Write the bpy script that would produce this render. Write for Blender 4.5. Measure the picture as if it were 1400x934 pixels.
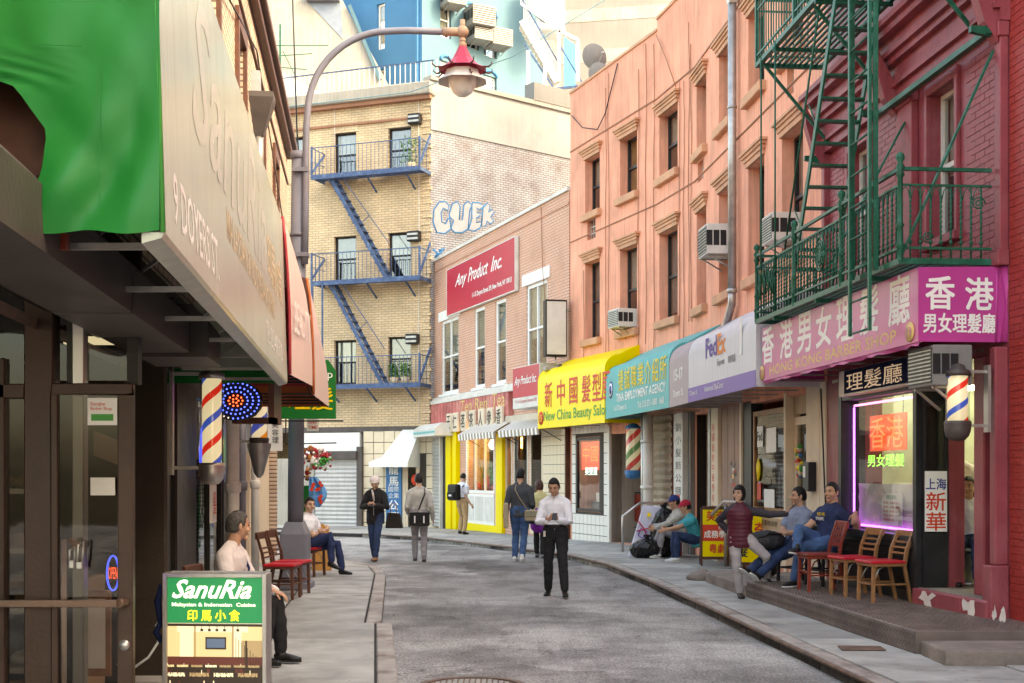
import bpy, bmesh, math, random
from mathutils import Vector, Matrix, noise
R = math.radians
random.seed(7)
scn = bpy.context.scene
for o in list(bpy.data.objects): bpy.data.objects.remove(o)
COL = scn.collection
# ---------------------------------------------------------------- camera
CX, CY, FL, EYE = 700.0, 648.0, 1750.0, 1.75
cd = bpy.data.cameras.new('camera'); cam = bpy.data.objects.new('camera', cd); COL.objects.link(cam)
cam.location = (0, 0, EYE); cam.rotation_euler = (R(90), 0, 0)
cd.sensor_width = 36; cd.lens = 45.0; cd.shift_y = (CY - 467) / 1400.0
cd.clip_start = .1; cd.clip_end = 2000
scn.camera = cam
# ---------------------------------------------------------------- light
SUN_EL, SUN_AZ = R(38), R(112)          # azimuth clockwise from +Y
w = bpy.data.worlds.new('World'); scn.world = w; w.use_nodes = True
nt = w.node_tree; bg = nt.nodes['Background']
sky = nt.nodes.new('ShaderNodeTexSky'); sky.sky_type = 'NISHITA'; sky.sun_disc = False
sky.sun_elevation = SUN_EL; sky.sun_rotation = SUN_AZ; sky.dust_density = 3.5; sky.air_density = 1.0; sky.ozone_density = 1.0
nt.links.new(sky.outputs[0], bg.inputs[0]); bg.inputs[1].default_value = .15
sl = bpy.data.lights.new('sun', 'SUN'); sun = bpy.data.objects.new('sun', sl); COL.objects.link(sun)
sl.energy = .6; sl.angle = R(10); sl.color = (1, .93, .82)
sd = Vector((math.sin(SUN_AZ)*math.cos(SUN_EL), math.cos(SUN_AZ)*math.cos(SUN_EL), math.sin(SUN_EL)))
sun.location = (20, -10, 40)
sun.rotation_euler = sd.to_track_quat('Z', 'Y').to_euler()
vs = scn.view_settings; vs.view_transform = 'Standard'; vs.look = 'None'; vs.gamma = 1; vs.exposure = 2.95
vs.use_curve_mapping = False
vs.use_white_balance = True; vs.white_balance_temperature = 9200; vs.white_balance_tint = 6

# ---------------------------------------------------------------- helpers
def V(*a): return Vector(a)
class MB:
    def __init__(s): s.v = []; s.f = []; s.m = []; s.sm = []
    def add(s, vs, fs, m=0, smooth=False):
        b = len(s.v); s.v += [tuple(q) for q in vs]
        for f in fs: s.f.append([b + i for i in f]); s.m.append(m); s.sm.append(smooth)
        return s
    def box(s, x0, x1, y0, y1, z0, z1, m=0):
        if x0 > x1: x0, x1 = x1, x0
        if y0 > y1: y0, y1 = y1, y0
        if z0 > z1: z0, z1 = z1, z0
        return s.add([(x0,y0,z0),(x1,y0,z0),(x1,y1,z0),(x0,y1,z0),(x0,y0,z1),(x1,y0,z1),(x1,y1,z1),(x0,y1,z1)],
            [(0,3,2,1),(4,5,6,7),(0,1,5,4),(1,2,6,5),(2,3,7,6),(3,0,4,7)], m)
    def prism_y(s, poly, y0, y1, m=0):      # poly in x,z (counter-clockwise seen from -y)
        n = len(poly); vs = [(x, y0, z) for x, z in poly] + [(x, y1, z) for x, z in poly]
        fs = [tuple(range(n)), tuple(range(2*n-1, n-1, -1))] + [(i, i+n, (i+1) % n + n, (i+1) % n) for i in range(n)]
        return s.add(vs, fs, m)
    def prism_z(s, poly, z0, z1, m=0):
        n = len(poly); vs = [(x, y, z0) for x, y in poly] + [(x, y, z1) for x, y in poly]
        fs = [tuple(range(n-1, -1, -1)), tuple(range(n, 2*n))] + [(i, (i+1) % n, (i+1) % n + n, i+n) for i in range(n)]
        return s.add(vs, fs, m)
    def prism_x(s, poly, x0, x1, m=0, smooth=False):      # poly in y,z
        n = len(poly); vs = [(x0, y, z) for y, z in poly] + [(x1, y, z) for y, z in poly]
        s.add(vs, [tuple(range(n)), tuple(range(2*n-1, n-1, -1))], m)
        return s.add(vs, [(i, (i+1) % n, (i+1) % n + n, i+n) for i in range(n)], m, smooth)
    def tube(s, pts, r, n=8, m=0, smooth=True, flat=1.0, side=None, cap=True):
        pts = [Vector(p) for p in pts]; k = len(pts)
        rs = r if isinstance(r, (list, tuple)) else [r] * k
        vs = []; prev = None
        for i, p in enumerate(pts):
            t = (pts[min(i+1, k-1)] - pts[max(i-1, 0)]).normalized()
            if side is not None: a = Vector(side)
            elif prev is not None: a = prev
            else: a = Vector((0, 0, 1)) if abs(t.z) < .9 else Vector((1, 0, 0))
            a = (a - t * a.dot(t))
            if a.length < 1e-5: a = Vector((0, 1, 0)) - t * t.y
            a.normalize(); prev = a
            b = t.cross(a)
            for j in range(n):
                q = 2 * math.pi * (j + .5) / n
                vs.append(p + a * math.cos(q) * rs[i] + b * math.sin(q) * rs[i] * flat)
        fs = [(i*n + j, i*n + (j+1) % n, (i+1)*n + (j+1) % n, (i+1)*n + j) for i in range(k-1) for j in range(n)]
        s.add(vs, fs, m, smooth)
        if cap:
            b = len(s.v) - len(vs)
            s.f.append([b + j for j in range(n-1, -1, -1)]); s.m.append(m); s.sm.append(False)
            s.f.append([b + (k-1)*n + j for j in range(n)]); s.m.append(m); s.sm.append(False)
        return s
    def bar(s, p, q, w, d=None, m=0, up=(0, 0, 1)):
        p, q = Vector(p), Vector(q); d = d or w; t = (q-p).normalized(); a = Vector(up)
        if abs(t.dot(a)) > .98: a = Vector((1, 0, 0))
        b = t.cross(a).normalized(); a = b.cross(t)
        vs = [c + b*sx*w/2 + a*sz*d/2 for c in (p, q) for sx, sz in ((-1,-1),(1,-1),(1,1),(-1,1))]
        return s.add(vs, [(3,2,1,0),(4,5,6,7),(0,1,5,4),(1,2,6,5),(2,3,7,6),(3,0,4,7)], m)
    def lathe(s, prof, c=(0,0,0), n=16, m=0, smooth=True):
        c = Vector(c); vs = [c + V(r*math.cos(2*math.pi*j/n), r*math.sin(2*math.pi*j/n), z) for r, z in prof for j in range(n)]
        k = len(prof)
        return s.add(vs, [(i*n+j, i*n+(j+1) % n, (i+1)*n+(j+1) % n, (i+1)*n+j) for i in range(k-1) for j in range(n)], m, smooth)
    def ball(s, c, r, n=12, k=8, m=0, rot=None):
        c = Vector(c); r = r if isinstance(r, (tuple, list)) else (r, r, r); vs = []
        for i in range(k+1):
            th = math.pi * i / k
            for j in range(n):
                ph = 2*math.pi*j/n
                q = V(r[0]*math.sin(th)*math.cos(ph), r[1]*math.sin(th)*math.sin(ph), r[2]*math.cos(th))
                if rot is not None: q = rot @ q
                vs.append(c + q)
        return s.add(vs, [(i*n+j, (i+1)*n+j, (i+1)*n+(j+1) % n, i*n+(j+1) % n) for i in range(k) for j in range(n)], m, True)
    def mesh(s, name, mats):
        me = bpy.data.meshes.new(name); me.from_pydata(s.v, [], s.f)
        for mt in (mats if isinstance(mats, (list, tuple)) else [mats]): me.materials.append(mt)
        me.polygons.foreach_set('material_index', s.m); me.polygons.foreach_set('use_smooth', s.sm)
        me.update(); return me
    def build(s, name, mats, parent=None, bevel=0, seg=2):
        me = s.mesh(name, mats)
        if bevel:
            bm = bmesh.new(); bm.from_mesh(me)
            bmesh.ops.remove_doubles(bm, verts=bm.verts, dist=1e-5)
            es = [e for e in bm.edges if len(e.link_faces) == 2 and e.calc_face_angle(0) > .6]
            bmesh.ops.bevel(bm, geom=es, offset=bevel, segments=seg, affect='EDGES', profile=.6, clamp_overlap=True)
            bm.to_mesh(me); bm.free()
        o = bpy.data.objects.new(name, me); COL.objects.link(o)
        if parent is not None: o.parent = parent
        return o
def obj(name, me, parent=None, loc=(0,0,0), rot=(0,0,0), scale=None):
    o = bpy.data.objects.new(name, me); COL.objects.link(o); o.location = loc; o.rotation_euler = rot
    if scale: o.scale = scale
    if parent is not None: o.parent = parent
    return o
def tag(o, label=None, cat=None, group=None, kind=None):
    if label: o['label'] = label
    if cat: o['category'] = cat
    if group: o['group'] = group
    if kind: o['kind'] = kind
    return o
def thing(name, label, cat, loc=(0,0,0), rz=0, group=None):
    o = bpy.data.objects.new(name, None); COL.objects.link(o); o.empty_display_size = .2
    o.location = loc; o.rotation_euler = (0, 0, rz)
    return tag(o, label, cat, group)
def kids(o, _c={}): return [c for c in bpy.data.objects if c.parent == o]
def copy_tree(o, loc, rz, label, group=None):
    def cp(a, par):
        c = a.copy(); COL.objects.link(c)
        if par is not None: c.parent = par
        for ch in kids(a): 
            if ch is not c: cp(ch, c)
        return c
    c = cp(o, None); c.location = loc; c.rotation_euler = (0, 0, rz); c['label'] = label
    if group: c['group'] = group
    return c
class F:       # a facade line: local x along it (left to right as seen from the street), y into the wall
    def __init__(s, p0, p1):
        s.p0 = Vector(p0); s.p1 = Vector(p1); d = s.p1 - s.p0; s.L = d.length; s.u = d / s.L; s.n = V(-s.u.y, s.u.x); s.rz = math.atan2(d.y, d.x)
    def s(s, px, d=0):
        k = (px - CX) / FL; P = s.p0 + s.n * d
        return (k * P.y - P.x) / (s.u.x - k * s.u.y)
    def w(s, a, d=0, z=0):
        q = s.p0 + s.u * a + s.n * d; return V(q.x, q.y, z)
    def z(s, px, py, d=0): return EYE + (CY - py) * s.w(s.s(px, d), d).y / FL
    def loc(s, z=0): return (s.p0.x, s.p0.y, z)
def gz(y):     # the lane falls slightly beyond the bend
    t = min(max((y - 30) / 14, 0), 1); return -.2 * t
def gpt(px, py, z=0):
    Y = FL * (EYE - z) / (py - CY); return V((px - CX) * Y / FL, Y, z)

# ---------------------------------------------------------------- materials
def nodes(m): m.use_nodes = True; return m.node_tree.nodes, m.node_tree.links, m.node_tree.nodes['Principled BSDF']
def ramp(N, pts):
    r = N.new('ShaderNodeValToRGB'); e = r.color_ramp.elements
    while len(e) < len(pts): e.new(.5)
    for i, (p, c) in enumerate(pts): e[i].position = p; e[i].color = (*c, 1) if len(c) == 3 else c
    return r
def coords(N, L, scale=(1,1,1), kind='Object', rot=(0,0,0)):
    t = N.new('ShaderNodeTexCoord'); mp = N.new('ShaderNodeMapping'); mp.inputs['Scale'].default_value = scale; mp.inputs['Rotation'].default_value = rot
    L.new(t.outputs[kind], mp.inputs[0]); return mp.outputs[0]
def mixc(N, L, fac, a, b, mode='MIX'):
    x = N.new('ShaderNodeMix'); x.data_type = 'RGBA'; x.blend_type = mode
    for i, v in ((0, fac), (6, a), (7, b)):
        if hasattr(v, 'is_output') or hasattr(v, 'links'): L.new(v, x.inputs[i])
        else: x.inputs[i].default_value = v if i == 0 else (*v[:3], 1)
    return x.outputs[2]
def mat(name, col, rough=.6, var=.12, scale=3, bump=.15, bscale=40, metal=0, streak=0, spec=.28, coat=0, dirt=None, dirt_amt=0, dscale=1.5, alpha=None, gum=0):
    m = bpy.data.materials.new(name); N, L, P = nodes(m)
    P.inputs['Roughness'].default_value = rough; P.inputs['Metallic'].default_value = metal
    P.inputs['Specular IOR Level'].default_value = spec; P.inputs['Coat Weight'].default_value = coat
    co = coords(N, L); n1 = N.new('ShaderNodeTexNoise'); n1.inputs['Scale'].default_value = scale; n1.inputs['Detail'].default_value = 6; L.new(co, n1.inputs[0])
    lo = tuple(max(0, c*(1-var)) for c in col); hi = tuple(min(1, c*(1+var)) for c in col)
    r1 = ramp(N, [(.3, lo), (.7, hi)]); L.new(n1.outputs[0], r1.inputs[0]); out = r1.outputs[0]
    if streak:
        c2 = coords(N, L, (9, 9, .5)); n2 = N.new('ShaderNodeTexNoise'); n2.inputs['Scale'].default_value = 1.3; n2.inputs['Detail'].default_value = 5; L.new(c2, n2.inputs[0])
        r2 = ramp(N, [(.45, (1,1,1)), (.75, (1-streak,)*3)]); L.new(n2.outputs[0], r2.inputs[0]); out = mixc(N, L, 1.0, out, r2.outputs[0], 'MULTIPLY')
    if dirt:
        n3 = N.new('ShaderNodeTexNoise'); n3.inputs['Scale'].default_value = dscale; n3.inputs['Detail'].default_value = 9; n3.inputs['Roughness'].default_value = .65; L.new(co, n3.inputs[0])
        r3 = ramp(N, [(.52, (0,0,0)), (.68, (dirt_amt,)*3)]); L.new(n3.outputs[0], r3.inputs[0]); out = mixc(N, L, r3.outputs[0], out, dirt)
    if gum:
        v3 = N.new('ShaderNodeTexVoronoi'); v3.inputs['Scale'].default_value = 5.5; L.new(co, v3.inputs[0]); r3 = ramp(N, [(.05, (gum,)*3), (.075, (0,0,0))]); L.new(v3.outputs['Distance'], r3.inputs[0]); out = mixc(N, L, r3.outputs[0], out, (.09,.085,.08))
        n7 = N.new('ShaderNodeTexNoise'); n7.inputs['Scale'].default_value = .45; n7.inputs['Detail'].default_value = 9; L.new(coords(N, L), n7.inputs[0]); r7 = ramp(N, [(.4, (.86,.85,.84)), (.58, (1.05,1.05,1.05))]); L.new(n7.outputs[0], r7.inputs[0]); out = mixc(N, L, 1.0, out, r7.outputs[0], 'MULTIPLY')
    L.new(out, P.inputs['Base Color'])
    rr = N.new('ShaderNodeMapRange'); rr.inputs[3].default_value = max(0, rough-.08); rr.inputs[4].default_value = min(1, rough+.1); L.new(n1.outputs[0], rr.inputs[0]); L.new(rr.outputs[0], P.inputs['Roughness'])
    if bump:
        nb = N.new('ShaderNodeTexNoise'); nb.inputs['Scale'].default_value = bscale; nb.inputs['Detail'].default_value = 4; L.new(co, nb.inputs[0])
        b = N.new('ShaderNodeBump'); b.inputs['Strength'].default_value = bump; b.inputs['Distance'].default_value = .02; L.new(nb.outputs[0], b.inputs['Height']); L.new(b.outputs[0], P.inputs['Normal'])
    return m
def brick_mat(name, c1, c2, mortar, bw=.21, bh=.07, joint=.009, rough=.85, over=None, over_amt=.5, over_scale=1.2, swap=False, bump=.5, streak=0):
    m = bpy.data.materials.new(name); N, L, P = nodes(m); P.inputs['Roughness'].default_value = rough
    t = N.new('ShaderNodeTexCoord'); sp = N.new('ShaderNodeSeparateXYZ'); cb = N.new('ShaderNodeCombineXYZ'); L.new(t.outputs['Object'], sp.inputs[0])
    L.new(sp.outputs[1 if swap else 0], cb.inputs[0]); L.new(sp.outputs[2], cb.inputs[1])
    b = N.new('ShaderNodeTexBrick'); L.new(cb.outputs[0], b.inputs['Vector'])
    b.inputs['Scale'].default_value = 1; b.inputs['Brick Width'].default_value = bw; b.inputs['Row Height'].default_value = bh; b.inputs['Mortar Size'].default_value = joint
    b.inputs['Mortar Smooth'].default_value = .15; b.inputs['Color1'].default_value = (*c1, 1); b.inputs['Color2'].default_value = (*c2, 1); b.inputs['Mortar'].default_value = (*mortar, 1)
    n = N.new('ShaderNodeTexNoise'); n.inputs['Scale'].default_value = 1.1; n.inputs['Detail'].default_value = 8; L.new(t.outputs['Object'], n.inputs[0])
    r = ramp(N, [(.3, (.78,.78,.78)), (.7, (1.15,1.12,1.1))]); L.new(n.outputs[0], r.inputs[0]); out = mixc(N, L, 1.0, b.outputs[0], r.outputs[0], 'MULTIPLY')
    if over:
        n2 = N.new('ShaderNodeTexNoise'); n2.inputs['Scale'].default_value = over_scale; n2.inputs['Detail'].default_value = 10; n2.inputs['Roughness'].default_value = .72; L.new(t.outputs['Object'], n2.inputs[0])
        r2 = ramp(N, [(.38, (1,1,1)), (.38 + .35*(1-over_amt) + .08, (0,0,0))]); L.new(n2.outputs[0], r2.inputs[0])
        mo = mixc(N, L, b.outputs['Fac'], over, tuple(q*.4 for q in over)); out = mixc(N, L, r2.outputs[0], out, mo)
    L.new(out, P.inputs['Base Color'])
    n4 = N.new('ShaderNodeTexNoise'); n4.inputs['Scale'].default_value = 30; L.new(t.outputs['Object'], n4.inputs[0])
    ma = N.new('ShaderNodeMath'); ma.operation = 'MULTIPLY_ADD'; ma.inputs[1].default_value = -1; L.new(b.outputs['Fac'], ma.inputs[0]); L.new(n4.outputs[0], ma.inputs[2])
    bp = N.new('ShaderNodeBump'); bp.inputs['Strength'].default_value = bump; bp.inputs['Distance'].default_value = .012; L.new(ma.outputs[0], bp.inputs['Height']); L.new(bp.outputs[0], P.inputs['Normal'])
    return m
def emit(name, col, s):
    m = bpy.data.materials.new(name); N, L, P = nodes(m); P.inputs['Base Color'].default_value = (*[c*.5 for c in col], 1)
    P.inputs['Emission Color'].default_value = (*col, 1); P.inputs['Emission Strength'].default_value = s*.3; return m
def glass_mat(name, tint=(.75,.78,.76), refl=.12, rough=.02):
    m = bpy.data.materials.new(name); m.use_nodes = True; N = m.node_tree.nodes; L = m.node_tree.links
    N.remove(N['Principled BSDF']); out = N['Material Output']
    tr = N.new('ShaderNodeBsdfTransparent'); tr.inputs[0].default_value = (*tint, 1)
    gl = N.new('ShaderNodeBsdfGlossy'); gl.inputs['Roughness'].default_value = rough
    fr = N.new('ShaderNodeFresnel'); fr.inputs[0].default_value = 1.5
    ad = N.new('ShaderNodeMath'); ad.operation = 'ADD'; ad.inputs[1].default_value = refl; ad.use_clamp = True; L.new(fr.outputs[0], ad.inputs[0])
    # slight waviness of old panes
    co = coords(N, L); nz = N.new('ShaderNodeTexNoise'); nz.inputs['Scale'].default_value = 3; L.new(co, nz.inputs[0])
    bp = N.new('ShaderNodeBump'); bp.inputs['Strength'].default_value = .05; bp.inputs['Distance'].default_value = .02; L.new(nz.outputs[0], bp.inputs['Height']); L.new(bp.outputs[0], gl.inputs['Normal'])
    ge = N.new('ShaderNodeNewGeometry'); sb_ = N.new('ShaderNodeMath'); sb_.operation = 'SUBTRACT'; sb_.inputs[0].default_value = 1; L.new(ge.outputs['Backfacing'], sb_.inputs[1])
    ml = N.new('ShaderNodeMath'); ml.operation = 'MULTIPLY'; L.new(ad.outputs[0], ml.inputs[0]); L.new(sb_.outputs[0], ml.inputs[1]); ad = ml
    mx = N.new('ShaderNodeMixShader'); L.new(ad.outputs[0], mx.inputs[0]); L.new(tr.outputs[0], mx.inputs[1]); L.new(gl.outputs[0], mx.inputs[2]); L.new(mx.outputs[0], out.inputs[0])
    return m
def stripes_mat(name, cols, scale, angle_tan, emission=0, axis='helix'):   # helical stripes round a local z axis
    m = bpy.data.materials.new(name); N, L, P = nodes(m); P.inputs['Roughness'].default_value = .25
    t = N.new('ShaderNodeTexCoord'); sp = N.new('ShaderNodeSeparateXYZ'); L.new(t.outputs['Object'], sp.inputs[0])
    at = N.new('ShaderNodeMath'); at.operation = 'ARCTAN2'; L.new(sp.outputs[1], at.inputs[0]); L.new(sp.outputs[0], at.inputs[1])
    a = N.new('ShaderNodeMath'); a.operation = 'MULTIPLY'; a.inputs[1].default_value = -angle_tan / (2*math.pi); L.new(at.outputs[0], a.inputs[0])
    b = N.new('ShaderNodeMath'); b.operation = 'MULTIPLY_ADD'; b.inputs[1].default_value = scale; L.new(sp.outputs[2], b.inputs[0]); L.new(a.outputs[0], b.inputs[2])
    f = N.new('ShaderNodeMath'); f.operation = 'FRACT'; L.new(b.outputs[0], f.inputs[0])
    k = len(cols); rp = ramp(N, [(i/k, c) for i, c in enumerate(cols)]); rp.color_ramp.interpolation = 'CONSTANT'; L.new(f.outputs[0], rp.inputs[0])
    L.new(rp.outputs[0], P.inputs['Base Color'])
    if emission: L.new(rp.outputs[0], P.inputs['Emission Color']); P.inputs['Emission Strength'].default_value = emission*.1
    return m
M = {}
def asphalt():
    m = bpy.data.materials.new('asphalt'); N, L, P = nodes(m); P.inputs['Roughness'].default_value = .8
    co = coords(N, L)
    n0 = N.new('ShaderNodeTexNoise'); n0.inputs['Scale'].default_value = .35; n0.inputs['Detail'].default_value = 9; n0.inputs['Roughness'].default_value = .65; L.new(co, n0.inputs[0])
    r0 = ramp(N, [(.34, (.1,.096,.093)), (.45, (.2,.194,.188)), (.55, (.33,.322,.31)), (.66, (.19,.183,.177))]); L.new(n0.outputs[0], r0.inputs[0])
    n1 = N.new('ShaderNodeTexNoise'); n1.inputs['Scale'].default_value = 42; n1.inputs['Detail'].default_value = 5; L.new(co, n1.inputs[0])
    r1 = ramp(N, [(.32, (.45,.45,.45)), (.62, (1.5,1.5,1.5))]); L.new(n1.outputs[0], r1.inputs[0])
    out = mixc(N, L, 1.0, r0.outputs[0], r1.outputs[0], 'MULTIPLY')
    # patches with their own edges
    v = N.new('ShaderNodeTexVoronoi'); v.inputs['Scale'].default_value = .42; v.feature = 'F1'
    nd = N.new('ShaderNodeTexNoise'); nd.inputs['Scale'].default_value = 1.2; nd.inputs['Detail'].default_value = 6; L.new(co, nd.inputs[0])
    ad = N.new('ShaderNodeVectorMath'); ad.operation = 'MULTIPLY_ADD'; ad.inputs[1].default_value = (1.3,1.3,0); L.new(nd.outputs['Color'], ad.inputs[0]); L.new(co, ad.inputs[2]); L.new(ad.outputs[0], v.inputs[0])
    rv = ramp(N, [(.1, (.62,.6,.6)), (.45, (.95,.95,.95)), (.8, (1.2,1.2,1.2))]); L.new(v.outputs['Color'], rv.inputs[0]); out = mixc(N, L, .8, out, rv.outputs[0], 'MULTIPLY')
    cs = coords(N, L, (1.5,.3,1), rot=(0,0,.15)); n5 = N.new('ShaderNodeTexNoise'); n5.inputs['Scale'].default_value = 1.1; n5.inputs['Detail'].default_value = 8; n5.inputs['Roughness'].default_value = .7; L.new(cs, n5.inputs[0])
    r5 = ramp(N, [(.36, (.66,.65,.65)), (.47, (.94,.94,.94)), (.6, (1.08,1.08,1.08))]); L.new(n5.outputs[0], r5.inputs[0]); out = mixc(N, L, 1.0, out, r5.outputs[0], 'MULTIPLY')
    n6 = N.new('ShaderNodeTexNoise'); n6.inputs['Scale'].default_value = 22; n6.inputs['Detail'].default_value = 8; n6.inputs['Roughness'].default_value = .75; L.new(co, n6.inputs[0])
    r6 = ramp(N, [(.36, (.7,.7,.7)), (.5, (1,1,1)), (.66, (1.15,1.15,1.15))]); L.new(n6.outputs[0], r6.inputs[0]); out = mixc(N, L, 1.0, out, r6.outputs[0], 'MULTIPLY')
    # cracks
    v2 = N.new('ShaderNodeTexVoronoi'); v2.feature = 'DISTANCE_TO_EDGE'; v2.inputs['Scale'].default_value = .9; L.new(ad.outputs[0], v2.inputs[0])
    rc = ramp(N, [(0, (.5,.5,.5)), (.016, (1,1,1))]); L.new(v2.outputs[0], rc.inputs[0])
    nm = N.new('ShaderNodeTexNoise'); nm.inputs['Scale'].default_value = .6; L.new(co, nm.inputs[0]); rm = ramp(N, [(.54, (0,0,0)), (.6, (1,1,1))]); L.new(nm.outputs[0], rm.inputs[0])
    crk = mixc(N, L, rm.outputs[0], (1,1,1), rc.outputs[0]); out = mixc(N, L, 1.0, out, crk, 'MULTIPLY')
    # gum and litter specks
    v3 = N.new('ShaderNodeTexVoronoi'); v3.inputs['Scale'].default_value = 3.1; L.new(co, v3.inputs[0]); r3 = ramp(N, [(.035, (1,1,1)), (.045, (0,0,0))]); L.new(v3.outputs['Distance'], r3.inputs[0])
    out = mixc(N, L, r3.outputs[0], out, (.3,.29,.27))
    L.new(out, P.inputs['Base Color'])
    mlt = N.new('ShaderNodeMath'); mlt.operation = 'MULTIPLY_ADD'; mlt.inputs[1].default_value = .6; L.new(n1.outputs[0], mlt.inputs[0]); sx = N.new('ShaderNodeSeparateColor'); L.new(crk, sx.inputs[0]); L.new(sx.outputs[0], mlt.inputs[2])
    b = N.new('ShaderNodeBump'); b.inputs['Strength'].default_value = .9; b.inputs['Distance'].default_value = .02; L.new(mlt.outputs[0], b.inputs['Height']); L.new(b.outputs[0], P.inputs['Normal'])
    return m
M['asphalt'] = asphalt()
M['slab'] = mat('pavement concrete', (.34,.34,.325), .8, .22, 2.2, .35, 60, dirt=(.2,.195,.185), dirt_amt=.7, dscale=1.6, gum=.8)
M['slab2'] = mat('pavement concrete worn', (.4,.4,.38), .8, .2, 2.6, .35, 60, dirt=(.22,.215,.2), dirt_amt=.7, dscale=2, gum=.8)
M['joint'] = mat('joint dirt', (.035,.032,.03), .9)
M['kerb'] = mat('kerb steel and granite', (.34,.31,.285), .7, .25, 5, .4, 40, dirt=(.12,.07,.05), dirt_amt=.8)
M['kerbsteel'] = mat('rusty kerb steel', (.16,.1,.075), .55, .4, 6, .3, 30, metal=.3)
M['redpaint'] = mat('maroon painted masonry', (.3,.06,.075), .42, .16, 2.5, .25, 45, streak=.18, dirt=(.38,.14,.15), dirt_amt=.45)
M['redbrick'] = mat('maroon painted brick', (.33,.07,.085), .45, .2, 3, .35, 50, dirt=(.4,.15,.16), dirt_amt=.5)
M['redbrick2'] = mat('brighter red painted brick', (.38,.045,.04), .5, .2, 3, .4, 50)
M['salmon'] = mat('salmon stucco', (.86,.375,.25), .85, .13, 1.2, .35, 55, streak=.3, dirt=(.58,.27,.18), dirt_amt=.7, dscale=.9)
M['salmontrim'] = mat('salmon brown trim', (.58,.3,.18), .75, .15, 3, .2)
M['tan'] = mat('tan line', (.33,.16,.1), .8)
M['ybrick'] = brick_mat('buff brick', (.72,.54,.34), (.62,.46,.28), (.36,.28,.2), .26, .085, .011)
M['lbrick'] = brick_mat('pale tan brick', (.55,.43,.34), (.46,.34,.26), (.14,.1,.08), .24, .08, .014)
M['pbrick'] = brick_mat('pink brick', (.7,.31,.18), (.6,.25,.14), (.55,.42,.34), .22, .078, .01, over=(.72,.42,.31), over_amt=.25)
M['wbrick'] = brick_mat('whitewashed brick', (.22,.17,.145), (.18,.135,.115), (.14,.13,.125), .24, .08, .014, over=(.46,.47,.49), over_amt=.2, over_scale=1.4)
M['gbrick'] = brick_mat('pale green painted brick', (.4,.52,.38), (.37,.48,.36), (.3,.38,.28), .24, .09)
M['cream'] = mat('cream render', (.36,.335,.29), .85, .12, .8, .2, 20, streak=.2, dirt=(.55,.46,.38), dirt_amt=.4)
M['greywall'] = mat('grey render', (.23,.225,.215), .9, .1, .5, .2, 20, streak=.1)
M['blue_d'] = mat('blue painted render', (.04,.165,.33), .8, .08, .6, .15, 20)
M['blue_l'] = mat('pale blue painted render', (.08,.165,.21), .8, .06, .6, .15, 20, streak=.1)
M['white'] = mat('white paint', (.78,.77,.74), .5, .05, 3, .05)
M['whitedirty'] = mat('grubby white paint', (.66,.63,.58), .6, .12, 3, .1, dirt=(.4,.35,.3), dirt_amt=.5)
M['creamtrim'] = mat('cream trim paint', (.7,.58,.44), .55, .08, 3, .05)
M['darkframe'] = mat('dark brown frame', (.017,.012,.01), .4, .2, 4, .1)
M['bronze'] = mat('brown metal door', (.055,.032,.024), .38, .2, 4, .08, metal=.3)
M['brownmetal'] = mat('brown box metal', (.09,.075,.07), .45, .2, 3, .15, metal=.2)
M['alum'] = mat('aluminium', (.5,.47,.45), .35, .12, 5, .08, metal=.8)
M['steel'] = mat('galvanised steel', (.42,.4,.38), .4, .2, 6, .1, metal=.7)
M['black'] = mat('black paint', (.02,.02,.022), .4, .3, 5, .05)
M['greenmetal'] = mat('green painted iron', (.005,.095,.055), .38, .25, 9, .15, 60, dirt=(.05,.26,.19), dirt_amt=.4, dscale=6)
M['bluemetal'] = mat('blue painted iron', (.05,.09,.19), .5, .25, 6, .15, 60, dirt=(.2,.3,.42), dirt_amt=.5, dscale=4)
M['pole'] = mat('mauve grey pole paint', (.17,.172,.21), .45, .12, 3, .1, 30, dirt=(.16,.13,.13), dirt_amt=.5)
M['g_awn'] = mat('green vinyl', (.0,.15,.025), .4, .1, 1.5, .04, 6)
M['c_awn'] = mat('cream vinyl', (.42,.45,.37), .2, .06, .9, .05, 12, streak=.12)
M['r_awn'] = mat('pale red vinyl', (.7,.5,.47), .35, .08, 1.5, .05, 12, streak=.12)
M['dr_awn'] = mat('dark red vinyl', (.33,.03,.04), .4, .1, 2, .05)
M['p_awn'] = mat('magenta vinyl', (.5,.055,.27), .35, .08, 1.2, .08, 9)
M['pp_awn'] = mat('faded pink vinyl', (.56,.12,.3), .3, .08, 1.2, .08, 9, streak=.1)
M['y_awn'] = mat('yellow vinyl', (.88,.68,.0), .4, .05, 1.2, .06, 9)
M['t_awn'] = mat('teal vinyl', (.07,.42,.42), .4, .08, 1.2, .08, 9, streak=.12)
M['m_awn'] = mat('mauve vinyl', (.42,.34,.37), .4, .08, 1.2, .08, 9, streak=.15)
M['f_awn'] = mat('pale grey vinyl', (.62,.62,.66), .35, .06, 1.2, .06, 9, streak=.15)
M['purple'] = mat('purple vinyl', (.18,.1,.4), .4, .08, 1.2, .05)
M['signred'] = mat('sign red', (.5,.02,.05), .35, .06, 1.5, .03)
M['fadedred'] = mat('faded red sign', (.58,.16,.15), .5, .3, 1.2, .08, streak=.3, dirt=(.62,.3,.24), dirt_amt=.7, dscale=1.4)
M['tx_white'] = mat('white lettering', (.85,.84,.8), .5, .03, 5, 0)
M['tx_faint'] = mat('faded white lettering', (.8,.78,.76), .5, .04, 3, 0)
M['tx_ghost'] = mat('ghosted pinkish lettering', (.48,.475,.42), .22, .08, 2, 0)
M['tx_orange'] = mat('faded orange lettering', (.6,.47,.32), .5, .1, 3, 0)
M['tx_black'] = mat('black lettering', (.02,.02,.02), .5, .05, 5, 0)
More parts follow.
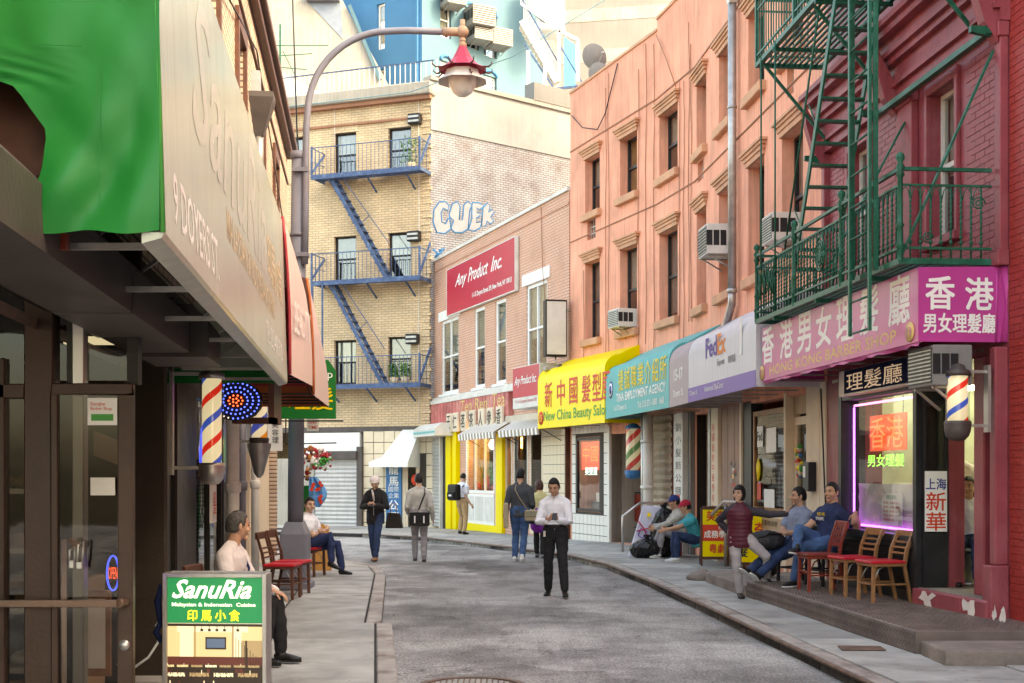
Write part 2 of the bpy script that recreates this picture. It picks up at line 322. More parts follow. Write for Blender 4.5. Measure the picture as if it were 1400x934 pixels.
M['tx_red'] = mat('red lettering', (.65,.05,.02), .5, .05, 5, 0)
M['tx_green'] = mat('green lettering', (.05,.3,.06), .5, .05, 5, 0)
M['tx_yellow'] = mat('yellow lettering', (.85,.62,.02), .5, .05, 5, 0)
M['tx_gold'] = mat('gold lettering', (.72,.5,.2), .5, .05, 5, 0)
M['tx_navy'] = mat('navy lettering', (.03,.05,.25), .5, .05, 5, 0)
M['tx_purple'] = mat('violet lettering', (.12,.05,.3), .5, .05, 5, 0)
M['signblue'] = mat('sign blue', (.03,.16,.36), .4, .08, 2, .03)
M['navy'] = mat('dark navy panel', (.012,.018,.05), .85, .1, 2, 0, spec=.03)
M['wood'] = mat('worn brown wood', (.3,.14,.06), .45, .3, 8, .1, 30)
M['redwood'] = mat('red stained wood', (.22,.035,.022), .4, .25, 8, .1, 30)
M['darkwood'] = mat('dark brown wood', (.1,.04,.025), .45, .3, 8, .1, 30)
M['redseat'] = mat('red vinyl seat', (.55,.02,.035), .35, .1, 5, .05)
M['tanwall'] = mat('tan panelled wall', (.48,.34,.22), .6, .15, 2, .1, streak=.15)
M['woodwall'] = mat('pinkish brown boarding', (.32,.2,.155), .6, .2, 2.5, .1, streak=.2)
M['shutter'] = mat('grey roller shutter', (.5,.49,.47), .5, .1, 2, .08, metal=.2, streak=.15)
M['shutterb'] = mat('stained brown shutter', (.36,.27,.19), .6, .25, 2, .15, streak=.4)
M['tilew'] = mat('white glazed tile', (.72,.69,.64), .35, .06, 3, .04)
M['tilec'] = mat('cream glazed tile', (.72,.6,.44), .35, .08, 3, .04)
M['tilegap'] = mat('dark tile joint', (.06,.05,.04), .8)
M['diamond'] = mat('brown diamond plate', (.2,.16,.145), .5, .25, 3, .2, metal=.35)
M['concrete'] = mat('old step concrete', (.24,.2,.175), .85, .25, 4, .7, 25, dirt=(.12,.1,.09), dirt_amt=.7)
M['peel'] = mat('peeling white paint', (.72,.66,.62), .7, .1, 8, .3)
M['glass'] = glass_mat('window glass', (.8,.82,.8), .2)
M['glass_shop'] = glass_mat('shop glass', (.86,.87,.85), .02)
M['glass_dark'] = glass_mat('tinted door glass', (.6,.58,.55), .0)
M['blind'] = mat('cream blind', (.58,.54,.46), .8, .15, 4, .1)
M['curtain'] = mat('grey curtain', (.3,.29,.28), .8, .25, 5, .1)
M['amber'] = mat('amber curtain', (.45,.22,.03), .7, .3, 5, .1)
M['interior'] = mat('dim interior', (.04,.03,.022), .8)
M['int_cream'] = mat('interior cream wall', (.65,.66,.55), .7)
M['wallblind'] = mat('roof felt', (.16,.15,.14), .9)
M['lamp_w'] = emit('fluorescent tube', (.85,1,.78), 36)
M['lamp_y'] = emit('warm lamp', (1,.6,.16), 24)
M['neon_p'] = emit('violet neon', (.45,.1,1), 5)
M['neon_pin'] = emit('pink neon', (.9,.25,.8), 2.2)
M['neon_r'] = emit('red neon', (1,.12,.05), 2.0)
M['neon_o'] = emit('orange neon panel', (1,.14,.05), .42)
M['neon_g'] = emit('green neon', (.15,1,.1), 2.4)
M['neon_b'] = emit('blue led', (.04,.09,1), 2.5)
M['neon_c'] = emit('cyan neon', (.5,.9,1), 2)
M['lit_w'] = emit('lit sign white', (1,.95,.85), .5)
M['lit_tan'] = emit('lit neon tan strokes', (.8,.62,.5), .2)
M['bagplastic'] = mat('black plastic bag', (.012,.012,.013), .22, .3, 5, .9, 9)
M['foam'] = mat('pale lilac wrap', (.55,.55,.68), .5, .15, 3, .2)
M['rubber'] = mat('rubber', (.02,.02,.02), .8)

# ---------------------------------------------------------------- text
_dg = None
def text(parent, name, body, w, h, x, y, z, m, shear=0, bold=0.0, thick=.0004, rot=(0,0,0), cx=False, res=2, spacing=1.0):
    c = bpy.data.curves.new('t', 'FONT'); c.body = body; c.shear = shear; cjk = bold > 0 and any(ord(q) > 0x2e80 for q in body); c.offset = 0 if cjk else bold; c.resolution_u = res; c.space_character = spacing; c.extrude = .001
    o = bpy.data.objects.new('t', c); COL.objects.link(o)
    dg = bpy.context.evaluated_depsgraph_get(); me = bpy.data.meshes.new_from_object(o.evaluated_get(dg))
    bpy.data.objects.remove(o)
    xs = [v.co.x for v in me.vertices]; ys = [v.co.y for v in me.vertices]
    x0, x1, y0, y1 = min(xs), max(xs), min(ys), max(ys)
    sy = h / (y1 - y0); sx = (w / (x1 - x0)) if w else sy
    W = (x1 - x0) * sx
    for v in me.vertices:
        v.co = Vector(((v.co.x - x0) * sx - (W/2 if cx else 0), -thick if v.co.z > 0 else .0, (v.co.y - y0) * sy))
    if cjk:
        b_ = min(bold, .022)*h*.8; src = me; bv = [v.co.copy() for v in src.vertices]; bf = [tuple(p.vertices) for p in src.polygons]; k_ = MB()
        for q, (a_, c_) in enumerate(((-1,-1),(1,1),(-1,1),(1,-1),(0,0))): k_.add([(v.x+a_*b_, v.y-.0003*q, v.z+c_*b_) for v in bv], bf)
        me = k_.mesh(name, m)
    me.materials.clear(); me.materials.append(m); me.name = name
    return obj(name, me, parent, (x, y, z), rot)
def face(parent, name, poly, y0, y1, m):
    return MB().prism_y(poly, y0, y1).build(name, m, parent)
# ================================================================ ground
def resample(pl, n):
    pl = [Vector(p) for p in pl]; ls = [0]
    for a, b in zip(pl, pl[1:]): ls.append(ls[-1] + (b-a).length)
    out = []
    for i in range(n+1):
        t = ls[-1]*i/n; k = 0
        while k < len(ls)-2 and ls[k+1] < t: k += 1
        out.append(pl[k].lerp(pl[k+1], (t-ls[k])/(ls[k+1]-ls[k])))
    return out
KR = [(3.9,-4),(3.6,0),(3.25,5),(2.83,10.1),(2.38,16.6),(2.12,19.8),(1.75,23.3),(1.17,25.9),(0,28.8),(-1.47,32.2),(-2.5,34.8),(-4.4,37.6),(-9,40.6),(-18,43.6),(-30,46)]
BR = [(7,-4),(6.6,0),(6.2,5),(5.5,10.1),(4.8,16.6),(4.6,19.8),(4.3,23.3),(4.1,25.9),(3.4,28.8),(2.0,32.9),(.3,36.6),(-3.2,44.2),(-10.3,47),(-18,49.5),(-30,52)]
KL = [(.15,-4),(-.12,3),(-.4,5.5),(-.883,9.97),(-1.32,14.05),(-1.44,14.1),(-1.75,17.5),(-2.07,21),(-2.35,22.6),(-2.95,24),(-3.9,25.1),(-5.5,25.9),(-12,28.6),(-20,31)]
BL = [(-2.4,-4),(-2.3,3),(-2.6,5.5),(-3.1,10),(-3.6,14.05),(-3.62,14.1),(-4.0,17.5),(-4.4,21),(-4.55,22.6),(-4.75,23.4),(-5.0,24.1),(-5.6,24.6),(-12,27),(-20,29.5)]
mb = MB(); xs = [-140,-60,-30,-20,-15]+[-12+.5*i for i in range(37)]+[8,12,20,30,60,140]; ys = [-30,-10,-4]+[.5*i for i in range(100)]+[52,60,80,120,260]
vs = [(x, y, gz(y) + (.012*noise.noise((x*.7,y*.7,0)) if 3 < y < 45 else 0)) for y in ys for x in xs]; nx = len(xs)
mb.add(vs, [(j*nx+i, j*nx+i+1, (j+1)*nx+i+1, (j+1)*nx+i) for j in range(len(ys)-1) for i in range(nx-1)], 0, True)
tag(mb.build('road', M['asphalt']), kind='structure')
def sidewalk(nm, K, B, n, rows, top, label):
    base = MB(); pk = [Vector(p) for p in K]; pb = [Vector(p) for p in B]
    vs = [(q.x, q.y, gz(q.y) + top - .02) for a, b in zip(pk, pb) for q in (a, b)]
    base.add(vs, [(2*i, 2*i+1, 2*i+3, 2*i+2) for i in range(len(pk)-1)])
    vs = [(q.x, q.y, gz(q.y) + z) for q in pk for z in (top-.02, -.3)]
    base.add(vs, [(2*i, 2*i+2, 2*i+3, 2*i+1) for i in range(len(pk)-1)])
    o = base.build(nm, M['joint']); tag(o, kind='structure')
    ka, ba = [], []
    for (a, b), (c, d) in zip(zip(pk, pk[1:]), zip(pb, pb[1:])):
        m_ = max(1, round((b-a).length / 1.35))
        for i in range(m_): ka.append(a.lerp(b, i/m_)); ba.append(c.lerp(d, i/m_))
    ka.append(pk[-1]); ba.append(pb[-1])
    for i in range(len(ka)-1):
        k0, k1, b0, b1 = ka[i], ka[i+1], ba[i], ba[i+1]
        if (k1-k0).length < .4: continue
        u0 = (b0-k0).normalized(); u1 = (b1-k1).normalized()
        g = .006
        e0 = k0 + (k1-k0).normalized()*g; e1 = k1 - (k1-k0).normalized()*g
        kb = MB(); zt = top + random.uniform(-.003, .003)
        P = [e0, e1, e1+u1*.17, e0+u0*.17]
        vs = [(q.x, q.y, gz(q.y)+zt) for q in P] + [(q.x, q.y, gz(q.y)-.25) for q in P]
        kb.add(vs, [(3,2,1,0),(0,1,5,4),(1,2,6,5),(2,3,7,6),(3,0,4,7)])
        kb.build('kerb_stone', M['kerb'], o, bevel=.012, seg=1)
        f0, f1 = k0+u0*.18, k1+u1*.18
        for r in range(rows):
            a0 = f0.lerp(b0, r/rows); a1 = f1.lerp(b1, r/rows); c0 = f0.lerp(b0, (r+1)/rows); c1 = f1.lerp(b1, (r+1)/rows)
            zt = top + random.uniform(-.008, .006); P = [a0, a1, c1, c0]; ctr = (a0+a1+c0+c1)/4
            P = [q + (ctr-q).normalized()*.02 for q in P]; dz = [random.uniform(-.004, .004) for _ in P]
            sl_ = MB(); vs = [(q.x, q.y, gz(q.y)+zt+d) for q, d in zip(P, dz)] + [(q.x, q.y, gz(q.y)+top-.06) for q in P]
            sl_.add(vs, [(3,2,1,0),(0,1,5,4),(1,2,6,5),(2,3,7,6),(3,0,4,7)])
            sl_.build('paving_slab', random.choice([M['slab'], M['slab2'], M['slab']]), o, bevel=.006, seg=1)
    return o
pr = sidewalk('pavement', KR, BR, 0, 2, .12, '')
pl_ = sidewalk('pavement', KL, BL, 0, 2, .12, '')
# fix winding of sheets is not needed for flat shading; steel edge bar along the right kerb
mb = MB(); pts = [Vector((x-.012, y, gz(y)+.098)) for x, y in KR[1:12]]
mb.tube(pts, .022, 6); mb.build('steel_edge', M['kerbsteel'], pr)
# small iron hatch in the right pavement
mb = MB(); mb.box(-.2,.2,-.13,.13,0,.012); hb = mb.build('pavement_hatch', M['kerbsteel'], bevel=.004, seg=1); hb.location = (3.25, 11.9, .125); hb.rotation_euler.z = R(-5)
tag(hb, 'small rusty iron hatch cover set in the right pavement near the platform', 'hatch')
# manhole
mc = gpt(645, 939); t = thing('manhole_cover', 'round cast iron manhole cover set in the asphalt at the front of the lane', 'manhole cover', (mc.x, mc.y, gz(mc.y)+.008))
mb = MB(); mb.lathe([(.0,.0),(.37,.0),(.37,-.05)], n=40, smooth=False); mb.build('cover', M['steelm'] if 'steelm' in M else M['kerbsteel'], t)
mb = MB(); mb.lathe([(.39,-.05),(.39,.008),(.45,.008),(.47,-.05)], n=40, smooth=False); mb.build('ring', M['kerbsteel'], t)
mb = MB()
for i in range(-7, 8):
    for j in range(-7, 8):
        if (i*i+j*j) < 46: mb.box(i*.048-.016, i*.048+.016, j*.048-.016, j*.048+.016, 0, .008)
tag(mb.build('stud_pattern', M['steel'], t), kind='stuff')
# litter
for i, (px, py) in enumerate([(515,736),(640,792),(820,905),(700,842)]):
    q = gpt(px, py, .0); mb = MB(); a = random.random()*3
    mb.add([(0,0,0),(.035,.01,.006),(.04,.03,.003),(.01,.028,.007),(.02,.02,.012)], [(0,1,4),(1,2,4),(2,3,4),(3,0,4)])
    o = mb.build('paper_scrap', M['greywall']); o.location = (q.x, q.y, gz(q.y)+.006); o.rotation_euler.z = a
    tag(o, 'pale litter scrap on the asphalt '+('near the walking woman in black','just left of the man in the white shirt','at the front right of the lane','in front of the man in the white shirt')[i], 'litter', 'litter scraps on the asphalt')
# ================================================================ building kit
class S:
    def __init__(s, root, f): s.root = root; s.f = f
    def xf(s, o):
        l = o.location.copy(); rz = s.f.rz; c, n = math.cos(rz), math.sin(rz); rl = s.root.location; rr = s.root.rotation_euler.z
        p = V(l.x*c - l.y*n + s.f.p0.x - rl.x, l.x*n + l.y*c + s.f.p0.y - rl.y, l.z - rl.z)
        if rr: c2, n2 = math.cos(-rr), math.sin(-rr); p = V(p.x*c2-p.y*n2, p.x*n2+p.y*c2, p.z)
        o.location = p; o.rotation_euler.z += rz - rr; o.parent = s.root; return o
    def p(s, mb, name, mats, parent=None, bevel=0, seg=1, loc=None, rz=0):
        o = mb.build(name, mats, parent, bevel, seg)
        if loc is not None: o.location = loc; o.rotation_euler.z = rz
        if parent is None: s.xf(o)
        return o
    def t(s, name, body, w, h, x, y, z, m, parent=None, **k):
        o = text(parent, name, body, w, h, x, y, z, m, **k)
        if parent is None: s.xf(o)
        return o
    def lettering(s, *a, **k): return s.t('lettering', *a, **k)
def top(name, label, cat, f, s_=0, d=0, z=0, group=None, kind=None):   # a new thing standing at facade coordinates; returns S in its own local frame
    q = f.w(s_, d, z); t = thing(name, label, cat, q, f.rz, group)
    if kind: t['kind'] = kind
    return t
class LS(S):   # local site: geometry in the thing's own frame
    def __init__(s, root): s.root = root
    def xf(s, o): o.parent = s.root; return o
def wall_mb(x0, x1, z0, z1, holes, rev, mi=0, mr=0):
    mb = MB()
    X = sorted({x0, x1, *[h[0] for h in holes], *[h[1] for h in holes]}); Z = sorted({z0, z1, *[h[2] for h in holes], *[h[3] for h in holes]})
    X = [a for a in X if x0 <= a <= x1]; Z = [a for a in Z if z0 <= a <= z1]
    for a, b in zip(X, X[1:]):
        for c, d in zip(Z, Z[1:]):
            if any(h[0] < (a+b)/2 < h[1] and h[2] < (c+d)/2 < h[3] for h in holes): continue
            mb.add([(a,0,c),(b,0,c),(b,0,d),(a,0,d)], [(0,1,2,3)], mi)
            mb.add([(a,rev,c),(b,rev,c),(b,rev,d),(a,rev,d)], [(3,2,1,0)], mi)
    for h in holes:
        a, b, c, d = h[:4]
        mb.add([(a,0,c),(b,0,c),(b,0,d),(a,0,d),(a,rev,c),(b,rev,c),(b,rev,d),(a,rev,d)], [(0,4,5,1),(1,5,6,2),(2,6,7,3),(3,7,4,0)], mr)
    mb.add([(x0,0,z0),(x1,0,z0),(x1,0,z1),(x0,0,z1),(x0,rev,z0),(x1,rev,z0),(x1,rev,z1),(x0,rev,z1)], [(1,5,6,2),(2,6,7,3),(3,7,4,0)], mi)
    return mb
def shell(st, x0, x1, z0, z1, y0, depth, m):
    mb = MB(); mb.box(x0, x1, y0, y0+depth, z1-.15, z1); st.p(mb, 'roof', M['wallblind'])
    mb = MB(); mb.box(x0, x1, y0+depth, y0+depth+.2, z0, z1); st.p(mb, 'rear_wall', m)
    mb = MB(); mb.box(x0, x0+.15, y0, y0+depth, z0, z1-.15); st.p(mb, 'side_wall', m)
    mb = MB(); mb.box(x1-.15, x1, y0, y0+depth, z0, z1-.15); st.p(mb, 'side_wall', m)
def win(st, x0, x1, z0, z1, y, fm, blind=None, bz=.5, fw=.05, vert=0, name='window', mid=.5, glass='glass', rows=2):
    mb = MB(); zm = z0 + (z1-z0)*mid
    for a, b in ((x0, x0+fw), (x1-fw, x1)): mb.box(a, b, y, y+.07, z0, z1)
    for a, b in ((z0, z0+fw), (z1-fw, z1)): mb.box(x0+fw, x1-fw, y+.002, y+.07, a, b)
    if rows == 2: mb.box(x0+fw, x1-fw, y-.01, y+.06, zm-.028, zm+.028)
    for i in range(vert):
        xm = x0 + (x1-x0)*(i+1)/(vert+1); mb.box(xm-.03, xm+.03, y-.004, y+.07, z0+fw, z1-fw)
    o = st.p(mb, name, fm)
    def pane(a, b, c, d):
        g = MB(); g.box(a, b, y+.03, y+.038, c, d); g.build('pane', M[glass], o)
    zs = [(zm+.028, z1-fw), (z0+fw, zm-.028)] if rows == 2 else [(z0+fw, z1-fw)]
    for c, d in zs:
        for i in range(vert+1):
            pane(x0+fw+(x1-x0)*i/(vert+1)*.98, x0+fw+((x1-x0-2*fw))*(i+1)/(vert+1), c, d)
    if blind:
        b = MB(); n_ = 9; zb = z1 - (z1-z0)*bz
        vs = [(x0+fw+(x1-x0-2*fw)*i/n_, y+.09+.02*(i % 2), z) for i in range(n_+1) for z in (zb, z1)]
        b.add(vs, [(2*i, 2*i+2, 2*i+3, 2*i+1) for i in range(n_)]); b.build('blind', M[blind], o)
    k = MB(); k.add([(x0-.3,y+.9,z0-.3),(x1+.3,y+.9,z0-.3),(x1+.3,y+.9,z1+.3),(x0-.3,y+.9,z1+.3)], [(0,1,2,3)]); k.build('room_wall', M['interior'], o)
    return o
def cap(st, x0, x1, z, m, h=.25, p=.1, name='lintel'):   # stepped window cap
    mb = MB()
    mb.box(x0-.04, x1+.04, -p*.45, .01, z, z+h*.35); mb.box(x0-.08, x1+.08, -p*.7, .01, z+h*.35, z+h*.62); mb.box(x0-.13, x1+.13, -p, .01, z+h*.62, z+h*.82); mb.box(x0-.17, x1+.17, -p*1.3, .01, z+h*.82, z+h)
    return st.p(mb, name, m)
def sill(st, x0, x1, z, m, h=.14, p=.1, name='sill'):
    mb = MB(); mb.box(x0-.1, x1+.1, -p, .04, z-h, z); return st.p(mb, name, m, bevel=.012)
def shutter(parent_site, x0, x1, z0, z1, y, m, pitch=.085, amp=.02, name='shutter'):
    mb = MB(); n = max(2, int((z1-z0)/pitch)*4); vs = []
    for i in range(n+1):
        z = z0+(z1-z0)*i/n; q = (i % 4); yy = y + (-amp, -amp*.2, amp*.3, -amp*.4)[q]
        vs += [(x0, yy, z), (x1, yy, z)]
    mb.add(vs, [(2*i, 2*i+1, 2*i+3, 2*i+2) for i in range(n)])
    mb.box(x0, x1, y-.03, y+.02, z0-.02, z0+.06)
    return parent_site.p(mb, name, m)
def bricks(parent, x0, x1, z0, z1, holes, m, bl=.215, bh=.072, g=.008, proud=.008, limit=300, near='x1', joined=None, y=0, skip=None):
    me = MB().box(0, bl-g, -proud, .003, 0, bh-g).mesh('brick', m); hm = MB().box(0, bl/2-g, -proud, .003, 0, bh-g).mesh('brick_half', m)
    cells = []; r = 0; z = z0
    while z + bh <= z1 + 1e-4:
        x = x0 - (bl/2 if r % 2 else 0)
        while x < x1 - .02:
            a, b = max(x, x0), min(x+bl, x1)
            if b - a > bl*.3 and not any(h[0]-.001 < b and a < h[1]+.001 and h[2] < z+bh-.01 and z+.01 < h[3] for h in holes): cells.append((a, b, z))
            x += bl
        r += 1; z += bh
    cells.sort(key=lambda c: (-c[0] if near == 'x1' else c[0]))
    rest = MB()
    k = 0
    for a, b, z in cells:
        full = b-a > bl*.95; dy = y+random.uniform(-.002, .002)
        if k < limit and (full or b-a > bl*.45):
            obj('brick', me if full else hm, parent, (a, dy, z), (0, random.uniform(-.004,.004), random.uniform(-.006,.006)), None if full else ((b-a-g)/(bl/2-g), 1, 1)); k += 1
        else: rest.box(a, b-g, -proud+dy, .003+y, z, z+bh-g)
    if rest.v: o = rest.build('brick_courses', m, parent); o['kind'] = 'stuff'
def pts_cable(name, pts, r, m, label, cat='cable', group=None):
    mb = MB(); mb.tube(pts, r, 5); o = mb.build(name, m); return tag(o, label, cat, group)
def ac_unit(label, loc, rz, w=.55, h=.42, d=.5, group=None, m='whitedirty'):
    t = thing('air_conditioner', label, 'air conditioner', loc, rz, group); st = LS(t)
    st.p(MB().box(-w/2, w/2, -d, .1, 0, h), 'casing', M[m], bevel=.015, seg=2)
    n = 9; mb = MB()
    mb.box(-w/2+.03, w/2-.03, -d-.004, -d+.01, .03, h-.03); st.p(mb, 'grille_panel', M['black'])
    me = MB().box(-w/2+.035, w/2-.035, -d-.014, -d-.005, 0, .014).mesh('louvre', M['steel'])
    for i in range(n): st.xf(obj('louvre', me, None, (0, 0, .05+(h-.1)*i/(n-1)-.007)))
    me = MB().box(-.006, 0, -d*.32, 0, 0, h*.5).mesh('side_louvre', M['black'])
    for sx in (-1, 1):
        for i in range(3): st.xf(obj('side_vent', me, None, (sx*(w/2+.003)+(.003 if sx < 0 else .003), -d*.15-.0-i*.16*d*1.9, h*.28), scale=(1, .8, 1)))
    mb = MB()
    for sx in (-1, 1): mb.bar((sx*w*.35, 0, -.22), (sx*w*.35, -d*.85, -.01), .025); mb.bar((sx*w*.35, -d*.9, -.012), (sx*w*.35, .08, -.012), .025)
    st.p(mb, 'bracket', M['steel'])
    return t
# ================================================================ right side: barber shop building
FR = F((4.41, 17.9), (4.88, 12.57))
rb = thing('red_brick_building', 'maroon painted brick building above the magenta barber shop awning', 'building', FR.loc()); A = S(rb, FR)
sA0, sA1 = FR.s(1272), FR.s(1310); sB1 = FR.s(1190); sB0 = sB1 - (sA1-sA0)
UZ0, UZ1 = 4.35, 6.0
SHOP = (FR.s(1152, -.3), FR.s(1250, -.3))
dr0, dr1 = FR.s(1306)-.0, 4.70
md0, md1 = 4.93, 5.2
bayx1 = FR.s(1250, -.3)
upper = [(sA0, sA1, UZ0, UZ1), (sB0, sB1, UZ0, UZ1), (sA0, sA1, 8.1, 9.9), (sB0, sB1, 8.1, 9.9)]
holes = upper + [(FR.s(1152,-.3)+.01, bayx1+.02, .35, 3.05), (bayx1+.12, dr1-.0, .5, 2.95), (md0, md1, .5, 2.95)]
A.p(wall_mb(0, FR.L, -.1, 12.5, holes, .22), 'wall', M['redpaint'])
wall_red = kids(rb)[0]
shell(A, 0, FR.L, -.1, 12.5, .22, 6, M['redpaint'])
pil = [(.0, .12), (FR.s(1235), FR.s(1256)), (FR.L-.13, FR.L)]
bricks(wall_red, .12, FR.L-.13, 3.85, 6.2, [(a-.11, b+.11, UZ0-.02, UZ1+.15) for a, b, *_ in upper[:2]] + [(pil[1][0], pil[1][1], 0, 9)], M['redbrick'], near='x1')
for a, b in pil: A.p(MB().box(a, b, -.09, .0, 3.8, 6.2).box(a-.02, b+.02, -.12, 0, 6.05, 6.2).box(a-.02,b+.02,-.12,0,3.8,3.95), 'pilaster', M['redpaint'], bevel=.01)
for i, (a, b, c, d) in enumerate(upper):
    o = win(A, a, b, c, d, .12, M['whitedirty'] if i < 2 else M['darkframe'], 'blind' if i % 2 == 0 else 'curtain', .55)
    mb = MB()
    for q, r_ in ((a-.06, a), (b, b+.06)): mb.box(q, r_, -.05, .0, c-.05, d+.12)
    mb.box(a, b, -.05, 0, d, d+.12); A.p(mb, 'window_surround', M['redpaint'], bevel=.008)
    sill(A, a, b, c, M['redpaint'], .1, .1)
# cornice between first and second floor, stepped mouldings
mb = MB()
for i, (z0, z1, p) in enumerate([(6.2,6.32,.1),(6.32,6.37,.16),(6.37,6.58,.12),(6.58,6.66,.2),(6.66,6.72,.26),(6.72,6.86,.22),(6.86,6.95,.34),(6.95,7.02,.4)]): mb.box(-.05, FR.L+.03, -p, .0, z0, z1)
A.p(mb, 'cornice', M['redpaint'])
for x in (.02, 2.6, FR.L-.16):
    A.p(MB().prism_x([(-.1,6.0),(-.1,6.36),(-.36,6.84),(-.36,6.6),(-.24,6.2)][::1], x, x+.14), 'cornice_bracket', M['redpaint'])
mb = MB()
for z0, z1, p in [(11.9,12.1,.2),(12.1,12.3,.35),(12.3,12.5,.5)]: mb.box(-.05, FR.L+.03, -p, 0, z0, z1)
A.p(mb, 'top_cornice', M['redpaint'])
# ---- ground floor shop front of the barber shop
bw0, bw1 = FR.s(1152,-.3), bayx1
mb = MB()
mb.box(bw0-.12, bw0, -.32, .0, .33, 3.0); mb.box(bw1, bw1+.1, -.32, .02, .33, 3.0)
mb.box(bw0, bw1, -.3, -.02, .33, .98); mb.box(bw0, bw1, -.31, -.02, 2.68, 2.74); mb.box(bw0, bw1, -.33, .0, .98, 1.06); mb.box(bw0-.1, bw1+.1, -.3, .0, 2.95, 3.0)
A.p(mb, 'shop_window', M['black'], bevel=.006)
sw = kids(rb)[-1] if False else [c for c in kids(rb) if c.name.startswith('shop_window')][0]
MB().box(bw0, bw1, -.2, -.192, 1.06, 2.68).build('pane', M['glass_shop'], sw)
mb = MB()   # expanded-metal guard below the window
for i in range(60):
    x = bw0+.02+(bw1-bw0-.3)*i/59
    mb.bar((x, -.315, .45), (x+.25, -.315, .92), .008); mb.bar((x+.25, -.319, .45), (x, -.319, .92), .008)
mb.bar((bw0, -.32, .44), (bw1, -.32, .44), .02); mb.bar((bw0, -.32, .93), (bw1, -.32, .93), .02)
o = A.p(mb, 'mesh_guard', M['darkframe']); o['kind'] = 'stuff'
def neon_tube(site, pts, r, m, name, parent=None): 
    mb = MB(); mb.tube(pts, r, 8); return site.p(mb, name, m, parent)
t = top('neon_window_border', 'violet neon tube border glowing inside the barber shop window', 'neon light', FR, 0, 0, 0); L_ = LS(t)
L_.p(MB().tube([(bw1-.03, -.17, 1.11), (bw0+.06, -.17, 1.11)], .012, 8), 'tube', M['neon_p'])
L_.p(MB().tube([(bw0+.06, -.17, 1.13), (bw0+.06, -.17, 2.6)], .012, 8), 'tube', M['neon_p'])
L_.p(MB().tube([(bw0+.08, -.17, 2.62), (bw1-.03, -.17, 2.62)], .014, 8), 'tube', M['neon_pin'])
t = top('neon_sign', 'orange and green neon sign with Chinese characters hung in the barber shop window', 'neon sign', FR, 0, 0, 0); L_ = LS(t)
nx0, nx1 = FR.s(1186, -.13), FR.s(1236, -.13)
L_.p(MB().box(nx0, nx1, -.1, -.09, 2.03, 2.47), 'backing_panel', M['neon_o'])
L_.lettering('香港', nx1-nx0-.1, .38, nx0+.05, -.12, 2.06, M['neon_r'], bold=-.0)
L_.lettering('男女理髮', nx1-nx0, .15, nx0-.02, -.12, 1.84, M['neon_g'])
L_.p(MB().bar((nx0+.1,-.1,2.47),(nx0+.1,-.1,2.67),.008).bar((nx1-.1,-.1,2.47),(nx1-.1,-.1,2.67),.008), 'hanging_wire', M['black'])
t = top('window_poster', 'white price poster with red and green print low in the barber shop window', 'poster', FR, 0, 0, 0); L_ = LS(t)
p0, p1 = FR.s(1206,-.16), FR.s(1234,-.16)
L_.p(MB().box(p0, p1, -.165, -.16, 1.14, 1.52), 'sheet', M['white'])
L_.lettering('價目表', (p1-p0)*.5, .05, p0+(p1-p0)*.25, -.17, 1.45, M['tx_green'])
for i in range(5): L_.lettering(['剪髮 洗頭 $12','電髮 染髮 $38','吹髮 理髮 $10','男女剪髮 $15','營業時間 9-7'][i], (p1-p0)*.8, .032, p0+(p1-p0)*.1, -.17, 1.39-.05*i, M['tx_red'])
t = top('plastic_sheet', 'crinkled pale plastic sheet behind the lower barber shop window', 'sheet', FR, 0, 0, 0); L_ = LS(t)
mb = MB(); n_ = 40; vs = []
for i in range(n_+1):
    x = bw0+.1+(bw1-bw0-.2)*i/n_
    for k in range(7): vs.append((x, -.12+.025*noise.noise((x*5, k*.9, 3)), 1.08+.55*k/6))
mb.add(vs, [(i*7+k, (i+1)*7+k, (i+1)*7+k+1, i*7+k+1) for i in range(n_) for k in range(6)], 0, True); L_.p(mb, 'sheet', M['whitedirty'])
# navy neon wall sign above the window
t = top('wall_sign', 'dark navy sign board with Chinese characters above the neon barber shop window', 'shop sign', FR, 0, 0, 0); L_ = LS(t)
q0, q1 = FR.s(1155,-.42), FR.s(1249,-.42)
L_.p(MB().box(q0-.22, q1, -.42, -.3, 2.72, 3.04), 'casing', M['whitedirty'], bevel=.006)
L_.p(MB().box(q0, q1-.02, -.43, -.421, 2.75, 3.03), 'panel', M['navy'])
L_.lettering('理髮廳', (q1-q0)*.82, .22, q0+.1, -.434, 2.77, M['lit_tan'])
# return panel facing up the lane with the poster, then the open doorway
yb = -.22
mb = MB(); mb.box(bw1+.1, bw1+.16, -.26, .02, .5, 1.1); mb.box(bw1+.1,bw1+.16,-.26,-.23,1.1,2.95); mb.box(bw1+.1,bw1+.16,-.01,.02,1.1,2.95); mb.box(bw1+.1,bw1+.16,-.23,-.01,2.5,2.56); mb.box(bw1+.1,bw1+.16,-.23,-.01,2.89,2.95)
o = A.p(mb, 'entrance_panel', M['black'], bevel=.005)
MB().box(bw1+.12, bw1+.13, -.23, -.01, 1.1, 2.5).build('pane', M['glass_shop'], o)
t = thing('door_poster', 'white poster with blue and large red Chinese characters on the barber entrance panel', 'poster', FR.w(bw1+.163, -.25), FR.rz+R(90)); L_ = LS(t)
L_.p(MB().box(0, .25, -.006, 0, 1.12, 1.78), 'sheet', M['white'])
L_.lettering('上海', .23, .12, .01, -.008, 1.58, M['tx_navy'], bold=.02)
L_.lettering('新', .22, .2, .015, -.008, 1.35, M['tx_red'], bold=.012); L_.lettering('華', .22, .2, .015, -.008, 1.13, M['tx_red'], bold=.012)
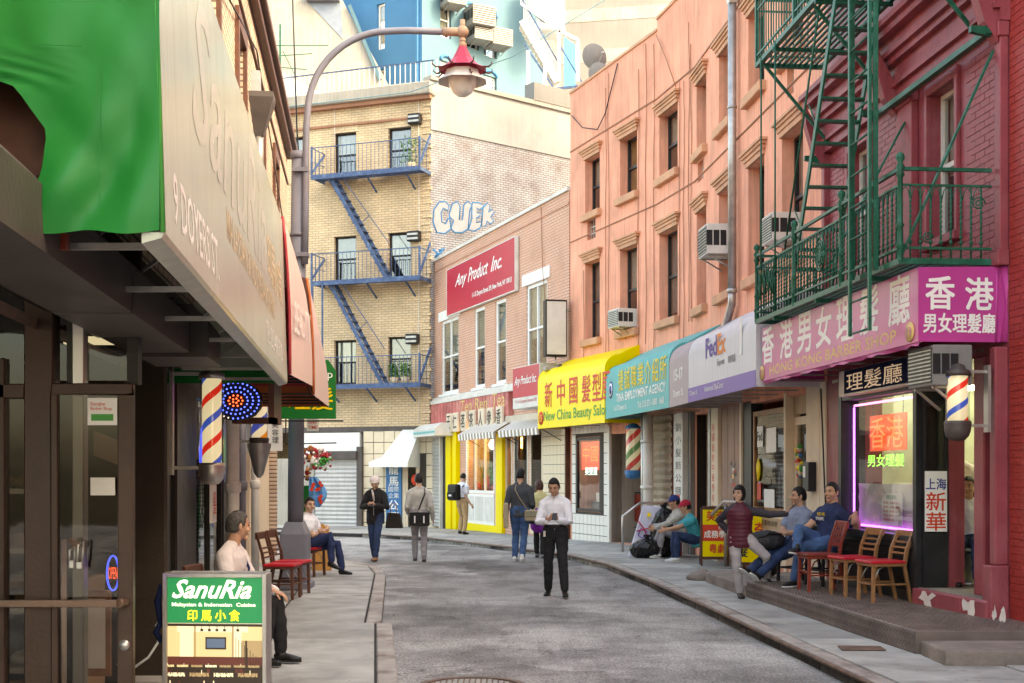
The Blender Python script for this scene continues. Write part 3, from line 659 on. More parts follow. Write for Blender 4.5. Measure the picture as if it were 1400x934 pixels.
# maroon door and posts
o = A.p(MB().box(md0, md1, .08, .13, .5, 2.95), 'door', M['redpaint'])
for z0, z1 in ((.7, 1.35), (1.5, 2.1), (2.25, 2.8)): MB().box(md0+.14, md1-.14, .06, .085, z0, z1).build('door_panel', M['redpaint'], o)
MB().ball((md0+.09, .03, 1.45), .035, 10, 8).build('door_knob', mat('brass knob', (.6,.42,.15), .3, metal=.9), o)
A.p(MB().box(dr1, md0, -.06, .2, .5, 2.95), 'door_post', M['redpaint'], bevel=.015)
A.p(MB().box(FR.L-.16, FR.L+.02, -.2, .0, .12, .85).box(FR.L-.13, FR.L, -.14, 0, .85, 3.0), 'corner_post', M['redpaint'], bevel=.015)
# door step with peeling paint
t = top('door_step', 'maroon painted door step with peeling white patches below the barber entrance', 'step', FR, 0, 0, 0); L_ = LS(t)
L_.p(MB().prism_z([(bw1+.02, -.34), (FR.L-.02, -.22), (FR.L-.02, .5), (bw1+.02, .5)], .12, .5), 'step_block', M['redpaint'], bevel=.02)
L_.p(MB().prism_z([(bw1+.05, -.3), (FR.L-.05, -.19), (FR.L-.05, .5), (bw1+.05, .5)], .5, .506), 'tread', M['concrete'])
for cx, rx, rz_ in ((bw1+.38, .13, .085), (bw1+1.25, .12, .08), (bw1+1.72, .04, .06), (bw1+1.87, .05, .07)):
    poly = []; 
    for j in range(14):
        a = 2*math.pi*j/14; rr = 1+1.1*noise.noise((math.cos(a)*1.9+3, math.sin(a)*1.9, cx*3)); poly.append((cx+rx*rr*math.cos(a), .4+rz_*rr*math.sin(a)))
    k = (.12)/(FR.L-.04-bw1); vs = [(x, -.343+(x-bw1-.02)*k, min(.485, z)) for x, z in poly]
    L_.p(MB().add(vs, [tuple(range(14))]), 'peeled_patch', M['peel'])
# barber interior: room with fluorescent tubes, mirror, shelf, chairs, barbers come later
t = top('barber_room', 'lit interior of the barber shop seen through window and doorway', 'room', FR, 0, 0, 0, kind='structure'); L_ = LS(t)
mb = MB(); mb.box(.2, FR.L-.55, 3.6, 3.7, .3, 3.1); mb.box(.2, .3, .25, 3.6, .3, 3.1); mb.box(FR.L-.6, FR.L-.55, .3, 3.6, .3, 3.1); L_.p(mb, 'inner_wall', M['int_cream'])
L_.p(MB().box(.2, FR.L-.55, .0, 3.7, .45, .5), 'room_floor', M['tanwall']); L_.p(MB().box(.2, FR.L-.55, .0, 3.7, 3.0, 3.04), 'room_ceiling', M['int_cream'])
for x in (1.2, 3.2):
    t = top('fluorescent_light', 'white fluorescent tube light on the %s part of the barber shop ceiling' % ('inner' if x < 2 else 'street side'), 'ceiling light', FR, x, 1.5, 2.9); L_ = LS(t)
    L_.p(MB().box(-.6, .6, -.08, .08, 0, .06), 'fitting', M['white']); L_.p(MB().tube([(-.58,0,-.03),(.58,0,-.03)], .025, 8), 'tube', M['lamp_w'])
for i, x in enumerate((.9, 2.0, 3.0)):
    t = top('wall_mirror', 'framed mirror on the far wall inside the barber shop, %s' % ('nearest the far end','in the middle','nearest the doorway')[i], 'mirror', FR, x, 3.58, 1.3, 'mirrors on the barber shop wall'); L_ = LS(t)
    L_.p(MB().box(-.4,.4,-.03,0,0,1.0), 'frame', M['alum']); L_.p(MB().box(-.36,.36,-.036,-.031,.04,.96), 'mirror_glass', mat('mirror', (.8,.82,.8), .05, metal=1, bump=0))
t = top('counter_shelf', 'wooden shelf with bottles and towels inside the barber window', 'shelf', FR, 1.0, 1.0, 1.55); L_ = LS(t)
L_.p(MB().box(-.6, 2.0, -.15, .15, 0, .04), 'board', M['tanwall'])
for i in range(12):
    x = -.5+i*.2; h = random.uniform(.08,.2); L_.p(MB().lathe([(0,.04),(.03,.04),(.03,.04+h*.7),(.012,.04+h*.85),(.012,.04+h)], (x, random.uniform(-.08,.08), 0), 8), 'bottle', random.choice([M['white'], M['tx_green'], M['tx_gold'], M['tx_navy'], M['whitedirty'], M['tx_red']]))
# hanging barber gowns inside the doorway
for i, (m_, c_) in enumerate((('tanwall', 'beige'), ('tx_navy', 'blue'))):
    t = top('hanging_gown', c_ + ' cloth gown hanging just inside the barber doorway', 'gown', FR, dr0+.12+.2*i, .5+.25*i, .9); L_ = LS(t)
    mb = MB(); n_ = 16; vs = []
    for j in range(n_+1):
        for k in range(2): vs.append((-.12+.24*j/n_, .03*math.sin(j*1.7), .0+.95*k))
    mb.add(vs, [(2*j, 2*j+2, 2*j+3, 2*j+1) for j in range(n_)], 0, True); L_.p(mb, 'cloth', M[m_])
# ---- barber pole (shared builder)
def barber_pole(label, loc, rz, h=.55, r=.085, lit=1.1, glassr=1.25, cols=((.9,.82,.62),(.9,.82,.62),(.03,.1,.6),(.9,.82,.62),(.9,.82,.62),(.75,.03,.02)), bracket=.3, dome=True, metal='alum', pitch=1.9):
    t = thing('barber_pole', label, 'barber pole', loc, rz); L_ = LS(t)
    L_.p(MB().lathe([(0,0),(r,0),(r,h),(0,h)], n=24), 'striped_cylinder', stripes_mat('barber stripes', cols, pitch, 1, lit))
    L_.p(MB().lathe([(r*glassr,.0),(r*glassr,h)], n=24), 'glass_tube', M['glass_shop'])
    a = r*glassr
    L_.p(MB().lathe([(0,h+.12),(a*.55,h+.1),(a*.7,h+.06),(a*1.08,h+.04),(a*1.1,h-.01),(0,h-.01)], n=24), 'top_cap', M[metal])
    L_.p(MB().lathe([(0,.01),(a*1.12,.01),(a*1.15,-.02),(a*1.08,-.05),(a*1.12,-.07),(a*.95,-.14),(a*.6,-.18),(0,-.19)], n=24), 'bottom_cap', M[metal])
    if bracket: L_.p(MB().box(-.02,.02,0,bracket,-.05,-.02).box(-.02,.02,0,bracket,h+.02,h+.05).box(-.05,.05,bracket-.01,bracket+.02,-.1,h+.1), 'wall_bracket', M['steel'])
    return t
q = FR.w(FR.s(1309, -.5), -.5)
barber_pole('barber pole with red, white and blue stripes hung below the end of the magenta awning', (q.x, q.y, 2.26), FR.rz, .46, .1, .9, 1.15, metal='brownmetal', pitch=2.6)
q = FR.w(FR.s(1278, -.6), -.45); ac_unit('large grubby air conditioner above the barber shop entrance panel, under the magenta awning', (q.x, q.y, 2.62), FR.rz+R(90)-R(90), .62, .4, .3, m='greywall')
# ---------------------------------------------------------------- magenta awning
FA = F((3.51, 17.95), (3.99, 12.57))
t = thing('awning', 'magenta and faded pink barber shop awning with white Chinese characters', 'awning', FA.loc()); A2 = S(t, FA)
zb, zt = 3.05, 3.78; L0 = FA.L
A2.p(MB().box(0, L0, 0, .012, zb, zt), 'front_panel', M['pp_awn'])
pe = MB(); e = .93
pe.add([(L0+.002, .0, zb), (L0+.002, e, zb-.0), (L0+.002, e, zt+.02), (L0+.002, 0, zt)], [(0,1,2,3)]); 
n_ = 12; vs = []
A2.p(pe, 'end_panel', M['p_awn'])
A2.p(MB().tube([(L0+.005, e-.05, zb), (L0+.02, e-.0, (zb+zt)/2), (L0+.005, e-.05, zt+.02)], .05, 8).tube([(L0+.0, e-.14, zb),(L0+.01,e-.13,zt)], .015, 6), 'end_roll', M['p_awn'])
pe = MB(); pe.add([(-.002,0,zb),(-.002,0,zt),(-.002,.9,4.0),(-.002,.9,zb)], [(0,1,2,3)]); A2.p(pe, 'far_end_panel', M['p_awn'])
tp = MB(); tp.add([(0,.0,zt),(L0,.0,zt),(L0,e,zt+.03),(0,e,zt+.15)], [(0,1,2,3)]); A2.p(tp, 'top_panel', M['pp_awn'])
mb = MB(); vs = []
for i in range(31):
    x = L0*i/30; vs += [(x, .012, zb), (x, .02+.02*math.sin(i), zb-.025-.02*abs(math.sin(i*1.3)))]
mb.add(vs, [(2*i, 2*i+1, 2*i+3, 2*i+2) for i in range(30)]); A2.p(mb, 'valance', M['p_awn'])
mb = MB()
for i in range(7):
    x = L0*i/6*.98+.03; mb.bar((x,.02,zb+.02),(x,.9,zb+.02),.02); mb.bar((x,.03,zb),(x,.03,zt),.02)
mb.bar((0,.03,zb+.01),(L0,.03,zb+.01),.025); A2.p(mb, 'frame', M['steel'])
chars = '香港男女理髮廳'; pxs = [1050, 1075, 1099.5, 1126, 1155, 1188, 1229]
for i, ch in enumerate(chars):
    c_ = FA.s(pxs[i]); hh = .46 if i not in (3,) else .44
    A2.lettering(ch, .54, hh+.03, c_, -.001, 3.28, M['tx_white'], bold=.045, cx=True)
A2.lettering('HONG KONG BARBER SHOP', FA.s(1222)-FA.s(1050), .135, FA.s(1052), -.001, 3.1, M['tx_gold'], bold=.012)
for px in (1042.5, 1245):
    c_ = FA.s(px); A2.p(MB().lathe([(0,0),(.1,0),(.1,.012),(0,.012)], n=24), 'number_disc', M['tx_gold'], loc=(0,0,0))
    o = [k for k in kids(t) if k.name.startswith('number_disc')][-1]; o.matrix_basis = Matrix.Identity(4)
    q = V(c_, -.002, 3.165); o.location = q; o.rotation_euler = (R(90), 0, 0); l = S(t, FA); 
    o.location = FA.w(c_, -.002, 3.165) - t.location; o.rotation_euler = (R(90), 0, FA.rz)
    A2.lettering('19', .12, .1, c_, -.02, 3.115, M['pp_awn'], cx=True)
for body, w_, h_, x_, z_ in (('香', .29, .32, .22, 3.37), ('港', .28, .31, .62, 3.37)):
    o = text(t, 'lettering', body, w_, h_, 0, 0, 0, M['tx_white'], bold=.03, cx=True); o.location = FA.w(L0+.006, x_, z_) - t.location; o.rotation_euler = (0,0,FA.rz+R(90))
o = text(t, 'lettering', '男女理髮廳', .74, .19, 0, 0, 0, M['tx_white'], bold=.03, cx=True); o.location = FA.w(L0+.006, .42, 3.14) - t.location; o.rotation_euler = (0,0,FA.rz+R(90))
# ---------------------------------------------------------------- green fire escape
FB = F((3.36, 17.7), (3.81, 12.6))      # outer edge line of the balconies
PD = .95; BZ = 3.88
fe = thing('fire_escape', 'green painted iron fire escape with two balconies and ladders over the magenta awning', 'fire escape', FB.loc()); G = S(fe, FB); gm = M['greenmetal']
LB = FB.L
def balcony(G, L, D, z, gm, rail_h=.88, slat=.085, ornate=True, cut=None, posts=4, floor=True, nb=.115, mirror=False):
    mb = MB(); mb.box(0, L, 0, .05, z-.06, z+.0); mb.box(0, L, D-.05, D, z-.06, z); mb.box(0, .05, .05, D-.05, z-.06, z); mb.box(L-.05, L, .05, D-.05, z-.06, z)
    for i in range(posts-1): x = L*(i+.5)/(posts-1); mb.bar((x,.0,z-.08),(x,D,z-.08),.03,.05)
    G.p(mb, 'platform_frame', gm)
    me = MB().box(0, L-.1, 0, .035, -.02, 0).mesh('platform_slat', gm)
    n = int((D-.1)/slat)
    for i in range(n):
        y = .07+i*slat
        segs = [(0, L-.1)] if not cut or not (cut[2] < y < cut[3]) else [(0, cut[0]), (cut[1], L-.1)]
        for a, b in segs:
            o = obj('platform_slat', me, None, (.05+a, y, z), scale=((b-a)/(L-.1), 1, 1)); G.xf(o)
    # rails along the front and the two ends
    rt = MB(); 
    for zz, w_ in ((z+rail_h, .035), (z+rail_h*.82, .022), (z+.1, .025)):
        rt.bar((0,.02,zz),(L,.02,zz),w_); rt.bar((.02,.02,zz),(.02,D,zz),w_); rt.bar((L-.02,.02,zz),(L-.02,D,zz),w_)
    G.p(rt, 'railing', gm)
    b1 = MB()
    if ornate:
        b1.tube([(0,0,0),(0,0,rail_h*.5),(0,0,rail_h*.82-.0)], .0095, 6)
        for k in range(9): b1.lathe([(.011,0),(.017,.012),(.011,.024)], (0,0,.2+k*.05), 6)
        b1.lathe([(.01,0),(.024,.02),(.01,.04)], (0,0,.14), 6)
    else: b1.bar((0,0,-.1),(0,0,rail_h*.98),.014)
    bm_ = b1.mesh('baluster', gm)
    n = int(L/nb)
    for i in range(1, n): G.xf(obj('baluster', bm_, None, (L*i/n, .02, z+.1 if not ornate else z)))
    ne = int(D/nb)
    for x in (.02, L-.02):
        for i in range(1, ne+1): G.xf(obj('baluster', bm_, None, (x, .02+(D-.02)*i/(ne+1), z+.1 if not ornate else z)))
    if ornate:
        pm = MB().lathe([(.032,-.03),(.032,.1),(.045,.12),(.03,.15),(.028,.3),(.04,.32),(.026,.35),(.026,rail_h*.9),(.045,rail_h*.93),(.03,rail_h*.97),(.045,rail_h+.02),(.022,rail_h+.06),(.045,rail_h+.1),(.04,rail_h+.14),(0,rail_h+.17)], n=10).mesh('railing_post', gm)
    else: pm = MB().box(-.022,.022,-.022,.022,-.05,rail_h+.02).mesh('railing_post', gm)
    for x in [L*i/(posts-1) for i in range(posts)]: G.xf(obj('railing_post', pm, None, (min(max(x,.02),L-.02), .02, z)))
    if ornate:    # scroll work under the top rail, little arches between balusters
        sc = MB(); 
        for i in range(n):
            x = L*(i+.5)/n; sc.tube([(x-.05,.02,z+rail_h*.66),(x-.03,.02,z+rail_h*.76),(x,.02,z+rail_h*.8),(x+.03,.02,z+rail_h*.76),(x+.05,.02,z+rail_h*.66)], .006, 5)
        for i in range(ne):
            y = .02+D*(i+.5)/(ne+1)
            for x in (.02, L-.02): sc.tube([(x,y-.05,z+rail_h*.66),(x,y-.03,z+rail_h*.76),(x,y,z+rail_h*.8),(x,y+.03,z+rail_h*.76),(x,y+.05,z+rail_h*.66)], .006, 5)
        o = G.p(sc, 'scroll_work', gm); o['kind'] = 'stuff'
def spiral(c, r, turns, axis, n=26):
    out = []
    for i in range(n):
        a = turns*2*math.pi*i/(n-1); rr = r*(1-.85*i/(n-1)); out.append((c[0]+(rr*math.cos(a) if axis == 'x' else 0), c[1]+(rr*math.cos(a) if axis == 'y' else 0), c[2]+rr*math.sin(a)))
    return out
balcony(G, LB, PD, BZ, gm)
mb = MB(); mb.tube(spiral((LB-.02, .82, BZ+.55), .07, 2, 'y'), .008, 5); mb.tube(spiral((LB-.02, .3, BZ+.2), .06, 2, 'y'), .008, 5); G.p(mb, 'scroll', gm)
# round lattice medallion on the railing
mb = MB(); cx_ = FB.s(1121, 0)
for k in range(3): mb.tube([(cx_+(.16-.05*k)*math.cos(a*.3927), -.0, BZ+.45+(.2-.06*k)*math.sin(a*.3927)) for a in range(17)], .012, 6)
for k in range(8): a = k*.7854; mb.bar((cx_, 0, BZ+.45), (cx_+.16*math.cos(a), 0, BZ+.45+.2*math.sin(a)), .014)
G.p(mb, 'medallion', M['greenmetal'])
# festoon leaf tangle at the far end of the railing
mb = MB()
for i in range(26):
    x = .1+.02*i*1.6; mb.tube([(x, 0, BZ+.35+.12*math.sin(i)), (x+.07, -.02, BZ+.5+.1*math.cos(i*1.7)), (x+.12, 0, BZ+.42+.15*math.sin(i*2.1))], .009, 5)
o = G.p(mb, 'wire_vine', gm); o['kind'] = 'stuff'
UZ = 7.42
balcony(G, LB, PD, UZ, gm, ornate=False, cut=None, posts=4, slat=.075)
# struts below upper balcony, diagonal ties
for x0_, x1_ in ((.25, .25), (2.4, 2.4), (4.7, 4.7)):
    G.p(MB().bar((x0_, .05, UZ-.08), (x1_, PD+.02, UZ-1.15), .035), 'strut', gm)
G.p(MB().bar((LB-.02, .02, BZ-.0), (LB-.02, PD+.02, 5.95), .045, .02), 'tie_rod', gm)
G.p(MB().bar((LB-2.25, .02, BZ+.2), (LB-2.25, PD+.02, 5.85), .045, .02), 'tie_rod', gm)
G.p(MB().box(LB-2.9, LB+.1, PD-.1, PD-.03, 6.08, 6.14), 'wall_beam', gm)
for x in (.0, LB-2.9, LB+.05): G.p(MB().prism_x([(PD-.05,6.06),(PD-.25,6.1),(PD-.25,6.16),(PD-.05,6.16)], x-.03, x+.03), 'beam_bracket', gm)
for px, z_ in ((1078, 5.4),): pass
# hanging rods from upper to lower balcony
for x in (.3, .95): G.p(MB().tube([(x, .0, BZ), (x, .0, UZ)], .012, 6), 'rod', gm)
# slanting stair from lower to upper balcony (treads run across, stair climbs along the wall)
sx0, sx1 = FB.s(1086, .2), FB.s(1086, .2)+1.9
sy0, sy1 = .12, .64
mb = MB().bar((sx0, sy0, BZ), (sx1, sy0, UZ), .025, .09); G.p(mb, 'stair_stringer', gm)
mb = MB().bar((sx0, sy1, BZ), (sx1, sy1, UZ), .025, .09); G.p(mb, 'stair_stringer', gm)
me = MB().box(-.06, .06, sy0, sy1, -.012, .012).mesh('stair_tread', gm)
for i in range(1, 15): k = i/15; G.xf(obj('stair_tread', me, None, (sx0+(sx1-sx0)*k, 0, BZ+(UZ-BZ)*k)))
G.p(MB().tube([(sx0-.2, sy0, BZ+.7), (sx1-.35, sy0, UZ+.55)], .014, 6), 'stair_handrail', gm)
G.p(MB().bar((sx0+.5, sy0, BZ+1.0), (sx0+.25, sy0, BZ+1.25), .012).bar((sx0+1.1, sy0, BZ+2.1), (sx0+.85, sy0, BZ+2.4), .012), 'handrail_stay', gm)
# vertical drop ladder with its guide rails on the street side
lx0, lx1 = FB.s(1167, -.06), FB.s(1194, -.06)
for x in (lx0-.04, lx1+.06): G.p(MB().bar((x, -.06, BZ-.05), (x, -.06, 9.4), .05, .04, up=(0,1,0)), 'guide_rail', gm)
G.p(MB().bar((lx0, -.1, 3.22), (lx0, -.1, 9.4), .045, .03, up=(0,1,0)), 'ladder_rail', gm)
G.p(MB().bar((lx1, -.1, 3.22), (lx1, -.1, 9.4), .045, .03, up=(0,1,0)), 'ladder_rail', gm)
me = MB().tube([(lx0,0,0),(lx1,0,0)], .012, 6).mesh('rung', gm)
for i in range(19): G.xf(obj('rung', me, None, (0, -.1, 3.24+i*.335)))
# ================================================================ neighbour at the right edge
FN = F((4.89, 12.56), (6.7, -8))
nb_ = thing('brick_building', 'bright red painted brick building cut by the photo edge beside the maroon door', 'building', FN.loc()); A3 = S(nb_, FN)
o = A3.p(MB().box(0, FN.L, 0, 5, -.1, 10.4), 'wall', M['redbrick2'])
bricks(o, 0, 1.3, .4, 8.5, [], M['redbrick2'], near='x0')
t = thing('brick_tenement', 'tall brick tenement standing behind the salmon building', 'building', (10, 22, 0)); LS(t).p(MB().box(0,14,0,21.5,-.1,24), 'wall', M['redbrick2'])  # unseen block added to keep the sun off the whitewashed wall
# ================================================================ platform
fp0, fp1 = (2.9, 19.0), (3.65, 11.6)
t = thing('platform', 'long low raised platform of brown diamond plate under the barber shop chairs', 'platform', (3.65, 11.6, 0)); L_ = LS(t)
def rel(p): return (p[0]-3.65, p[1]-11.6)
P1 = [rel(p) for p in ((3.65,11.6),(4.95,11.6),(4.75,15.6),(4.6,17.0),(3.12,17.0))]
P2 = [rel(p) for p in ((3.10,17.02),(4.6,17.02),(4.5,19.3),(2.92,19.3))]
L_.p(MB().prism_z(P1, .1, .33), 'deck', M['diamond'], bevel=.008)
L_.p(MB().prism_z(P2, .1, .27), 'deck', M['concrete'], bevel=.015)
mb = MB(); rnd = random.Random(3)      # raised lozenges of the tread plate
u = V(3.12-3.65, 17.0-11.6, 0); Lp = u.length; u.normalize()
for i in range(150):
    for j in range(5):
        c = u*(.02+i*Lp/150) + V(-.0015, 0, .12+j*.042+(i % 2)*.02); a = .013 if (i+j) % 2 else -.013
        mb.bar(c - u*.013 - V(.002,0,a), c + u*.013 + V(-.002,0,a), .006, .007)
for i in range(40):
    for j in range(5):
        c = V(.02+i*.032, -.001, .12+j*.042+(i % 2)*.02); a = .012 if (i+j) % 2 else -.012; mb.bar(c-V(.012,0,a), c+V(.012,0,a), .006, .007)
for i in range(34):
    for j in range(84):
        x = .03+j*.0+i*.036; y = .04+j*.063
        if x < 1.15-.0*j and y < 5.3:
            xx = x + u.x/u.y*y + (j % 2)*.018; a = .012 if (i+j) % 2 else -.012
            mb.bar((xx-.011, y-a, .331), (xx+.011, y+a, .331), .005, .006)
o = L_.p(mb, 'tread_pattern', M['diamond']); o['kind'] = 'stuff'
L_.p(MB().box(.0,1.3,-.004,0,.12,.128).box(0,.006,-.004,-.001,.12,.32), 'edge_strip', M['brownmetal'])
t = thing('concrete_step', 'worn concrete step block in front of the near end of the platform', 'step', (4.3, 11.2, .12)); L_ = LS(t)
mb = MB(); 
n1, n2 = 14, 5; 
mb.box(-.62, .72, -.33, .34, -.02, .13); L_.p(mb, 'block', M['concrete'], bevel=.025, seg=2)
t = thing('concrete_lump', 'rough lump of old concrete at the far foot of the platform beside the yellow signs', 'kerb stone', (2.9, 19.75, .12)); L_ = LS(t)
mb = MB(); mb.ball((0,0,.03), (.2,.22,.13), 16, 10)
mb.v = [(x*(1+.3*noise.noise((x*6,y*6,z*6))), y*(1+.3*noise.noise((y*6,x*6,4))), max(-.02, z*(1+.3*noise.noise((z*7,x*5,2))))) for x, y, z in mb.v]
L_.p(mb, 'lump', M['concrete'])
L_.p(MB().prism_y([(.15,0),(1.0,0),(1.0,.14),(.2,.11)], -.3, .35), 'ramp', M['concrete'], bevel=.03, seg=2)
# ================================================================ salmon building
P0, P1_, P2_, P3_ = (1.5,32.9), (3.2,28.2), (3.72,26.0), (4.41,17.9)
sb = thing('salmon_building', 'four storey salmon painted building with brown window caps curving along the lane', 'building', (P0[0], P0[1], 0))
segs = [F(P0, P1_), F(P1_, P2_), F(P2_, P3_)]; SA, SB_, SC = [S(sb, f) for f in segs]
zr3, zs3, zr2, zs2 = 9.58, 8.2, 7.0, 5.08
def col(f, a, b): return (f.s(a), f.s(b))
wA = [(segs[0].s(800), segs[0].s(820)), (segs[0].s(847.5), segs[0].s(871))]
wB = [(segs[1].s(901.5), segs[1].s(926.5))]
wC = [(segs[2].s(952.5), segs[2].s(965.5)), (segs[2].s(983), segs[2].s(983)+.95), (segs[2].s(1023), segs[2].s(1045)), (segs[2].s(1069), segs[2].s(1098))]
up = [(zs3, zr3), (zs2, zr2)]
zr = 11.5
gA = [(segs[0].s(787), segs[0].s(826), .75, 2.62)]
gH = {0: [(segs[0].s(790), segs[0].s(823.5), .83, 2.65)], 1: [], 2: []}
for si, (st, ws, g) in enumerate(((SA, wA, gH[0]), (SB_, wB, []), (SC, wC, []))):
    f = st.f; hs = [(a, b, c, d) for a, b in ws for c, d in up]
    if si == 2: hs = [h for h in hs]; hs += [(.1, f.L-.05, .3, 2.95)]; hs += [(f.s(1076), f.s(1076)+.35, 7.55, 8.1), (f.s(954), f.s(954)+.5, 7.6, 8.0)]
    if si == 0: hs += [(f.s(803), f.s(803)+.5, 7.55, 8.05)] + g + [(f.s(836), f.s(877), .12, 2.7)]
    zt_ = zr + (0 if si == 0 else (.25 if si == 1 else .7))
    st.p(wall_mb(0, f.L, -.3, zt_, hs, .28, 0, 0), 'wall', M['salmon'])
    st.p(MB().box(0, f.L, -.03, .3, zt_, zt_+.06), 'parapet_cap', M['salmontrim'])
    st.p(MB().box(0, f.L, -.02, .0, 10.0, 10.03).box(0, f.L, -.02, 0, 7.68, 7.705), 'string_line', M['tan'])
    for wi, (a, b) in enumerate(ws):
        for ri, (c, d) in enumerate(up):
            win(st, a, b, c, d, .2, M['black'] if not (si == 0 and ri == 0 and wi == 2) else M['darkframe'], ('blind', 'curtain', 'amber', 'blind', 'curtain')[(wi*2+ri+si*3) % 5], (.45, .9, .5, .35)[(wi+ri) % 4], name='window')
            cap(st, a, b, d, M['salmontrim']); sill(st, a, b, c, M['salmontrim'], .17, .12)
    for h in [h for h in hs if abs(h[3]-h[2]) < .6]:
        mb = MB()
        for i in range(4): mb.box(h[0], h[1], .1, .12, h[2]+(h[3]-h[2])*i/3-.01, h[2]+(h[3]-h[2])*i/3+.01)
        for i in range(4): mb.box(h[0]+(h[1]-h[0])*i/3-.01, h[0]+(h[1]-h[0])*i/3+.01, .098, .118, h[2], h[3])
        mb.box(h[0], h[1], .2, .21, h[2], h[3], 1); st.p(mb, 'vent_window', [M['whitedirty'], M['black']])
mb = MB(); mb.prism_z([(.35,-.1),(2.0,-4.6),(2.5,-6.8),(3.2,-14.9),(8.8,-14.9),(8.8,2.0)], 11.2, 11.3); mb.build('roof', M['wallblind'], sb)
mb = MB(); mb.prism_z([(8.8,-15),(9,-15),(9,2),(8.8,2)], -.2, 11.2); mb.build('rear_wall', M['salmon'], sb)
fs = F((P0[0]+9, P0[1]+3.3), P0); S(sb, fs).p(MB().box(0, fs.L-.31, 0.002, .3, -.3, 11.5), 'side_wall', M['salmon'])
# cables down the stucco
cab = []; CAB = ['leftmost, beside the first window column', 'falling from the roof between first and second columns', 'close beside the one between first and second columns', 'just left of the cap of the third column', 'touching the right side of the second window column', 'halfway between second and third window columns', 'touching the left side of the bend window column', 'just right of the third window column', 'left of the last column before the bend', 'rightmost, in the bend of the facade']
for px, py0, py1, sg in ((799,370,585,0),(833,100,560,0),(829,120,500,0),(874,95,500,0),(884,60,470,0),(895,60,500,0),(930,110,480,1),(936,110,480,1),(946,60,440,1),(943,30,440,1)):
    f = segs[sg]; s_ = f.s(px); z0_, z1_ = f.z(px, py1), min(11.5, f.z(px, py0)); pts = []
    ph = random.random()*6
    for k in range(16): z_ = z1_+(z0_-z1_)*k/15; pts.append(f.w(s_+.05*math.sin(ph+k*.7)*random.random(), -.02, z_))
    pts_cable('cable', pts, .008, M['tan'], ('thin brown cable %s, on the salmon wall' % CAB[len(cab)]), group='thin cables down the salmon wall'); cab.append(1)
f = segs[0]; pts_cable('cable', [f.w(f.s(784), -.05, 10.9), f.w(f.s(800), -.08, 10.4), f.w(f.s(822), -.1, 10.1), f.w(f.s(830), -.05, 10.4), f.w(f.s(846), -.03, 11.4)], .014, M['black'], 'black cable looping down from the salmon roof edge')
f = segs[1]; pts_cable('cable', [f.w(f.s(900), -.05, 11.4), f.w(f.s(915), -.05, 10.6), f.w(f.s(927), -.05, 9.9)], .01, M['tan'], 'thin diagonal cable from the salmon roof edge to the third window cap')
# rain pipe
f = segs[2]; xx = f.s(1001, -.12)
t = thing('rain_pipe', 'grey metal rain pipe with hopper running down the salmon building beside the pale grey awning', 'drainpipe', f.w(xx, -.12), f.rz); L_ = LS(t)
L_.p(MB().tube([(0,0,5.0),(0,0,10.1)], .075, 12).tube([(0,0,4.95),(0,0,5.02)], .09, 12).tube([(0,0,8.2),(0,0,8.25)], .085, 12), 'pipe', M['steel'])
L_.p(MB().tube([(0,0,5.02),(-.03,0,4.75),(-.4,0,4.45),(-.95,0.0,4.15)], .07, 12), 'elbow', M['steel'])
L_.p(MB().add([(-.2,-.15,10.75),(.2,-.15,10.75),(.2,.12,10.75),(-.2,.12,10.75),(-.08,-.07,10.05),(.08,-.07,10.05),(.08,.07,10.05),(-.08,.07,10.05)], [(0,1,2,3),(7,6,5,4),(0,4,5,1),(1,5,6,2),(2,6,7,3),(3,7,4,0)]), 'hopper', M['steel'])
# air conditioners in the salmon windows
def ac_at(f, px, z, label, w=.6, h=.42, rot=0):
    s_ = f.s(px); q = f.w(s_, 0, z); return ac_unit(label, q, f.rz+rot, w, h, .42)
ac_at(segs[0], 861, zs2+.03, 'small white air conditioner in the lower salmon window above the yellow and teal awnings', .6, .42)
ac_at(segs[2], 991, 5.75, 'large white air conditioner beside the rain pipe on the salmon wall', .7, .55)
ac_at(segs[2], 1085, 5.25, 'white air conditioner behind the green railing in the salmon window', .6, .42)
# satellite dishes on the roof
for k, (px, py, r_, Y, lab) in enumerate(((815,76,.42,40,'grey satellite dish standing upright on a mast above the salmon roof'),(822,100,.36,38,'lower pale satellite dish half hidden behind the salmon roof edge'))):
    zc = EYE+(CY-py)*Y/FL; t = thing('satellite_dish', lab, 'satellite dish', ((px-CX)/FL*Y, Y, zc), R(20)); L_ = LS(t)
    mb = MB(); mb.lathe([(0,0),(r_*.5,.03),(r_*.8,.08),(r_,.13)], n=28); mb.v = [(x, z-.0, y) for x, y, z in mb.v]; L_.p(mb, 'reflector', M['greywall'])
    L_.p(MB().tube([(0,.05,0),(0,.4,-.1),(0,.42,-2.2)], .04, 8), 'mast', M['steel']); L_.p(MB().tube([(0,0,-r_),(0,-.5,-.1)], .015, 6).ball((0,-.52,-.08), .05), 'feed_arm', M['steel'])
    r_b = t
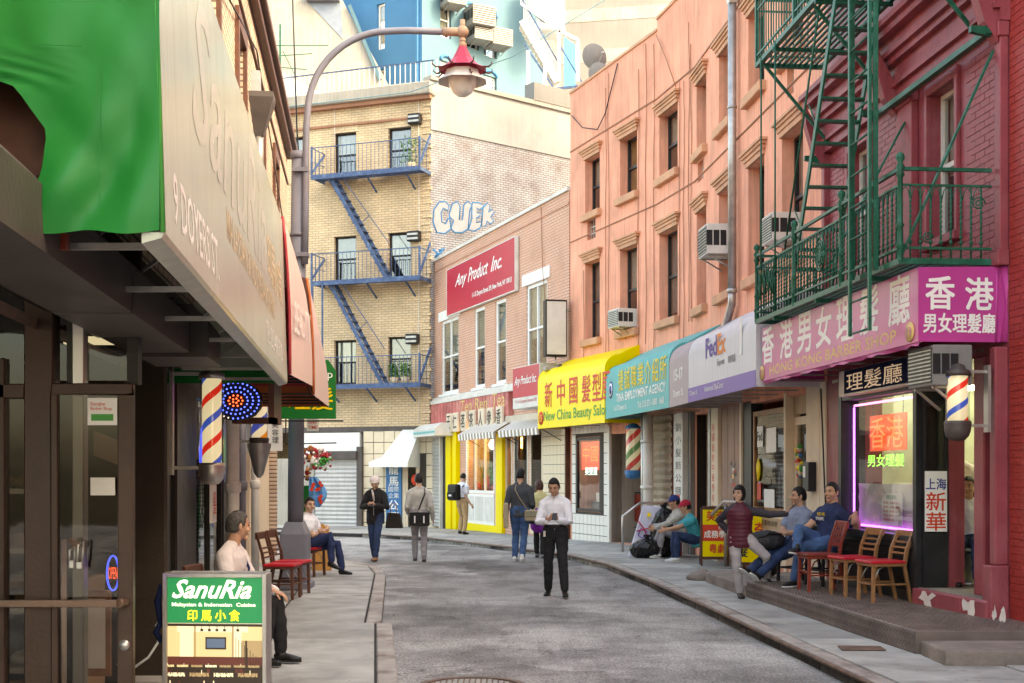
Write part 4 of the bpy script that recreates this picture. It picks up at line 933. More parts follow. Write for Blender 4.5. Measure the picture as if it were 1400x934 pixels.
# ================================================================ awnings along the salmon building
def awning(label, p0, p1, zb, zt, m, wall_d, end='both', curve=.35, zw=None, lip=None):
    f = F(p0, p1); t = thing('awning', label, 'awning', f.loc()); st = S(t, f); L = f.L; zw = zw or zt+.35
    prof = [(0, zb), (-.0, zt-curve)]
    for k in range(1, 9):
        a = k/8*math.pi/2; prof.append((curve*(1-math.cos(a)), zt-curve+curve*math.sin(a)))
    prof.append((wall_d, zw))
    n = 24; vs = []
    for i in range(n+1):
        x = L*i/n
        for k, (y, z) in enumerate(prof):
            sag = .012*math.sin(i*math.pi/2.0+1)*(1 if k > 1 else .2); vs.append((x, y+sag*.5, z-abs(sag)))
    np_ = len(prof); mb = MB().add(vs, [(i*np_+k, (i+1)*np_+k, (i+1)*np_+k+1, i*np_+k+1) for i in range(n) for k in range(np_-1)], 0, True)
    st.p(mb, 'cover', m)
    for x in ((0, L) if end == 'both' else (0,)):
        mb = MB().add([(x, y, z) for y, z in prof] + [(x, wall_d, zb)], [tuple(range(np_+1))]); st.p(mb, 'end_panel', m)
    mb = MB()
    for i in range(5): x = .03+(L-.06)*i/4; mb.bar((x,.02,zb+.02),(x,wall_d,zb+.02),.02)
    mb.bar((0,.02,zb+.012),(L,.02,zb+.012),.022); st.p(mb, 'frame', M['steel'])
    return t, st, f
t, st, f = awning('yellow beauty salon awning with red Chinese characters and green writing', (.66,32.7), (2.08,28.75), 2.9, 4.45, M['y_awn'], 1.0, zw=4.75)
W = f.L
for i, ch in enumerate('新中國髮型屋'):
    st.lettering(ch, .5, .62, f.s([750, 767, 784, 801.5, 816, 829][i]), -.006, 3.42, M['tx_red'], bold=.012, cx=True)
st.lettering('New China Beauty Salon', W-.55+.35, .33, .42, -.006, 3.0, M['tx_green'], bold=.012)
o = st.p(MB().lathe([(0,0),(.17,0),(.17,.01),(0,.01)], n=20), 'number_disc', M['tx_red']); o.location = f.w(.24,-.002,3.16)-t.location; o.rotation_euler = (R(90),0,f.rz)
st.lettering('15', .17, .17, .24, -.016, 3.07, M['y_awn'], cx=True)
t, st, f = awning('teal employment agency awning with yellow Chinese characters and white writing', (2.1,28.7), (2.91,23.75), 2.98, 4.2, M['t_awn'], 1.0)
W = f.L
for i, ch in enumerate('捷誠職業介紹所'): st.lettering(ch, .44, .46, W*(.28+.108*i), -.006, 3.52, M['tx_yellow'], bold=.005, cx=True)
st.lettering('TINA EMPLOYMENT AGENCY', W*.76, .18, W*.2, -.006, 3.3, M['tx_white'], bold=.015)
st.lettering('15-17 Doyers St.', W*.22, .15, W*.16, -.006, 3.08, M['tx_white'], bold=.01); st.lettering('Tel: 212-571-1600  1660', W*.38, .13, W*.56, -.006, 3.08, M['tx_white'], bold=.01)
for k, (r_, m_) in enumerate(((.19, 'tx_navy'), (.15, 'tx_white'), (.1, 'tx_navy'))):
    o = st.p(MB().lathe([(0,0),(r_,0),(r_,.006*(k+1)),(0,.006*(k+1))], n=20), 'round_logo', M[m_]); o.location = f.w(W*.1,-.001,3.6)-t.location; o.rotation_euler = (R(90),0,f.rz)
t, st, f = awning('narrow mauve awning numbered 15-17 between the teal and pale grey awnings', (2.915,23.72), (3.04,22.12), 2.98, 4.15, M['m_awn'], .95)
st.lettering('15-17', .75, .22, .45, -.006, 3.42, M['tx_white'], bold=.03); st.lettering('Doyers St.', .85, .17, .4, -.006, 3.1, M['tx_white'], bold=.015)
t, st, f = awning('pale grey courier shop awning with purple and orange logo and purple lower band', (3.045,22.1), (3.44,18.05), 2.98, 4.15, M['f_awn'], .95)
W = f.L
st.p(MB().box(.0, W, -.008, -.003, 2.98, 3.22), 'lower_band', M['purple'])
st.lettering('Fed', .72, .33, f.s(965), -.006, 3.62, M['tx_purple'], bold=.025); st.lettering('Ex', .5, .33, f.s(965)+.75, -.006, 3.62, mat('orange lettering', (.8,.22,.02), .5, bump=0), bold=.025)
st.lettering('Express', .42, .13, f.s(981), -.006, 3.42, M['tx_black']); st.lettering('聯邦快遞', .4, .12, f.s(996), -.006, 3.43, M['tx_black'])
st.lettering('Authorized ShipCenter', 1.2, .12, f.s(964), -.012, 3.06, M['tx_white']); st.lettering('17 Doyers St.', .6, .11, f.s(943), -.012, 3.06, M['tx_white'])
st.p(MB().box(f.s(1012), f.s(1015), -.012, -.004, 3.5, 4.05), 'loose_strap', M['white'])
# ================================================================ ground floor of the salmon building
f = segs[0]
# white tiled wall with dark framed beauty shop window (tiles built one by one)
st = SA
tw0, tw1 = f.s(785), f.s(833); wx0, wx1 = f.s(790), f.s(823.5)
base = st.p(MB().box(tw0-.02, tw1, -.05, -.001, -.1, .8).box(tw0-.02, wx0, -.05, -.001, .8, 2.9).box(wx1, tw1, -.05, -.001, .8, 2.9).box(wx0, wx1, -.05, -.001, 2.68, 2.9), 'tiled_wall', M['tilegap'])
me = MB().box(.008, .242, -.058, -.05, .008, .242).mesh('tile', M['tilew'])
z = .0
while z < 2.85:
    x = tw0-.02
    while x < tw1-.1:
        if not (x+.25 > wx0+.02 and x < wx1-.02 and z+.25 > .82 and z < 2.66): obj('tile', me, base, (x, 0, z))
        x += .25
    z += .25
win(st, wx0, wx1, .82, 2.66, -.05, M['black'], None, fw=.07, rows=1, glass='glass_shop', name='shop_window')
t = top('neon_sign', 'red neon sign with two Chinese characters glowing in the tiled beauty shop window', 'neon sign', f, wx0, 0, 0); L_ = LS(t); ww = wx1-wx0
L_.p(MB().box(.1, ww-.15, .06, .07, 1.85, 2.55), 'backing_panel', emit('red neon glow panel', (.9,.1,.07), .75))
L_.lettering('中國', ww*.62, .4, .2, .05, 2.05, M['neon_r']); L_.lettering('美髮屋', ww*.5, .2, .35, .05, 1.72, M['neon_c'])
t = top('window_counter', 'low counter with a small white box inside the tiled beauty shop window', 'counter', f, wx0, .35, .3); L_ = LS(t)
L_.p(MB().box(.05, ww-.05, 0, .4, 0, .75), 'cabinet', M['greywall']); L_.p(MB().box(.4, ww-.4, -.02, .3, .75, .98), 'box', M['tx_faint'])
q0 = f.s(836); q1 = f.L
st.p(MB().box(tw1+.002, q0-.002, -.06, .0, -.1, 2.9), 'wall_strip', M['tilew'])
st.p(MB().box(q0-.1, q1+.3, .9, 1.0, -.1, 2.9).box(q0-.1,q0,.0,.9,-.1,2.9), 'recess_wall', M['cream'])
q = f.w(f.s(866,-.3), -.3)
barber_pole('barber pole with red, white and green stripes hung beside the tiled beauty shop window', (q.x, q.y, 1.82), f.rz, .95, .17, .35, 1.02, cols=((.8,.7,.55),(.6,.06,.06),(.8,.75,.55),(.1,.25,.1),(.8,.7,.55),(.6,.05,.06)), metal='signblue', pitch=1.1)
# segment C shop fronts
f = segs[2]; st = SC; fb = segs[1]
def sc(px, d=0): return f.s(px, d)
X = lambda px: sc(px)
zt_ = 3.0
pb = SB_
pb.p(MB().box(fb.s(889), fb.s(923), -.06, -.001, -.1, .95), 'low_wall', M['tanwall'])
shutter(pb, fb.s(889), fb.s(922), .95, 3.0, -.05, M['shutterb'], .16, .035, 'roller_shutter')
pb.p(MB().box(fb.s(889)-.02, fb.s(923), -.12, -.001, .9, 1.06), 'shutter_sill', M['alum'])
pb.p(MB().box(fb.s(921,-.22), fb.s(933,-.22), -.22, -.001, -.1, 3.0), 'poster_pillar', M['whitedirty'])
xx = fb.s(922.5,-.22); wp = fb.s(932,-.22)-xx
for i, (b_, m_) in enumerate((('劉','tx_black'),('小','tx_black'),('髮','tx_black'),('廣告','tx_black'),('公','tx_black'),('招租','tx_black'),('平','tx_black'))): pb.lettering(b_, wp*.8, .17, xx+.05, -.224, 2.62-i*.26, M[m_])
pb.p(MB().box(xx+.1, xx+wp*.75, -.224, -.221, .95, 1.32), 'red_notice', M['tx_red']); pb.lettering('出租', wp*.5, .14, xx+.15, -.228, 1.1, M['tx_white'])
pb.p(MB().box(fb.s(934), fb.L-.0, -.1, -.001, -.1, 3.0), 'grey_pillar', M['greywall'])
st.p(MB().box(0, X(950), -.1, .2, -.1, 3.0), 'grey_pillar', M['greywall']); st.p(MB().box(.101, .13, .01, .28, -.1, 2.94), 'door_jamb', M['darkframe'])
st.p(MB().box(X(949)-.05, X(970), .2, .25, -.1, 2.6), 'door', M['woodwall']); st.p(MB().box(X(949)-.05, X(970), .2, .25, 2.62, 3.0), 'transom', M['shutterb'])
st.p(MB().box(X(969), X(972), -.02, .22, -.1, 3.0), 'door_frame', M['steel'])
st.p(MB().box(X(972), X(977), .02, .2, -.1, 3.0), 'dark_post', M['darkframe'])
st.p(MB().box(X(977.5), X(987), -.08, .1, -.1, 3.0), 'notice_pillar', M['creamtrim'])
for i, ch in enumerate('美國紐約中華學校友會'): st.lettering(ch, .2, .15, X(979), -.084, 2.55-i*.19, M['tx_red'] if i < 9 else M['tx_black'])
mb = st.p(MB().box(X(987), X(1014), .0, .05, -.1, 3.0), 'boarding', M['woodwall'])
for i in range(3): MB().box(X(987)+.02+i*(X(1014)-X(987))/3, X(987)-.01+(i+1)*(X(1014)-X(987))/3, -.012, .0, -.05, 2.98).build('board', M['woodwall'], mb)
t = top('sticker_cluster', 'cluster of small torn stickers on the brown boarding beside the grey signs', 'stickers', f, X(1003), -.016, 1.55); L_ = LS(t)
for i in range(9): x, z = random.uniform(-.2,.15), random.uniform(-.25,.4); L_.p(MB().box(x, x+random.uniform(.05,.15), -.003, 0, z, z+random.uniform(.04,.1)), 'sticker', M[random.choice(['signblue','tx_red','tx_gold','black','whitedirty','steel'])])
st.p(MB().box(X(1014), X(1016), -.04, .1, -.1, 3.0), 'post', M['creamtrim']); st.p(MB().box(X(1016), X(1027), .0, .2, -.1, 3.0), 'dark_door_edge', M['black'])
# courier shop window with wooden frame
cx0, cx1 = X(1028), X(1074)
win(st, cx0, cx1, 1.12, 2.8, .02, M['wood'], None, fw=.08, rows=1, glass='glass_shop', name='shop_window')
st.p(MB().box(cx0, cx1, -.0, .05, .2, 1.1), 'stall_riser', M['creamtrim']); st.p(MB().box(cx0+.1, cx1-.15, -.01, -.002, .85, 1.04), 'notice_plate', M['tanwall']); st.lettering('唐人街華埠商會', (cx1-cx0)*.7, .1, cx0+.2, -.015, .9, M['tx_black'])
for nm, x0, x1, z0, z1, m_ in (('window_notice', .2, .55, 2.2, 2.55, 'white'), ('window_notice', .75, 1.3, 2.1, 2.5, 'tx_faint'), ('open_notice', .2, .42, 1.32, 1.6, 'tx_red'), ('window_notice', .62, 1.2, 1.2, 1.5, 'white')):
    st.p(MB().box(cx0+x0, cx0+x1, .033, .039, z0, z1), nm, M[m_])
st.lettering('Fed', .3, .16, cx0+.22, .03, 2.3, M['tx_black'], bold=.02)
o = st.p(MB().lathe([(0,0),(.12,0),(.12,.01),(0,.01)], n=20), 'smile_sticker', M['tx_yellow']); o.location = f.w(cx0+.3,.03,1.85)-sb.location; o.rotation_euler=(R(90),0,f.rz)
o = st.p(MB().tube([(cx0+.3,.03,2.0),(cx0+.24,.03,1.9),(cx0+.24,.03,1.75),(cx0+.3,.03,1.64),(cx0+.36,.03,1.75),(cx0+.36,.03,1.9),(cx0+.3,.03,2.0)], .018, 6), 'sticker_ring', M['tx_yellow'])
t = top('window_grating', 'pale folded slat grating standing inside the courier shop window', 'grating', f, cx0, .25, 1.1); L_ = LS(t)
me = MB().box(0, cx1-cx0-.15, 0, .02, 0, .03).mesh('slat', M['greywall'])
for i in range(22): L_.xf(obj('slat', me, None, (.08, 0, .04+i*.075)))
t = top('shop_light', 'fluorescent light inside the courier shop ceiling', 'ceiling light', f, X(1060), 1.3, 2.8); LS(t).p(MB().box(-.6,.6,-.1,.1,0,.05), 'tube', emit('dim tube', (1,.95,.8), 5))
# cream door with glass and the letter box
st.p(MB().box(X(1074), X(1076.5), -.03, .2, .1, 3.0), 'post', M['creamtrim'])
o = st.p(MB().box(X(1077), X(1104), .1, .16, .27, .95).box(X(1077), X(1077)+.13, .1, .16, .95, 2.62).box(X(1104)-.1, X(1104), .1, .16, .95, 2.62).box(X(1077)+.13, X(1104)-.1, .1, .16, 2.5, 2.62), 'door', M['creamtrim'])
MB().box(X(1077)+.13, X(1104)-.1, .12, .13, .95, 2.5).build('pane', M['glass_shop'], o); MB().box(X(1077)+.01, X(1077)+.24, .06, .1, 1.02, 1.5).build('lock_plate', M['black'], o)
MB().box(X(1077)+.24, X(1104)-.1, .06, .11, 1.45, 1.5).build('push_bar', M['black'], o)
st.p(MB().box(X(1077), X(1104), .1, .14, 2.66, 3.0), 'transom', M['tanwall'])
o = st.p(MB().box(X(1104), f.L, -.02, .2, .1, 3.05), 'cream_panel_wall', M['creamtrim'])
for i in range(6): MB().box(X(1104)+.03+i*.1, X(1104)+.12+i*.1, -.03, -.02, .35, 3.0).build('panel', M['creamtrim'], o)
t = top('letter_box', 'small black letter box with white tag on the cream panelled wall', 'letter box', f, X(1115), -.03, 1.5); L_ = LS(t)
L_.p(MB().box(-.13,.13,-.12,0,0,.42), 'box', M['black'], bevel=.012, seg=2); L_.p(MB().box(-.1,0,-.125,-.121,.2,.36), 'tag', M['white'])
t = top('door_garland', 'small coloured festive paper ornament hung on the glass of the cream door', 'ornament', f, X(1090), .05, 1.95); L_ = LS(t)
for i in range(26): a = random.random()*6.3; r_ = random.random()**.5*.17; L_.p(MB().ball((r_*math.cos(a), -.02, r_*1.5*math.sin(a)), random.uniform(.02,.05), 7, 5), 'bauble', M[random.choice(['tx_red','tx_gold','signblue','tx_orange','tx_yellow','tx_green'])])
mb = MB(); mb.tube([f.w(X(1127),-.05,2.95), f.w(X(1130),-.06,2.4), f.w(X(1133),-.06,1.6), f.w(X(1136),-.05,.9)], .012, 6); tag(mb.build('cable', M['black']), 'black cable drooping down the cream panelled wall near the letter box', 'cable')
mb = MB().box(.0, f.L*.98, 2.2, 2.3, 0, 3.0); st.p(mb, 'inner_wall', M['int_cream'])
# pipes by the shutter
for i, (px, h, r_) in enumerate(((880.5, 2.95, .07), (886, 2.9, .11))):
    q = segs[0].w(segs[0].s(px, -.5), -.5); mb = MB().tube([(0,0,0),(0,0,h)], r_, 12).tube([(0,0,1.3),(0,0,1.38)], r_*1.25, 12).tube([(0,0,2.3),(0,0,2.36)], r_*1.2, 12)
    o = mb.build('standpipe', M['whitedirty' if i else 'steel']); o.location = (q.x, q.y, .12); tag(o, ('thin grey' if not i else 'thick flaking white') + ' pipe standing beside the stained brown roller shutter', 'pipe')
# stair rail
t = thing('handrail', 'grey metal handrail at the cellar steps behind the black garbage bags', 'handrail', (2.45, 26.6, .12)); L_ = LS(t)
for k in (0, 1):
    x = k*.5
    L_.p(MB().tube([(x-.15,-.3*k,0),(x-.15,-.3*k,.75),(x+.2,-.3*k,1.02),(x+1.7,-.3*k+1.0,1.02)], .028, 8), 'rail', M['alum' if k == 0 else 'darkframe'])
L_.p(MB().tube([(1.25,.6,0),(1.25,.6,1.02)], .025, 8).tube([(1.7,.8,0),(1.7,.8,1.02)], .025, 8), 'post', M['alum'])
# second slim rail further along
t = thing('handrail', 'short grey handrail sloping up behind the yellow sandwich boards', 'handrail', (3.6, 22.5, .12)); L_ = LS(t)
L_.p(MB().tube([(-.1,0,.9),(.12,0,1.14),(1.0,-.6,1.14)], .03, 8).tube([(.15,0,0),(.15,0,1.1)], .025, 8).tube([(.95,-.6,0),(.95,-.6,1.1)], .025, 8), 'rail', M['alum'])
# ================================================================ pink brick building
Q0, Q1 = (-2.95, 44.9), (1.47, 32.95)
FQ = F(Q0, Q1); t = thing('pink_brick_building', 'two storey pink brick building carrying the two red signs with white script', 'building', FQ.loc()); B_ = S(t, FQ); bq = t
LQ = FQ.L; zq = 9.05
wq = [(604,627,1),(649,663,0),(677.5,692,0),(720,748,1)]
hq = [(FQ.s(a), FQ.s(b), 4.42 if i < 3 else 4.5, 6.9 if i < 3 else 7.0) for i, (a, b, c) in enumerate(wq)]
gq = [(FQ.s(637), FQ.s(676), 1.15, 3.35, 'tea'), (FQ.s(692), FQ.s(700), .9, 3.3, 'sl'), (FQ.s(702), FQ.s(722), .15, 3.2, 'd1'), (FQ.s(724), FQ.s(742), .1, 3.15, 'd2')]
B_.p(wall_mb(0, LQ, -.4, zq, hq + [g[:4] for g in gq] + [(FQ.s(677), FQ.s(687), .2, 3.35)], .22), 'wall', M['pbrick'])
shell(B_, 0, LQ, -.4, zq, .22, 6, M['pbrick'])
B_.p(MB().box(-.02, LQ, -.06, .3, zq, zq+.09), 'coping', M['whitedirty']); B_.p(MB().box(0, LQ, -.03, 0, zq-.35, zq-.28), 'string_course', M['pbrick'])
for i, (h, w_) in enumerate(zip(hq, wq)):
    win(B_, *h, .03, M['white'], 'blind', .55 if i < 3 else .6, fw=.1, vert=w_[2])
    if i in (0, 3): B_.p(MB().box(h[0]-.25, h[1]+.25, -.05, .0, h[3], h[3]+.32), 'lintel', M['white'], bevel=.01)
    sill(B_, h[0], h[1], h[2], M['white'], .12, .1)
B_.p(MB().box(0, FQ.s(745), -.18, .0, 4.12, 4.24).box(0, FQ.s(745), -.1, 0, 4.24, 4.34), 'ledge', M['whitedirty'])
# shop fascia
o = B_.p(MB().box(0, FQ.s(702), -.14, .0, 3.42, 4.12), 'fascia', M['fadedred'])
n_ = 26
for i in range(n_): MB().box(FQ.s(702)*i/n_+.02, FQ.s(702)*(i+1)/n_-.02, -.155, -.14, 3.47, 4.1).build('fascia_panel', M['fadedred'], o)
B_.lettering('Ten Ren', 2.6, .36, FQ.s(636), -.165, 3.72, M['tx_gold'], shear=.1); B_.lettering('Tea', 1.1, .42, FQ.s(680), -.165, 3.72, M['tx_gold'], shear=.1)
for i, ch in enumerate('天仁茗茶人參香'):
    px = [623.5, 632, 643.5, 655, 668, 680, 693][i]; x = FQ.s(px); bo = B_.p(MB().box(x-.26, x+.26, -.26, -.16, 3.1, 3.72), 'character_block', M['creamtrim'], bevel=.02)
    B_.lettering(ch, .38, .44, x, -.266, 3.2, M['tx_black'], cx=True, bold=.01)
for k, (a, b) in enumerate(((626, 677), (681, 736))):   # striped awnings
    aw = FQ; x0, x1 = FQ.s(a, -.7), FQ.s(b, -.7); o = thing('striped_awning', ('left' if not k else 'right') + ' brown and white striped awning over the ' + ('tea shop window' if not k else 'shop doorway'), 'awning', FQ.w(x0, 0, 0), FQ.rz); L_ = LS(o); n = int((x1-x0)/.14)
    me1 = MB().prism_x([(-.68,2.72),(-.7,2.9),(0,3.32),(0,3.28),(-.66,2.88),(-.66,2.72)], 0, .139)
    ma, mb_ = me1.mesh('awning_stripe', M['shutterb']), me1.mesh('awning_stripe', M['tx_faint'])
    for i in range(n): L_.xf(obj('awning_stripe', ma if i % 2 else mb_, None, (i*.14, 0, .05)))
    L_.p(MB().bar((.05,-.66,2.95),(.05,0,2.6),.02).bar((n*.14-.05,-.66,2.95),(n*.14-.05,0,2.6),.02), 'arm', M['black'])
# roller shutter at its left with checker canopy
x0, x1 = FQ.s(579), FQ.s(608)
shutter(B_, x0, x1, .0, 3.0, -.12, M['shutter'], .12, .03, 'roller_shutter')
B_.p(MB().box(x0-.08, x0, -.2, .0, -.4, 3.1).box(x1, x1+.1, -.2, 0, -.4, 3.1), 'shutter_rail', M['whitedirty'])
t2 = top('shutter_box', 'white roller box with blue and white checker valance above the grey shutter', 'canopy', FQ, FQ.s(579, -.5)-.5, 0, 0); L_ = LS(t2)
L_.p(MB().prism_x([(-.75,3.0),(-.75,3.25),(-.5,3.42),(0,3.42),(0,3.0)], .1, 2.7), 'box', M['whitedirty'])
me = MB().prism_y([(0,0),(.055,.055),(0,.11),(-.055,.055)], -.756, -.752).mesh('checker', M['t_awn'])
for i in range(22): L_.xf(obj('checker', me, None, (.18+i*.115, 0, 3.07)))
B_.p(MB().box(FQ.s(609), FQ.s(613), -.1, .05, -.3, 3.4), 'dark_post', M['darkframe']); B_.p(MB().box(FQ.s(613), FQ.s(620), -.1, .05, -.3, 3.4), 'yellow_pilaster', M['y_awn']); B_.p(MB().box(FQ.s(624), FQ.s(629), -.14, .05, -.3, 3.4), 'yellow_pilaster', M['y_awn'])
B_.p(MB().box(FQ.s(634), FQ.s(686), -.05, .0, -.3, .2), 'yellow_plinth', M['y_awn']); B_.p(MB().box(FQ.s(692)-.62, FQ.s(692)-.08, -.1, .05, -.3, 3.4), 'yellow_pilaster', M['y_awn'])
tw = win(B_, gq[0][0], gq[0][1], 1.15, 3.35, .0, M['white'], None, fw=.09, rows=1, vert=2, glass='glass_shop', name='shop_window')
o = B_.p(MB().box(gq[0][0], gq[0][1], -.02, .03, .2, 1.13), 'stall_riser', M['white'])
for i in range(3): w3 = (gq[0][1]-gq[0][0])/3; MB().box(gq[0][0]+.06+i*w3, gq[0][0]-.06+(i+1)*w3, -.03, -.02, .3, 1.05).build('panel', M['whitedirty'], o)
o = B_.p(MB().box(FQ.s(677), FQ.s(687), .0, .06, .2, .5).box(FQ.s(677), FQ.s(677)+.1, 0, .06, .5, 3.0).box(FQ.s(687)-.1, FQ.s(687), 0, .06, .5, 3.0).box(FQ.s(677)+.1, FQ.s(687)-.1, 0, .06, 2.85, 3.35), 'shop_door', M['creamtrim'])
MB().box(FQ.s(677)+.1, FQ.s(687)-.1, .02, .03, .5, 2.85).build('pane', M['glass_shop'], o)
win(B_, *gq[1][:4], .0, M['alum'], 'amber', .35, fw=.08, rows=1, glass='glass_shop', name='shop_window')
for g in gq[2:]:
    o = B_.p(MB().box(g[0], g[0]+.1, 0, .08, g[2], g[3]).box(g[1]-.1, g[1], 0, .08, g[2], g[3]).box(g[0]+.1, g[1]-.1, 0, .08, g[3]-.1, g[3]).box(g[0]+.1, g[1]-.1, 0, .08, g[2], g[2]+.25), 'door', M['alum'] if g[4] == 'd1' else M['creamtrim'])
    MB().box(g[0]+.1, g[1]-.1, .03, .04, g[2]+.25, g[3]-.1).build('pane', M['glass_dark'], o)
tf = B_.p(MB().box(FQ.s(744), FQ.s(778), -.03, .0, -.3, 3.05), 'tiled_pillar', M['tilegap'])
me = MB().box(.006,.244,-.04,-.03,.006,.244).mesh('tile', M['tilec'])
z = -.25
while z < 2.95:
    x = FQ.s(744)
    while x < FQ.s(778)-.2: obj('tile', me, tf, (x, 0, z)); x += .25
    z += .25
B_.p(MB().box(FQ.s(778)+.0, LQ+.05, -.12, .0, -.3, 3.2), 'corner_post', M['darkwood'])
B_.p(MB().box(FQ.s(702), FQ.s(780), -.25, .0, 3.2, 3.4), 'shutter_housing', M['alum'])
# tea shop interior
t2 = top('tea_shop_room', 'warm lit interior of the tea shop behind its tall white framed window', 'room', FQ, gq[0][0]-.3, .25, 0, kind='structure'); L_ = LS(t2)
ww = FQ.s(700)-gq[0][0]+.5; L_.p(MB().box(0, ww, 2.6, 2.7, 0, 3.6).box(-.1, 0, 0, 2.7, 0, 3.6).box(ww, ww+.1, 0, 2.7, 0, 3.6), 'inner_wall', M['tanwall']); L_.p(MB().box(0, ww, 0, 2.6, .0, .1), 'room_floor', M['tanwall'])
for i, x in enumerate((1.1, 2.3, 3.6)):
    t2 = top('hanging_lamp', 'yellow glowing paper lantern hanging in the tea shop window, number in a row of three', 'lamp', FQ, gq[0][0]+x-.3, .7, 2.55, group='lanterns in the tea shop'); t2['label'] = ('left','middle','right')[i]+' yellow glowing lantern of the row hanging in the tea shop'
    L_ = LS(t2); L_.p(MB().lathe([(0,.3),(.12,.28),(.2,.15),(.2,.08),(.12,-.02),(0,-.04)], n=12), 'lantern_shade', M['lamp_y']); L_.p(MB().tube([(0,0,.3),(0,0,1.0)], .012, 5), 'cord', M['black'])
for i in range(9):
    x = gq[0][0]+.3+i*.42; h = random.uniform(.3,.6); c_ = random.choice(['tx_green','tx_gold','white','tx_red','t_awn'])
    if i in (1, 3):
        t2 = top('potted_plant', ('first' if i == 1 else 'second')+' tall leafy pot plant from the left in the tea shop window', 'plant', FQ, x, .45, 1.15, group='plants in the tea shop window'); L_ = LS(t2); L_.p(MB().lathe([(0,0),(.12,0),(.16,.25),(0,.25)], n=12), 'pot', M['redwood'])
        for k in range(22):
            a = random.random()*6.3; r_ = random.uniform(.1,.3); hh = random.uniform(.5,1.25); L_.p(MB().add([(0,0,.2),(r_*.6*math.cos(a)-.03,r_*.6*math.sin(a),hh*.6),(r_*math.cos(a),r_*math.sin(a),hh),(r_*.6*math.cos(a)+.03,r_*.6*math.sin(a),hh*.6)], [(0,1,2,3)]), 'leaf', M['tx_green'])
    else:
        t2 = top('tea_tin', '%s tea tin in the tea shop window, place %s from the left' % ({'tx_green':'green','tx_gold':'golden','white':'white','tx_red':'red','t_awn':'teal'}[c_], ['one','two','three','four','five','six','seven','eight','nine'][i]), 'tin', FQ, x, .3, 1.15, group='tins in the tea shop window'); LS(t2).p(MB().lathe([(0,0),(.1,0),(.1,h*.8),(.07,h*.85),(.07,h),(0,h)], n=12), 'tin_body', M[c_])
# red signs
s0, s1 = FQ.s(611,-.12), FQ.s(704,-.12)
t2 = top('wall_sign', 'large dark red sign board with white script high on the pink brick wall', 'shop sign', FQ, s0, -.12, 6.98); L_ = LS(t2); ww = s1-s0
L_.p(MB().box(0, ww, 0, .1, 0, 1.5), 'board', M['signred']); L_.p(MB().box(-.03,0,-.01,.1,-.03,1.53).box(ww,ww+.03,-.01,.1,-.03,1.53).box(0,ww,-.01,.1,1.5,1.53).box(0,ww,-.01,.1,-.03,0), 'border', M['whitedirty'])
L_.lettering('Any', ww*.19, .5, ww*.14, -.006, .72, M['tx_white'], shear=.5, bold=.012); L_.lettering('Product', ww*.3, .44, ww*.345, -.006, .8, M['tx_white'], shear=.5, bold=.012); L_.lettering('Inc.', ww*.15, .44, ww*.68, -.006, .8, M['tx_white'], shear=.5, bold=.012)
L_.lettering('11-15 Doyers Street 2Fl, New York, NY 10013', ww*.55, .2, ww*.41, -.006, .22, M['tx_white'], bold=.02)
s0, s1 = FQ.s(701,-.7), FQ.s(737.5,-.7)
t2 = top('wall_sign', 'small dark red sign with white script just left of the yellow awning', 'shop sign', FQ, s0, -.7, 3.62); L_ = LS(t2); ww = s1-s0
L_.p(MB().box(0, ww, 0, .45, -.12, 1.0), 'box', M['whitedirty'], bevel=.01); L_.p(MB().box(.02, ww-.02, -.006, -.001, .18, .98), 'panel', M['signred'])
L_.lettering('Any Product Inc.', ww*.82, .3, ww*.08, -.012, .45, M['tx_white'], shear=.5, bold=.012); L_.lettering('11-15 Doyers Street 2Fl', ww*.8, .12, ww*.1, -.008, .0, M['signred'])
# blank light box sign hung square to the wall
q = FQ.w(FQ.s(760), -.1); 
t2 = thing('blank_sign_box', 'blank white sign box with dark sides hung square to the brick beside the salmon wall', 'sign', (0.86, 32.6, 4.75), R(12)); L_ = LS(t2)
L_.p(MB().box(0,.56,0,.3,0,1.45), 'box', M['darkframe'], bevel=.01); L_.p(MB().box(.03,.53,-.01,-.001,.05,1.4), 'panel', M['whitedirty']); L_.p(MB().tube([(.28,.1,0),(.28,.1,-.25)], .02).tube([(.56,.15,1.2),(.8,.3,1.2)], .02), 'bracket', M['steel'])
t2 = thing('flood_light', 'grey flood light fitting below the blank white sign box', 'light', (1.05, 32.4, 4.35), R(12)); L_ = LS(t2); L_.p(MB().box(-.25,.1,-.1,.1,0,.12), 'housing', M['steel'], bevel=.02); L_.p(MB().box(.1,.2,-.12,.12,-.03,.18), 'lamp_head', M['brownmetal'], bevel=.02)
pts_cable('cable', [FQ.w(FQ.s(741)+.0,-.03,9.0), FQ.w(FQ.s(744),-.05,7.4), FQ.w(FQ.s(747),-.05,6.6), FQ.w(FQ.s(750),-.05,5.0)], .012, M['tan'], 'thin cable hanging down the pink brick wall right of the large red sign')
# ================================================================ buff brick corner building
C = V(-2.83, 44.0); dirL = V(-.939, .343); LY = 9.5
Y0 = C + dirL*LY
FY = F((Y0.x, Y0.y), (C.x, C.y)); t = thing('buff_brick_building', 'three storey buff brick building with blue fire escapes closing the view', 'building', FY.loc()); Y_ = S(t, FY); by = t
zy = 14.75
rows_y = [(10.6, 0, 183, 240), (0, 0, 324, 385), (0, 0, 465, 530)]
def yz(px, py): return FY.z(px, py)
wy = []
for k, (ya, yb_) in enumerate(((183,243),(324,386),(466,526))):
    for a, b, dy in ((457,487,0),(531,562,-7 if k == 0 else -5)): wy.append((FY.s(a), FY.s(b), yz(a, yb_+dy), yz(a, ya+dy)))
    wy.append((FY.s(400), FY.s(416), yz(400, yb_+5), yz(400, ya+5)))
Y_.p(wall_mb(0, LY, 3.35, zy, wy, .22), 'wall', M['ybrick'])
